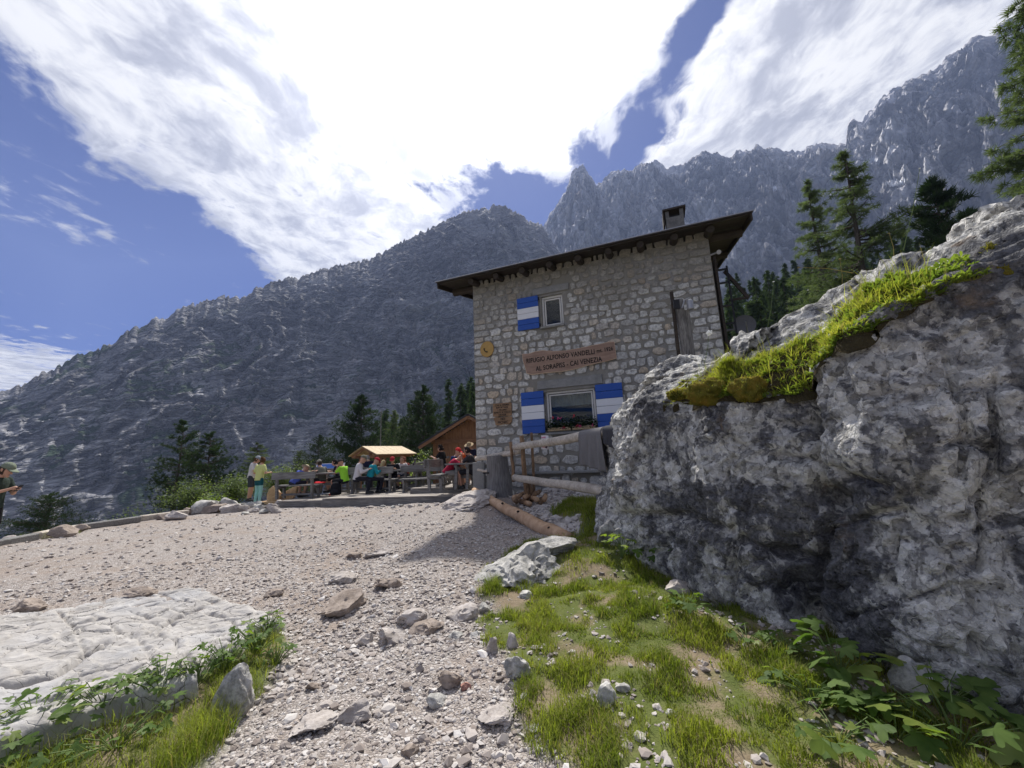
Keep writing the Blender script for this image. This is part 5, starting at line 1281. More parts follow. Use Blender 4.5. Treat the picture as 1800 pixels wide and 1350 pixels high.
def make_tree(name, label, kind, px, top, dep, spread, seed, group, mat, dens=1., needle=1., base=None):
    q = P(px, top, dep); bz = gz1(q[0], q[1])-.15 if base is None else P(px, base, dep)[2]
    h = q[2]-bz; tr, v = tree_meshes(kind, h, spread, seed, dens, needle)
    r = thing(name, label, 'tree', (q[0], q[1], bz), 0, group)
    tr.build('trunk', M['bark'], r, smooth=True)
    link('crown', np_mesh('crown', v, tris=np.arange(len(v)).reshape(-1, 3), mats=[M[mat]]), r); return r
make_tree('larch_tree', 'tall feathery larch with bare lower trunk, front one of the pair', 'larch', 1462, 280, 22., 4.0, 3, 'larches right of the hut', 'needle_larch', 1.2, 1.35)
make_tree('larch_tree', 'slimmer larch standing behind left of the tall feathery one', 'larch', 1418, 322, 25., 3.0, 4, 'larches right of the hut', 'needle_larch', 1.1, 1.35)
make_tree('larch_tree', 'dense larch cut off by the right picture edge above the rock knob', 'larch', 1806, -150, 15., 4.2, 5, 'larches right of the hut', 'needle_larch', 2.8, 2.2)
make_tree('stone_pine', 'dark bushy stone pine behind the boulder crest', 'pine', 1638, 316, 19., 2.3, 6, 'stone pines', 'needle_pine', 1.5, 1.6)
make_tree('stone_pine', 'lower dark stone pine right of the bushy one', 'pine', 1702, 372, 20., 1.7, 7, 'stone pines', 'needle_pine', 1.2, 1.4)
make_tree('stone_pine', 'broad dark stone pine behind the flagpole', 'pine', 640, 697, 30., 2.5, 8, 'stone pines', 'needle_pine', 1.5, 1.3, 850)
make_tree('stone_pine', 'tall conical stone pine left of the wooden chalet', 'pine', 746, 680, 34., 2.6, 9, 'stone pines', 'needle_pine', 1.5, 1.3, 850)
make_tree('stone_pine', 'small pointed stone pine behind the information board', 'pine', 562, 766, 25., 1.35, 10, 'stone pines', 'needle_pine', 1., 1.1, 850)
make_tree('stone_pine', 'left crooked stone pine of the pair below the dark cliff', 'pine', 322, 740, 19., 1.15, 12, 'stone pines', 'needle_pine', .8, 1.3, 905)
make_tree('stone_pine', 'right wider stone pine of the pair below the dark cliff', 'pine', 372, 762, 19., 1.5, 13, 'stone pines', 'needle_pine', 1.1, 1.3, 905)
make_tree('stone_pine', 'low round stone pine behind the yard edge at the left', 'pine', 92, 868, 13., 1.0, 14, 'stone pines', 'needle_pine', 1.2, 1.1, 960)
make_tree('larch_tree', 'young larch just behind the two standing women', 'larch', 456, 778, 21., 1.5, 15, 'young larches behind the terrace', 'needle_larch', .8, 1.2, 880)
make_tree('larch_tree', 'small larch between the women and the small stone pine', 'larch', 528, 792, 24., 1.1, 16, 'young larches behind the terrace', 'needle_larch', .8, 1., 860)
make_tree('larch_tree', 'pale green larch between the two broad stone pines', 'larch', 690, 722, 36., 2.2, 17, 'young larches behind the terrace', 'needle_larch', 1., 1., 850)
# wood behind: many spruces, each a tree of its own
FAR = []
for k in range(5):
    tr, v = tree_meshes('far', 10., 1.75, 30+k, 1.0, .9)
    FAR.append((tr.mesh('trunk', M['bark']), np_mesh('crown', v, tris=np.arange(len(v)).reshape(-1, 3), mats=[M['needle_far']])))
def far_tree(px, top, dep, label, group, low=None):
    q = P(px, top, dep); bz = gz1(q[0], q[1])-.2 if low is None else q[2]-low
    h = q[2]-bz; s = h/10
    r = thing('spruce_tree', label, 'tree', (q[0], q[1], bz), random.uniform(0, 6), group); k = random.randrange(5); wd = random.uniform(.75, 1.1)
    w_ = max(.35, min(1., 11/h))*wd
    for nm, me in zip(('trunk', 'crown'), FAR[k]):
        o = link(nm, me, r); o.scale = (s*w_, s*w_, s)
for k in range(135):
    px_ = 1278+462*random.random()**1.7; far_tree(px_, np.interp(px_, [1278, 1340, 1420, 1500, 1600, 1740], [482, 455, 432, 420, 400, 350])+100*random.random()**.8, random.uniform(40, 90), 'dark spruce in the wood on the slope right of the hut', 'spruces on the slope right of the hut', random.uniform(6, 11))
for k in range(40):
    px_ = random.uniform(655, 850); far_tree(px_, np.interp(px_, [655, 720, 780, 840], [735, 705, 675, 655])+random.uniform(-6, 60), random.uniform(45, 90), 'slender spruce in the wood behind the wooden chalet', 'spruces behind the chalet', random.uniform(6, 10))
# shrubs
def shrub(label, px, py, dep, wpx, hpx, seed, n=2600, mat='shrub', group='shrubs along the yard edge'):
    q = P(px, py, dep); R_ = wpx/2/FPX*dep; H_ = hpx/FPX*dep; rg = np.random.default_rng(seed)
    bz = min(gz1(q[0], q[1]), q[2])
    r = thing('shrub', label, 'shrub', (q[0], q[1], bz), 0, group); top = q[2]-bz+H_
    mbt = MB(); tips = []
    for k in range(26):
        a = rg.uniform(0, 6.28); rr = R_*math.sqrt(rg.random()); t = np.array([rr*math.cos(a), rr*math.sin(a)*.7, top*rg.uniform(.6, 1.)*(1-.35*(rr/R_)**2)]); tips.append(t)
        mbt.tube([(0, 0, 0), tuple(t*.5+np.array([0, 0, .1*top])), tuple(t)], [.012, .008, .003], 4, cap=False)
    mbt.build('stem', M['bark'], r)
    tips = np.array(tips); i = rg.integers(0, 26, n); u = rg.uniform(.4, 1.05, n)[:, None]; b = tips[i]*u+rg.normal(size=(n, 3))*R_*np.array([.16, .16, .13])
    L = rg.uniform(.05, .1, n)*dep/15
    v, q4, t3 = leaf_cards(b, L, L*.5, rg.uniform(-.4, 1.1, n), rg)
    link('foliage', np_mesh('foliage', v, tris=t3, quads=q4, mats=[M[mat]]), r)
for a in [('shrub at the left end of the hedge below the pine pair', 215, 916, 14., 70, 26, 1), ('light green shrub under the left pine of the pair', 275, 905, 15., 80, 40, 2), ('tall light shrub before the pine pair', 335, 892, 16., 90, 52, 3),
          ('bright yellow-green low shrub at the yard edge', 375, 890, 15., 70, 24, 4, 2000, 'leaf_light'), ('green shrub left of the two women', 415, 880, 16., 70, 50, 5), ('shrub between the women and the carved bench', 490, 868, 17., 60, 55, 6),
          ('shrub behind the left bench', 530, 862, 19., 70, 50, 7), ('round bright shrub at the chalet corner', 752, 806, 21., 34, 34, 8, 1600), ('low bright shrub behind the slanted rails', 735, 826, 20., 70, 22, 9, 1600, 'leaf_light')]:
    shrub(*a)
# ------------------------------------------------------------------ things in the yard
def log_obj(parent, name, a, b, r0, r1, mat, n=14, seg=9, wob=.05, bend=.0):
    a, b = Vector(a), Vector(b); pts = []
    for k in range(seg+1):
        t = k/seg; pts.append(a.lerp(b, t)+Vector((0, 0, bend*math.sin(math.pi*t)))+Vector((random.gauss(0, .006), random.gauss(0, .006), random.gauss(0, .006))))
    return MB().tube(pts, [r0+(r1-r0)*k/seg for k in range(seg+1)], n, wob=wob).build(name, mat, parent, smooth=True)
lg = thing('peeled_log', 'long peeled orange log lying from the hut corner towards the grass', 'log', P(918, 905, 7.6))
L0 = np.array(lg.location); la, lb = P(834, 862, 10.2)-L0, P(1002, 953, 5.75)-L0
log_obj(lg, 'stem', la, lb, .085, .125, M['wood_log'], 18, 16, .035, -.02)
for t, s in ((.62, 1), (.72, -1), (.88, 1), (.45, 1), (.3, -1)):
    c = la+(lb-la)*t; c = c+np.array([-.04*s, -.09, .05+.03*s]); MB().ball(c, (.028, .02, .022), 8, 5).build('knot', M['char'], lg)
st = thing('tree_stump', 'upright weathered grey tree trunk stump at the hut corner', 'stump', P(879, 868, 9.7))
MB().tube([(0, 0, -.1), (-.01, 0, .1), (-.03, 0, .45), (-.045, 0, .93)], [.325, .31, .285, .265], 26, wob=.02).build('trunk', M['wood_greyv'], st)
MB().box((-.30, -.16, .52), (.20, .05, .035)).build('spike', M['black_metal'], st)
# rail fence
fn = thing('rail_fence', 'rustic pole fence with pale round rails and dark bark posts', 'fence', P(925, 880, 8.8)); F0 = np.array(fn.location)
def fl_(px, py, dd): return P(px, py, dd)-F0
log_obj(fn, 'rail', fl_(905, 786, 8.95), fl_(1115, 753, 5.5), .075, .082, M['wood_pale'])
log_obj(fn, 'rail', fl_(905, 840, 8.95), fl_(1100, 868, 5.5), .075, .085, M['wood_pale'])
log_obj(fn, 'rail', fl_(838, 806, 10.9), fl_(917, 794, 9.0), .07, .06, M['wood_pale']); log_obj(fn, 'rail', fl_(840, 826, 10.8), fl_(862, 829, 10.2), .035, .035, M['wood_pale'])
log_obj(fn, 'post', fl_(926, 884, 8.75), fl_(917, 766, 8.75), .055, .05, M['wood_bark']); log_obj(fn, 'post', fl_(903, 846, 9.1), fl_(898, 776, 9.1), .04, .036, M['wood_bark'])
log_obj(fn, 'post', fl_(940, 882, 8.95), fl_(934, 761, 8.95), .035, .03, M['wood_bark']); log_obj(fn, 'post', fl_(935, 882, 8.8), fl_(931, 850, 8.8), .05, .045, M['wood_bark'])
for k, (px, py, ln) in enumerate(((905,880,.5),(922,884,.55),(938,877,.5),(950,882,.5),(958,876,.45),(912,872,.5),(944,868,.4),(930,872,.5))):
    q = P(px, py, 8.6+.03*k); a = random.uniform(-.5, .5); r = thing('split_log', ['split log at the left of the heap under the fence post', 'round log end at the front of the heap under the fence post', 'round log end beside the fence post', 'split log at the right front of the heap', 'split log at the right end of the heap', 'split log behind at the left of the heap', 'short log on top of the heap', 'log in the middle of the heap'][k], 'log', q, a, 'log heap at the fence post')
    log_obj(r, 'wood', (0, -ln/2, 0), (0, ln/2, .03), .055, .05, M['wood_log' if k % 3 else 'wood_bark'], 10, 3)
# poster
ps = thing('fence_poster', 'small white paper notice with pink print taped to the rail', 'poster', P(957, 778, 8.0)-np.array([0, .11, 0]), RAD(-25))
M['paper'] = material('paper', color=(.72, .68, .69), rough=.7, var=.04); M['pink'] = material('pink_print', color=(.52, .22, .30), rough=.7); M['ink'] = material('dark_print', color=(.10, .06, .08), rough=.7)
MB().box((0, 0, 0), (.155, .004, .275), (0, RAD(4), 0)).build('sheet', M['paper'], ps)
for (x, z, w_, h_) in ((-.02, .10, .09, .03), (-.03, .05, .06, .045), (.03, .05, .03, .04), (-.02, -.01, .07, .05), (-.03, -.075, .06, .05)): MB().box((x, -.004, z), (w_, .003, h_)).build('print_block', M['pink'], ps)
MB().box((.035, -.004, -.07), (.05, .003, .10), (0, .3, 0)).build('print_figure', M['ink'], ps)
# towels hung over the upper rail
def towel(name, label, pxa, pxb, low, mat, back):
    def rail(px):
        t = (px-905)/(1115-905); dd = 1/((1-t)/8.95+t/5.5); return P(px, 786+(753-786)*t, dd)
    a, b = rail(pxa), rail(pxb); o = (a+b)/2; r = thing(name, label, 'towel', o); nu, nv = 26, 40; v = []
    ax = (b-a)/np.linalg.norm(b-a); nr = np.array([ax[1], -ax[0], 0]); nr /= np.linalg.norm(nr); nr = nr*np.sign(-nr[1])
    W_ = np.linalg.norm(b-a)
    for i in range(nu+1):
        u = i/nu-.5
        for j in range(nv+1):
            s = -back+(low+back)*j/nv                       # arc length from the rail top; negative = far side
            ang = np.clip(s/.09, -math.pi/2, math.pi/2); hang = max(0, abs(s)-.14); flare = 1+.18*max(0, s)/low
            q = ax*(u*W_*flare)+nr*(.095*math.sin(ang))+np.array([0, 0, .095*math.cos(ang)-hang])
            fold = (.030*math.sin(u*19+s*2.)+.018*math.sin(u*37+1.3))*min(1, hang*3)
            q = q+nr*fold+np.array([0, 0, -.07*u*max(0, s)/low*2]); v.append(q)
    me = np_mesh(name, np.array(v), quads=grid_quads(nu+1, nv+1), smooth=True, mats=[mat]); c = link('cloth', me, r)
    sm_ = c.modifiers.new('thickness', 'SOLIDIFY'); sm_.thickness = .008
    return r
M['towel'] = material('grey_towel', lambda n, b: (n.put(b.inputs['Base Color'], n.mix(n.noise(n.pos(), 60., 3), (.13, .125, .125), (.215, .205, .205))), n.put(b.inputs['Normal'], n.bump(n.noise(n.pos(), 220., 2), .5, .004))), rough=.95, spec=.1)
M['towel_dark'] = material('dark_towel', color=(.05, .05, .058), rough=.95)
towel('towel', 'grey towel draped over the fence rail below the window', 1026, 1064, .66, M['towel'], .5)
towel('towel', 'dark cloth hanging on the rail right of the grey towel', 1069, 1090, .36, M['towel_dark'], .3)
# tall weathered posts behind the boulder, with a metal lantern
tp = thing('weathered_posts', 'three tall cracked grey posts standing close together before the hut wall', 'posts', P(1205, 650, 6.6)); T0 = np.array(tp.location)
for a, b, w_ in (((1201, 690), (1180, 512), .055), ((1217, 690), (1192, 526), .125), ((1226, 690), (1206, 545), .085)):
    A, B = P(*a, 6.6)-T0, P(*b, 6.6)-T0; MB().beam(A, B, w_, w_*.8, (0, 1, 0)).build('post', M['wood_greyv'] if w_ > .06 else M['wood_dark'], tp, bevel=.012)
q = P(1213, 536, 6.5)-T0; MB().tube([q+np.array([0, 0, .09]), q+np.array([0, 0, .07]), q+np.array([0, 0, -.07]), q+np.array([0, 0, -.08])], [.03, .055, .055, .05], 14).build('lantern', M['grey_metal'], tp)
MB().tube([q+np.array([-.14, 0, -.05]), q+np.array([-.08, 0, .09]), q+np.array([0, 0, .12])], .014, 6).build('lantern_arm', M['grey_metal'], tp)
MB().box(P(1189, 535, 6.5)-T0, (.1, .03, .16)).build('iron_strap', M['black_metal'], tp)
# geranium boxes on the lower window sill
M['flower_red'] = material('red_petals', color=(.45, .03, .05), rough=.6); M['flower_pink'] = material('pink_petals', color=(.50, .07, .18), rough=.6); M['leaf_dark'] = material('geranium_leaves', f_leaf((.012, .03, .012), (.035, .07, .022), .3, 8.), rough=.6); M['terracotta'] = material('planter_wood', color=(.42, .32, .20), rough=.8)
for k, (x0_, x1_, lab) in enumerate(((2.18, 2.80, 'left wooden flower box of red geraniums on the lower window sill'), (2.84, 3.44, 'right wooden flower box of geraniums on the lower window sill'))):
    r = thing('flower_box', lab, 'flower box', hut_pt(0, 0, 0), TH, 'geranium boxes'); cx_ = (x0_+x1_)/2
    MB().box((cx_, -.045, 2.305), (x1_-x0_, .14, .09)).build('box', M['terracotta'], r, bevel=.006)
    n = 420; rgx = np.random.default_rng(50+k); b = np.stack([rgx.uniform(x0_-.04, x1_+.04, n), rgx.normal(-.06, .06, n), 2.30+.30*rgx.random(n)**1.2*(.75+.35*np.sin(rgx.uniform(0, 6, n)))], 1)
    v, q4, t3 = leaf_cards(b, rgx.uniform(.04, .075, n), rgx.uniform(.04, .06, n), rgx.uniform(-.5, 1., n), rgx); link('foliage', np_mesh('foliage', v, tris=t3, quads=q4, mats=[M['leaf_dark']]), r)
    for j in range(4):
        fx, fz = random.uniform(x0_+.05, x1_-.05), random.choice((2.58, 2.62, 2.42, 2.33)); mbf = MB()
        for _ in range(9): mbf.ball((fx+random.gauss(0, .022), -.12+random.gauss(0, .015), fz+random.gauss(0, .018)), .016, 6, 4)
        mbf.build('blossom', M['flower_red' if j % 2 == 0 else 'flower_pink'], r)
# rock mound by the deck end, stones along the deck and the yard edge
place_rock('rock', 'pale sloping rock mound at the end of the deck by the log', 'rock', 822, 892, 110, (.9, .30), 91, M['rock'], 5, sink=.3, cuts=5, rough=.12, rot=-14)
sid = 200
def stone_row(lab, pts, group, w0, w1, mt):
    global sid
    for k, (px, py) in enumerate(pts):
        sid += 1; place_rock('edge_stone', lab(k, len(pts)), 'stone', px, py, random.uniform(w0, w1), (.8, random.uniform(.45, .75)), sid, M[random.choice(mt)], 3, group, sink=.25, rough=.14, cuts=11)
ordn = ['first', 'second', 'third', 'fourth', 'fifth', 'sixth', 'seventh', 'eighth', 'ninth', 'tenth', 'eleventh', 'twelfth', 'thirteenth', 'fourteenth', 'fifteenth', 'sixteenth', 'seventeenth', 'eighteenth', 'nineteenth', 'twentieth']
stone_row(lambda k, n: f'{ordn[k]} stone from the left in the row at the deck foot', [(650, 893), (672, 892), (690, 893), (704, 891), (722, 892), (738, 889), (752, 892), (768, 888), (783, 890)], 'stones at the foot of the deck', 8, 15, ('rock_grey', 'rock'))
stone_row(lambda k, n: f'{ordn[k]} stone from the left under the two standing women', [(408, 897), (420, 900), (432, 894), (440, 901), (452, 899), (462, 903), (470, 897), (480, 902), (488, 893), (445, 892), (428, 905)], 'stones under the standing women', 14, 26, ('rock_grey', 'rock'))
stone_row(lambda k, n: f'{ordn[k]} stone from the left along the timber edge of the yard', [(10, 955), (38, 952), (75, 940), (100, 945), (130, 936), (285, 913), (305, 914), (330, 905), (352, 903), (372, 903), (390, 899), (400, 902)], 'stones along the yard edge', 22, 42, ('rock_grey', 'rock', 'rock_brown'))
for k, (a, b) in enumerate((((-60, 968), (60, 944)), ((62, 943), (128, 929)), ((128, 929), (245, 912)), ((246, 911), (330, 900)), ((332, 899), (432, 887)))):
    A, B = G(a[0], a[1]+3, .22+.0002*max(a[0], 0)), G(b[0], b[1]+3, .22+.0002*b[0]); A[2] += .04; B[2] += .04; c = (A+B)/2
    r = thing('edging_beam', f'{ordn[k]} weathered edging timber from the left along the yard', 'timber', c, 0, 'edging timbers of the yard')
    MB().beam(A-c, B-c, .2, .16).build('timber', M['wood_pale' if k % 2 else 'wood_grey'], r, bevel=.02)
# ------------------------------------------------------------------ terrace
DT = RAD(-9.); DD = np.array([math.cos(DT), math.sin(DT), 0]); DB = np.array([-math.sin(DT), math.cos(DT), 0]); DO = G(487, 893, .28)
def DK(s, b, z=0.): q = DO+DD*s+DB*b; return np.array([q[0], q[1], z])
def deck(label, s0, s1, b0, b1, ztop, zbot, skirt, wood):
    r = thing('deck_platform', label, 'deck', DK(s0, b0, 0), DT, 'timber decks of the terrace'); n = int((b1-b0)/.145); wdt = (b1-b0)/n
    for k in range(n):
        MB().box(((s1-s0)/2, wdt*(k+.5), ztop-.02+random.uniform(-.003, .003)), (s1-s0, wdt-.012, .04), jit=.002).build('plank', M[wood], r)
    h = (ztop-.045-zbot)/skirt
    for k in range(skirt):
        MB().box(((s1-s0)/2, -.005, zbot+h*(k+.5)), (s1-s0, .045, h-.01), jit=.003).build('skirt_board', M['wood_grey'], r)
        MB().box((-.002, (b1-b0)/2, zbot+h*(k+.5)), (.045, b1-b0-.06, h-.01)).build('skirt_board', M['wood_grey'], r)
    return r
M['wood_deck'] = material('sun_bleached_deck', f_wood((.27, .235, .20), (.45, .41, .365), (1, 12, 12)), rough=.85, spec=.2)
deck('lower left timber deck step beside the carved bench', 0., 1.68, 0., 5.5, .50, .2, 2, 'wood_deck'); deck('long middle timber deck carrying the benches', 1.70, 6.9, -.12, 6.2, .56, .2, 1, 'wood_deck'); deck('raised timber deck at the hut corner under the right table', 4.35, 7.6, .75, 5.2, .74, .50, 1, 'wood_deck')

def bench(label, loc, rz, L=1.6, back=True, group='benches on the terrace'):
    r = thing('bench', label, 'bench', loc, rz, group); w = M['wood_grey']           # sits along x; backrest on the -y side
    for k in range(2): MB().box((0, -.08+k*.19, .45), (L, .175, .05), jit=.002).build('seat_plank', w, r)
    for sx in (-1, 1):
        x = sx*(L/2-.16)
        if back: MB().beam((x, -.20, 0), (x, -.27, .90), .09, .07, (1, 0, 0)).build('back_leg', w, r)
        else: MB().beam((x, -.12, 0), (x, -.10, .43), .09, .07, (1, 0, 0)).build('back_leg', w, r)
        MB().beam((x, .17, 0), (x, .13, .43), .09, .07, (1, 0, 0)).build('front_leg', w, r)
        MB().box((x, 0, .39), (.07, .42, .07)).build('bearer', w, r)
    MB().box((0, 0, .14), (L-.36, .05, .07)).build('stretcher', w, r)
    if back: MB().box((0, -.315, .80), (L, .04, .24), (RAD(-4), 0, 0)).build('backrest', w, r)
    return r
def table(label, loc, rz, L=1.9):
    r = thing('table', label, 'table', loc, rz, 'tables on the terrace'); w = M['wood_grey']
    for k in range(4): MB().box((0, -.285+k*.19, .755), (L, .18, .045), jit=.002).build('top_plank', w, r)
    for sx in (-1, 1):
        x = sx*(L/2-.32)
        for sy in (-1, 1): MB().beam((x, sy*.30, 0), (x, sy*.17, .73), .10, .08, (1, 0, 0)).build('leg', w, r)
        MB().box((x, 0, .69), (.09, .62, .07)).build('bearer', w, r); MB().box((x, 0, .08), (.08, .66, .08)).build('foot_bar', w, r)
    MB().box((0, 0, .36), (L-.6, .06, .09)).build('stretcher', w, r)
    return r
ZD = .56
bA = G(524, 876, .50); bB = G(657, 866, ZD)
RZ = RAD(-7)
up_ = np.array([math.sin(-RZ), math.cos(RZ), 0]); al = np.array([math.cos(RZ), math.sin(RZ), 0])
bench('left bench with backrest turned to the yard, blue shirt sitting on it', (bA[0], bA[1], .50), RZ, 1.65); tA = bA+up_*.85+al*.55; table('left table behind the left bench', (tA[0], tA[1], .56), RZ, 2.0)
b2 = tA+up_*.85; bench('bench on the far side of the left table', (b2[0], b2[1], .56), RZ+math.pi, 1.7)
bench('middle bench with backrest, white shirt and turquoise hoodie beyond it', (bB[0], bB[1], ZD), RZ, 1.75); tB = bB+up_*.85+al*.65; table('middle table behind the middle bench', (tB[0], tB[1], ZD), RZ, 2.1)
b4 = tB+up_*.85; bench('bench on the far side of the middle table', (b4[0], b4[1], ZD), RZ+math.pi, 1.7)
bC = P(752, 850, 15.0); bench('rear bench with backrest further back to the right', (bC[0], bC[1], ZD), RZ, 1.9); tC = bC+up_*.9; table('rear table in front of the shelter', (tC[0], tC[1], ZD), RZ, 2.0)
bC2 = P(745, 850, 13.9); bench('backless bench in the middle of the terrace', (bC2[0], bC2[1], ZD), RZ, 1.7, False)
bD = P(779, 855, 12.15); bench('bench seen from its end with a crimson shirt sitting on it', (bD[0], bD[1], .74), RAD(-100), 1.5)
tDp = P(817, 850, 12.0); table('table on the raised deck at the hut corner', (tDp[0], tDp[1], .74), RAD(-12), 1.0)

# ------------------------------------------------------------------ chalet, shelter, pole, board
M['larch_board'] = material('orange_larch_boards', f_wood((.20, .095, .045), (.40, .215, .11), (12, 12, 1), 2.2, .4, .004), rough=.7, spec=.25)
M['larch_beam'] = material('larch_beam', f_wood((.20, .10, .05), (.36, .19, .10), (1, 10, 10), 2.2, .4, .004), rough=.7)
M['shingle'] = material('dark_chalet_roof', color=(.035, .037, .042), rough=.6)
M['painted_peak'] = material('grey_painted_peaks', color=(.12, .125, .14), rough=.8)
ch_ = P(830, 830, 19.5); CZ = .45
cr_ = thing('wooden_chalet', 'small orange larch-board chalet with dark gable roof behind the terrace', 'cabin', (ch_[0], ch_[1], CZ), RAD(-6))
HWd, EH, AH = 1.95, 2.15, 3.25; DPc = 4.
for k in range(26):                                     # gable front boards
    x = -HWd+HWd*2*(k+.5)/26; top_ = EH+(AH-EH)*(1-abs(x)/HWd)
    if not (.15 < x < .95): MB().box((x, 0, (EH-.12)/2), (HWd*2/26-.008, .03, EH-.12)).build('lower_board', M['larch_board'], cr_)
    MB().box((x, -.02, (EH+top_)/2), (HWd*2/26-.008, .03, max(.06, top_-EH))).build('gable_board', M['larch_board'], cr_)
MB().box((0, -.05, EH-.04), (HWd*2+.2, .12, .20)).build('tie_beam', M['larch_beam'], cr_)
dr_ = MB().box((.55, .02, .98), (.8, .04, 1.9)).build('door', M['larch_beam'], cr_); MB().ball((.25, -.03, 1.0), .03, 8, 6).build('handle', M['black_metal'], dr_)
MB().prism([(-.75, 1.05), (-.70, 1.35), (-.58, 1.30), (-.5, 1.52), (-.40, 1.72), (-.30, 1.60), (-.22, 1.42), (-.12, 1.38), (-.02, 1.62), (.06, 1.55), (.10, 1.05)], -.045, -.018).build('mountain_cutout', M['painted_peak'], cr_)
for sx in (-1, 1): MB().box((sx*HWd, DPc/2, EH/2), (.1, DPc, EH)).build('side_wall', M['larch_board'], cr_)
MB().box((0, DPc, EH/2), (HWd*2, .08, EH)).build('rear_wall', M['larch_board'], cr_)
sl_ = (AH-EH)/HWd; ovr = .55
for sx in (-1, 1):
    xe = sx*(HWd+ovr); ze = EH-ovr*sl_
    A = [(0, -.75, AH+.06), (xe, -.75, ze+.06), (xe, DPc+.4, ze+.06), (0, DPc+.4, AH+.06)]; v = A+[(x, y, z+.10) for x, y, z in A]
    MB().add(v, [(0, 1, 2, 3), (7, 6, 5, 4), (0, 4, 5, 1), (1, 5, 6, 2), (2, 6, 7, 3), (3, 7, 4, 0)]).build('roof_slope', M['shingle'], cr_)
    MB().beam((0, -.70, AH-.02), (xe, -.70, ze-.02), .05, .14).build('bargeboard', M['larch_beam'], cr_)
    MB().beam((sx*HWd*.97, -.65, EH+.0), (sx*HWd*.97, .3, EH+.0), .12, .14).build('purlin_end', M['larch_beam'], cr_)
MB().beam((0, -.65, AH-.10), (0, .3, AH-.10), .12, .14).build('purlin_end', M['larch_beam'], cr_)
# open shelter with fresh yellow boards on its roof
M['fresh_board'] = material('fresh_yellow_boards', f_wood((.36, .25, .12), (.54, .40, .22), (1, 10, 10), 2., .3, .003), rough=.65)
sh_p = P(672, 830, 17.5); sh_ = thing('open_shelter', 'low open shelter with fresh yellow board roof', 'shelter', (sh_p[0], sh_p[1], .30), RAD(-40))
RH, EHs, HWs, DPs = 1.98, 1.62, .95, 1.5
for sx in (-1, 1):
    for sy in (-1, 1): MB().box((sx*(HWs-.15), sy*(DPs/2-.15), EHs/2), (.11, .11, EHs)).build('post', M['larch_beam'], sh_)
    MB().box((sx*(HWs-.15), 0, EHs), (.12, DPs+.3, .12)).build('beam', M['larch_beam'], sh_)
    nb = 7
    for k in range(nb):
        y0 = -DPs/2-.25+k*(DPs+.5)/nb; y1 = y0+(DPs+.5)/nb-.008; xe = sx*(HWs+.22); ze = EHs-.02
        A = [(0, y0, RH+.05), (xe, y0, ze+.05), (xe, y1, ze+.05), (0, y1, RH+.05)]; v = A+[(x, y, z+.035) for x, y, z in A]
        MB().add(v, [(0, 1, 2, 3), (7, 6, 5, 4), (0, 4, 5, 1), (1, 5, 6, 2), (2, 6, 7, 3), (3, 7, 4, 0)]).build('roof_board', M['fresh_board'], sh_)
for sy in (-1, 1):
    MB().box((0, sy*(DPs/2-.15), EHs), (HWs*2-.2, .1, .12)).build('tie_beam', M['larch_beam'], sh_); MB().box((0, sy*(DPs/2-.15), (RH+EHs)/2), (.12, .1, RH-EHs)).build('king_post', M['larch_beam'], sh_)
    for sx in (-1, 1): MB().beam((0, sy*(DPs/2+.1), RH), (sx*(HWs+.15), sy*(DPs/2+.1), EHs), .06, .11).build('rafter', M['larch_beam'], sh_)
fp = P(668, 815, 21.); f_ = thing('flagpole', 'thin bare grey flagpole behind the yellow shelter', 'pole', (fp[0], fp[1], .3)); MB().tube([(0, 0, 0), (0, 0, 4.05)], [.035, .024], 8).build('pole', M['wood_grey'], f_); MB().ball((0, 0, 4.07), .045, 8, 6).build('finial', M['wood_grey'], f_)
M['sky_print'] = material('board_blue_print', lambda n, b: n.put(b.inputs['Base Color'], n.ramp(n.sep(n.obj())[2], [(0., (.25, .33, .22)), (.35, (.40, .45, .50)), (.5, (.10, .22, .52)), (1., (.07, .17, .5))])), rough=.4)
ib = P(578, 842, 16.6); i_ = thing('information_board', 'tilted information panel with blue printed sky among the tables', 'sign', (ib[0], ib[1], .45), RAD(8))
for sx in (-.5, .5): MB().tube([(sx, .1, 0), (sx, .1, 1.0)], .035, 8).build('post', M['wood_grey'], i_)
MB().box((0, .06, 1.02), (1.15, .04, .5), (RAD(-35), 0, 0)).build('frame', M['paper'], i_); MB().box((0, .028, 1.035), (1.05, .02, .42), (RAD(-35), 0, 0)).build('panel', M['sky_print'], i_)
# slanted pole rails beyond the rear table
pr = thing('pole_railing', 'slanting pole railing between rear table and chalet', 'railing', P(748, 822, 18.)); p0 = np.array(pr.location)
for a, b in (((722, 818), (790, 803)), ((722, 828), (775, 815))): log_obj(pr, 'rail', P(*a, 18.)-p0, P(*b, 18.)-p0, .05, .05, M['wood_grey'], 8, 3)
for px in (727, 750, 768): log_obj(pr, 'post', P(px, 840, 18.)-p0, P(px+3, 806, 18.)-p0, .05, .045, M['wood_grey'], 8, 3)
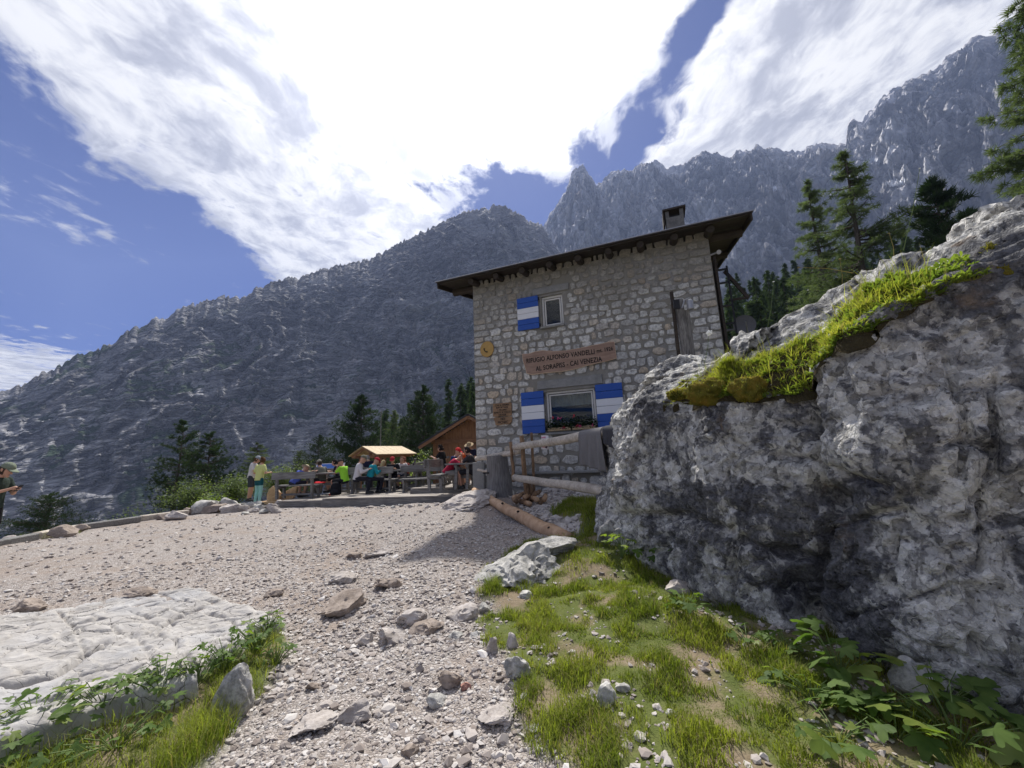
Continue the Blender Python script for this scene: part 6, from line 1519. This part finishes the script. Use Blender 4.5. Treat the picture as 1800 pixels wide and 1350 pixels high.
# carved wooden bench of two leaning boards
cb = P(483, 884, 14.6); c_ = thing('carved_bench', 'carved pale wooden lounger beside the left deck', 'lounger', cb, RAD(-10))
M['carved'] = material('fresh_carved_wood', f_wood((.42, .26, .13), (.60, .42, .25), (3, 3, 3), 2.5, .4, .01), rough=.7)
MB().prism([(-.30, 0), (-.34, .30), (-.26, .50), (-.10, .62), (.04, .60), (.12, .46), (.22, .36), (.26, .0)], -.05, .05).build('end_panel', M['carved'], c_, bevel=.015)
MB().prism([(.10, .20), (.22, .36), (.42, .42), (.62, .52), (.78, .62), (.86, .56), (.80, .30), (.70, .12), (.40, .06)], .05, .14).build('side_panel', M['carved'], c_, bevel=.015)
for k in range(4): MB().box((-.05+.22*k, .28, .22+.03*k), (.2, .7, .05), (0, RAD(-10), 0)).build('slat', M['carved'], c_)
MB().box((.1, .1, .02), (1.3, .5, .10)).build('base_block', M['carved'], c_, bevel=.02)
# ------------------------------------------------------------------ people
def skin_mat(name, c): return material(name, color=c, rough=.6, var=.08)
M['skin'] = skin_mat('skin', (.50, .29, .20)); M['skin_tan'] = skin_mat('tanned_skin', (.40, .21, .14))
CLOTH = {}
def cloth(c):
    k = tuple(c)
    if k not in CLOTH: CLOTH[k] = material('cloth_%d' % len(CLOTH), lambda n, b: (n.put(b.inputs['Base Color'], n.mix(n.noise(n.obj(), 14., 3), tuple(x*.85 for x in c), c)), n.put(b.inputs['Normal'], n.bump(n.noise(n.obj(), 11., 3, .5, .8), .5, .03))), rough=.9, spec=.15)
    return CLOTH[k]
def rcone(mb, a, b, ra, rb, n=10):                       # closed capsule with tapering radius
    a, b = Vector(a), Vector(b); t = (b-a); L = t.length
    if L < 1e-5: return mb.ball(a, ra)
    t /= L; ring = [(-.92, .38), (-.7, .71), (-.38, .92), (0, 1.)]
    pts = [a+t*(ra*k) for k, _ in ring]+[b+t*(rb*-k) for k, _ in ring[::-1]]; rad = [ra*q for _, q in ring]+[rb*q for _, q in ring[::-1]]
    return mb.tube(pts, rad, n)
def loft(mb, rings, n=14):                               # rings: (centre, right axis, forward axis, rx, ry)
    vs = [c+r*(rx*math.cos(2*math.pi*k/n))+f*(ry*math.sin(2*math.pi*k/n)) for (c, r, f, rx, ry) in rings for k in range(n)]
    fs = [(i*n+k, i*n+(k+1) % n, (i+1)*n+(k+1) % n, (i+1)*n+k) for i in range(len(rings)-1) for k in range(n)]
    return mb.add(vs, fs+[tuple(range(n-1, -1, -1)), tuple((len(rings)-1)*n+k for k in range(n))])
def remesh(mb, voxel, smooth=4):
    me = mb.mesh('tmp', []); o = bpy.data.objects.new('tmp', me); COL.objects.link(o)
    m1 = o.modifiers.new('r', 'REMESH'); m1.mode = 'VOXEL'; m1.voxel_size = voxel; m1.use_smooth_shade = True
    m2 = o.modifiers.new('s', 'SMOOTH'); m2.iterations = smooth; m2.factor = .5
    dg = bpy.context.evaluated_depsgraph_get(); dg.update(); res = bpy.data.meshes.new_from_object(o.evaluated_get(dg)); bpy.data.objects.remove(o); bpy.data.meshes.remove(me)
    return res
def ik(a, c, l1, l2, pole):
    a, c, pole = Vector(a), Vector(c), Vector(pole); d = c-a; L = min(d.length, (l1+l2)*.995); d = d.normalized(); c = a+d*L
    x = (l1*l1-l2*l2+L*L)/(2*L); h = math.sqrt(max(0, l1*l1-x*x)); p = pole-d*pole.dot(d); p = p.normalized() if p.length > 1e-4 else Vector((0, 0, -1))
    return a+d*x+p*h, c
def person(label, px, dep, z, yaw, pose='sit', lean=15., hands=None, shirt=(.5, .5, .5), legs=(.03, .03, .035), leg_len='short', sleeve='short', hat=None, hair=None, scale=1., shoe=(.05, .05, .05), skin='skin', head_turn=0., head_down=10., tights=None, voxel=.021, side=0., held=None):
    q = P(px, 850, dep); r = thing('person', label, 'person', (q[0], q[1], z), RAD(yaw), 'people at the hut'); r.scale = (scale,)*3
    pel = Vector((0, 0, .92)) if pose == 'stand' else Vector((0, 0, .53))
    Rl = Euler((RAD(-lean), RAD(side), 0)).to_matrix(); X, Y, Z = Vector((1, 0, 0)), Rl @ Vector((0, 1, 0)), Rl @ Vector((0, 0, 1)); Xs = Rl @ X
    up = lambda h, f=0., s=0.: pel+Z*h+Y*f+Xs*s
    neck = up(.50, .015); Rh = Euler((RAD(-lean*.5-head_down), 0, RAD(head_turn))).to_matrix(); hd = neck+Rh @ Vector((0, .03, .145))
    sh = [up(.435, 0, s*.175) for s in (-1, 1)]
    if hands is None: hands = [(-.18, .36, .80 if pose == 'sit' else 1.08), (.18, .36, .80 if pose == 'sit' else 1.08)]
    arms = [ik(sh[i], hands[i], .275, .25, (s*.6, -.25, -1)) for i, s in ((0, -1), (1, 1))]
    legs_p = []
    for s in (-1, 1):
        hip = pel+Xs*(s*.085)+Vector((0, 0, -.02))
        if pose == 'stand': legs_p.append((hip, Vector((s*.10, .02, .50)), Vector((s*.105, -.02, .085))))
        else: legs_p.append((hip, Vector((s*.13, .43, .50)), Vector((s*.12, .36, .085))))
    # body: one closed surface
    mb = MB()
    rings = [(up(-.09), Xs, Y, .10, .085), (up(-.02), Xs, Y, .150, .110), (up(.08), Xs, Y, .148, .105), (up(.17), Xs, Y, .132, .095), (up(.28), Xs, Y, .150, .108), (up(.38), Xs, Y, .165, .105), (up(.44), Xs, Y, .150, .085), (up(.48), Xs, Y, .085, .065), (up(.51), Xs, Y, .055, .055)]
    loft(mb, rings); rcone(mb, up(.45, .0), neck+(hd-neck)*.45, .056, .052)
    hs = [hd+Rh @ Vector(v) for v in ((0, 0, 0),)]
    hv = MB().ball((0, 0, 0), (.078, .098, .118), 14, 10); mb.add([hd+Rh @ Vector((v[0]*(1-.22*max(0, -v[2]/.118)), v[1], v[2])) for v in hv.v], hv.f)
    rcone(mb, hd+Rh @ Vector((0, .085, -.005)), hd+Rh @ Vector((0, .112, -.03)), .012, .017, 8); rcone(mb, hd+Rh @ Vector((0, .04, -.075)), hd+Rh @ Vector((0, .07, -.095)), .045, .03, 8)
    for s in (-1, 1): rcone(mb, hd+Rh @ Vector((s*.078, -.005, -.02)), hd+Rh @ Vector((s*.082, -.015, .02)), .014, .018, 8)
    for i in (0, 1):
        e, w_ = arms[i]; rcone(mb, sh[i], e, .050, .039); rcone(mb, e, w_, .039, .026)
        hdv = (w_-e).normalized(); rcone(mb, w_, w_+hdv*.075, .026, .034, 8)
        hip, kn, an = legs_p[i]; rcone(mb, hip, kn, .082, .056); rcone(mb, kn, kn.lerp(an, .35), .055, .056); rcone(mb, kn.lerp(an, .35), an, .055, .035); rcone(mb, an+Vector((0, -.03, -.045)), an+Vector((0, .15, -.055)), .035, .03)
    bm_ = remesh(mb, voxel); bm_.materials.clear(); bm_.materials.append(M[skin])
    fg = MB()
    for i in (0, 1):
        e, w_ = arms[i]; hv_ = (w_-e).normalized(); sv = hv_.cross(Vector((0, 0, 1))); sv = sv.normalized() if sv.length > .1 else Vector((1, 0, 0)); dn = sv.cross(hv_).normalized(); pc = w_+hv_*.085
        for k, l_ in enumerate((.062, .075, .070, .055)):
            b0 = pc+sv*((k-1.5)*.019); fg.tube([b0, b0+hv_*l_*.5+dn*-.008, b0+hv_*l_*.85+dn*-.03], [.0095, .009, .007], 6)
        sg_ = 1 if i == 0 else -1; b0 = w_+hv_*.03+sv*(sg_*.028); fg.tube([b0, b0+sv*(sg_*.03)+hv_*.03, b0+sv*(sg_*.035)+hv_*.06+dn*-.012], [.011, .010, .008], 6)
    bmj = bmesh.new(); bmj.from_mesh(bm_); fm = fg.mesh('fingers', [M[skin]], True); bmj.from_mesh(fm); bmj.to_mesh(bm_); bmj.free(); bpy.data.meshes.remove(fm)
    bm_.name = 'body'; link('body', bm_, r)
    ey = MB()
    for s in (-1, 1): ey.ball(hd+Rh @ Vector((s*.032, .088, .012)), .011, 8, 5)
    ey.ball(hd+Rh @ Vector((0, .098, -.062)), (.022, .010, .005), 8, 4); ey.build('eyes_and_mouth', M['char'], r, smooth=True)
    # shirt
    mb = MB(); g = .016
    loft(mb, [(up(-.07), Xs, Y, .155+g, .118+g), (up(.0), Xs, Y, .150+g, .112+g), (up(.15), Xs, Y, .142+g, .103+g), (up(.28), Xs, Y, .152+g, .110+g), (up(.38), Xs, Y, .165+g, .106+g), (up(.445), Xs, Y, .150+g, .086+g), (up(.485), Xs, Y, .085+g, .065+g)])
    for i in (0, 1):
        e, w_ = arms[i]
        if sleeve == 'short': rcone(mb, sh[i], sh[i].lerp(e, .68), .066, .062)
        else: rcone(mb, sh[i], e, .066, .055); rcone(mb, e, e.lerp(w_, .88), .054, .042)
    s_ = remesh(mb, voxel); s_.materials.clear(); s_.materials.append(cloth(shirt)); link('shirt', s_, r)
    # legs
    mb = MB(); loft(mb, [(up(-.13), Xs, Y, .10, .095), (up(-.06), Xs, Y, .165, .125), (up(.03), Xs, Y, .160, .120), (up(.06), Xs, Y, .155, .114)])
    for i in (0, 1):
        hip, kn, an = legs_p[i]
        if leg_len == 'long': rcone(mb, hip, kn, .092, .072); rcone(mb, kn, kn.lerp(an, .9), .070, .055)
        else: rcone(mb, hip, hip.lerp(kn, .82 if leg_len == 'short' else .45), .093, .086)
    s_ = remesh(mb, voxel); s_.materials.clear(); s_.materials.append(cloth(legs)); link('trousers' if leg_len == 'long' else 'shorts', s_, r)
    if tights:
        mb = MB()
        for i in (0, 1):
            hip, kn, an = legs_p[i]; rcone(mb, hip, kn, .086, .063); rcone(mb, kn, kn.lerp(an, .35), .062, .062); rcone(mb, kn.lerp(an, .35), an, .062, .042)
        s_ = remesh(mb, voxel); s_.materials.clear(); s_.materials.append(cloth(tights)); link('leggings', s_, r)
    for i in (0, 1):
        an = legs_p[i][2]; mb = MB(); rcone(mb, an+Vector((0, -.035, -.045)), an+Vector((0, .16, -.052)), .046, .038, 10); rcone(mb, an, an+Vector((0, -.02, -.04)), .046, .046); mb.build('shoe', cloth(shoe), r, smooth=True)
    # hair and hats
    if hair:
        hb = MB(); b_ = MB().ball((0, 0, 0), (.086, .105, .122), 14, 9); style, hc = hair
        keep = [(v[0], min(v[1], .045) if v[2] < .07 else v[1], v[2]) for v in b_.v]; hb.add([hd+Rh @ (Vector(v)+Vector((0, -.012, .012))) for v in keep], b_.f)
        if style == 'bun': hb.ball(hd+Rh @ Vector((0, -.10, .07)), .05, 10, 7)
        if style == 'long': rcone(hb, hd+Rh @ Vector((0, -.06, -.03)), hd+Rh @ Vector((0, -.09, -.24)), .085, .06)
        if style == 'curly':
            for k in range(26): hb.ball(hd+Rh @ Vector((random.uniform(-.09, .09), random.uniform(-.11, .03), random.uniform(-.08, .13))), .036, 7, 5)
        if style == 'tail': rcone(hb, hd+Rh @ Vector((0, -.10, .03)), hd+Rh @ Vector((0, -.15, -.12)), .035, .02)
        hb.build('hair', cloth(hc), r, smooth=True)
    if hat:
        kind, hc = hat; hb = MB(); b_ = MB().ball((0, 0, 0), (.092, .110, .10), 16, 10); hb.add([hd+Rh @ (Vector((v[0], v[1], max(v[2], -.008)))+Vector((0, -.004, .052))) for v in b_.v], b_.f)
        if kind == 'cap':
            n = 9; vs = []
            for dz_ in (0, .008):
                for k in range(n):
                    a = RAD(20)+RAD(140)*k/(n-1); vs += [(.088*math.cos(a), .088*math.sin(a)+.01, .045+dz_), (.085*math.cos(a), .088+.10*math.sin(a), .022+dz_)]
            fs = [(2*k, 2*k+1, 2*k+3, 2*k+2) for k in range(n-1)]+[(2*n+2*k+2, 2*n+2*k+3, 2*n+2*k+1, 2*n+2*k) for k in range(n-1)]
            hb.add([hd+Rh @ Vector(v) for v in vs], fs)
        else:
            n = 20; vs = []
            for dz_ in (0, .008):
                for k in range(n): a = 2*math.pi*k/n; vs += [(.088*math.cos(a), .105*math.sin(a), .05+dz_), (.175*math.cos(a), .19*math.sin(a), .035+dz_)]
            fs = [(2*k, 2*k+1, (2*k+3) % (2*n), (2*k+2) % (2*n)) for k in range(n)]+[(2*n+(2*k+2) % (2*n), 2*n+(2*k+3) % (2*n), 2*n+2*k+1, 2*n+2*k) for k in range(n)]
            hb.add([hd+Rh @ Vector(v) for v in vs], fs)
        hb.build('cap' if kind == 'cap' else 'hat', cloth(hc), r, smooth=True)
    return r, [a[1] for a in arms]
def held_phone(r, hand, label, scale=1.):
    q = r.matrix_basis @ (Vector(hand)+Vector((0, .09, .02))); MBp = thing('phone', label, 'phone', q, r.rotation_euler[2]); MB().box((0, 0, 0), (.075, .012, .15), (RAD(-40), 0, 0)).build('case', M['black_metal'], MBp, bevel=.006)
# yaw: 0 faces away from the yard (+Y), 180 faces the camera, -90 faces right
gl_ = on_ground(-30, 985); gl2 = P(-6, 850, 7.4)
p1, h1 = person('man at left picture edge in dark green shirt and grey cap holding a phone', -8, 7.4, gz1(gl2[0], gl2[1]), -80, 'stand', 4, [(-.06, .30, 1.16), (.08, .30, 1.18)], (.035, .05, .04), (.012, .012, .014), hat=('cap', (.20, .23, .17)), hair=('short', (.06, .04, .03)), voxel=.011, head_down=22)
held_phone(p1, (Vector(h1[0])+Vector(h1[1]))/2, 'phone in the hands of the man at the left edge')
q = DK(0, 0); gz_w = gz1(*P(441, 850, 14.6)[:2])+.10
p2, h2 = person('woman in white shirt and grey cap standing behind the one in yellow', 441, 14.9, gz_w+.02, -75, 'stand', 6, [(-.08, .34, 1.12), (.08, .34, 1.14)], (.62, .60, .60), (.05, .055, .065), hat=('cap', (.30, .32, .36)), hair=('short', (.10, .06, .03)), head_down=22)
held_phone(p2, (Vector(h2[0])+Vector(h2[1]))/2, 'phone held by the woman in white')
person('woman in pale yellow shirt, teal shorts and turquoise leggings seen from behind', 455, 14.1, gz_w-.06, -22, 'stand', 3, [(-.20, .24, 1.10), (.20, .24, 1.12)], (.60, .63, .24), (.012, .09, .105), 'hot', hair=('bun', (.09, .045, .02)), tights=(.30, .56, .50), head_turn=25, head_down=18)
Zd = .56
person('person in blue shirt and straw hat bending over the left table', 516, 14.05, .52, -20, 'sit', 38, [(.10, .62, .86), (.42, .52, .84)], (.07, .10, .36), (.03, .03, .05), hat=('hat', (.50, .44, .32)), side=10, head_down=20)
person('child in white cap at the left table', 543, 15.3, Zd-.02, 170, 'sit', 18, None, (.45, .42, .26), (.1, .1, .1), hat=('cap', (.60, .60, .56)), scale=.88, head_down=20)
person('man in olive-grey shirt and grey cap at the left table', 566, 14.9, Zd, 60, 'sit', 16, None, (.17, .17, .145), (.05, .05, .06), hat=('cap', (.24, .24, .20)), hair=('short', (.05, .035, .03)))
person('man in neon green shirt and dark cap with red shoes', 606, 14.1, Zd-.02, 75, 'sit', 12, [(-.05, .30, 1.0), (.1, .36, .82)], (.30, .66, .05), (.015, .015, .018), hat=('cap', (.05, .05, .05)), skin='skin_tan', shoe=(.55, .05, .03), head_down=18)
person('person in black behind the neon green shirt', 596, 15.6, Zd, 100, 'sit', 14, None, (.02, .02, .025), (.03, .03, .03), hair=('short', (.02, .015, .015)))
person('man in white shirt and olive cap at the middle bench', 627, 13.9, Zd, -70, 'sit', 10, None, (.58, .56, .58), (.02, .02, .03), 'long', 'long', hat=('cap', (.16, .16, .12)), scale=1.06, head_down=16)
person('person in turquoise hoodie and red cap on the middle bench', 649, 14.0, Zd, -48, 'sit', 16, None, (.015, .24, .30), (.02, .02, .03), 'long', 'long', hat=('cap', (.36, .02, .035)), head_down=20)
person('person in navy standing behind the turquoise hoodie', 649, 16.2, .35, 60, 'stand', 6, None, (.025, .025, .06), (.05, .05, .06), 'long', hair=('short', (.30, .28, .27)), scale=.97, head_down=20)
person('child with long blond hair at the middle table', 668, 15.0, Zd, -15, 'sit', 14, None, (.26, .24, .20), (.2, .2, .2), hair=('long', (.38, .30, .17)), scale=.92)
person('person in black jacket and red cap facing the yard at the middle table', 691, 15.4, Zd, 185, 'sit', 14, None, (.02, .02, .025), (.02, .02, .03), 'long', 'long', hat=('cap', (.40, .03, .04)))
person('person in white shirt at the rear table', 705, 16.3, Zd, 200, 'sit', 12, None, (.60, .57, .57), (.05, .05, .06), hair=('short', (.16, .09, .06)))
person('person with red-brown top right of the white shirt at the rear table', 714, 16.8, Zd, 150, 'sit', 10, None, (.26, .06, .05), (.05, .05, .06), hair=('short', (.20, .07, .05)))
person('person in black with curly dark hair holding out an arm near the chalet', 779, 14.0, Zd+.1, 75, 'stand', 6, [(-.12, .42, 1.22), (.15, .2, 1.0)], (.012, .012, .014), (.03, .03, .04), 'long', hair=('curly', (.02, .014, .012)), scale=.90)
person('person in navy shirt and red cap at the right table', 798, 13.3, .74, -120, 'sit', 12, None, (.02, .04, .13), (.03, .03, .05), hat=('cap', (.60, .04, .04)))
person('person in crimson shirt and orange cap slumped over the right table', 785, 12.15, .72, -84, 'sit', 40, [(-.10, .66, .84), (.12, .64, .84)], (.36, .015, .05), (.30, .29, .27), hat=('cap', (.72, .13, .03)), head_down=35, skin='skin')
person('man in navy shirt and straw hat standing by the hut corner', 829, 14.8, .60, 165, 'stand', 8, [(-.1, .36, 1.05), (.1, .36, 1.05)], (.018, .02, .045), (.05, .05, .06), 'short', hat=('hat', (.40, .30, .18)), head_down=25, skin='skin_tan')
person('person in dark clothes sitting at the right table half hidden by the hut corner', 833, 11.9, .74, 80, 'sit', 14, [(-.06, .36, .98), (.06, .36, .9)], (.05, .045, .05), (.02, .02, .025), hair=('short', (.03, .02, .02)), skin='skin_tan')
# bags and jackets
bp_ = P(590, 862, 13.9); b = thing('backpack', 'black backpack on the deck under the neon green shirt', 'backpack', (bp_[0], bp_[1], .56), RAD(10))
mb = MB(); loft(mb, [(Vector((0, 0, .0)), Vector((1, 0, 0)), Vector((0, 1, 0)), .15, .10), (Vector((0, 0, .08)), Vector((1, 0, 0)), Vector((0, 1, 0)), .19, .14), (Vector((0, .01, .34)), Vector((1, 0, 0)), Vector((0, 1, 0)), .17, .12), (Vector((0, .02, .46)), Vector((1, 0, 0)), Vector((0, 1, 0)), .09, .06)])
mb.build('sack', cloth((.012, .012, .016)), b, smooth=True); mb = MB(); loft(mb, [(Vector((0, -.13, .06)), Vector((1, 0, 0)), Vector((0, 1, 0)), .12, .05), (Vector((0, -.13, .22)), Vector((1, 0, 0)), Vector((0, 1, 0)), .11, .05)]); mb.build('pocket', cloth((.02, .02, .026)), b, smooth=True)
for sx in (-1, 1): MB().tube([(sx*.09, .12, .42), (sx*.11, .19, .26), (sx*.10, .13, .06)], .014, 6).build('strap', cloth((.02, .02, .026)), b)
jk = P(560, 852, 14.05); j_ = thing('red_jacket', 'red jacket lying on the left bench end', 'jacket', (jk[0], jk[1], .985), RAD(-7)); v, f = rock_shape(77, 4, 3, .28); v = v/np.ptp(v, axis=0)*np.array([.46, .3, .14]); link('cloth', np_mesh('cloth', v, tris=f, smooth=True, mats=[cloth((.55, .02, .03))]), j_)
for k, (px, col, lab) in enumerate(((585, (.02, .02, .02), 'dark bottle on the left table'), (735, (.03, .03, .04), 'dark bottle on the middle table'), (806, (.35, .2, .05), 'amber glass on the right table'))):
    t0 = (tA, tB, tDp)[k]; zt = (.56, .56, .74)[k]+.78; qx = P(px, 830, float((t0-CC)@CF)); bt = thing('bottle', lab, 'bottle', (t0[0]+(.3, .5, -.1)[k], t0[1], zt)); MB().tube([(0, 0, 0), (0, 0, .13), (0, 0, .18), (0, 0, .24)], [.033, .033, .015, .014], 10).build('glass_body', cloth(col), bt, smooth=True); MB().tube([(0, 0, .241), (0, 0, .262)], .016, 8).build('cap', M['grey_metal'], bt)
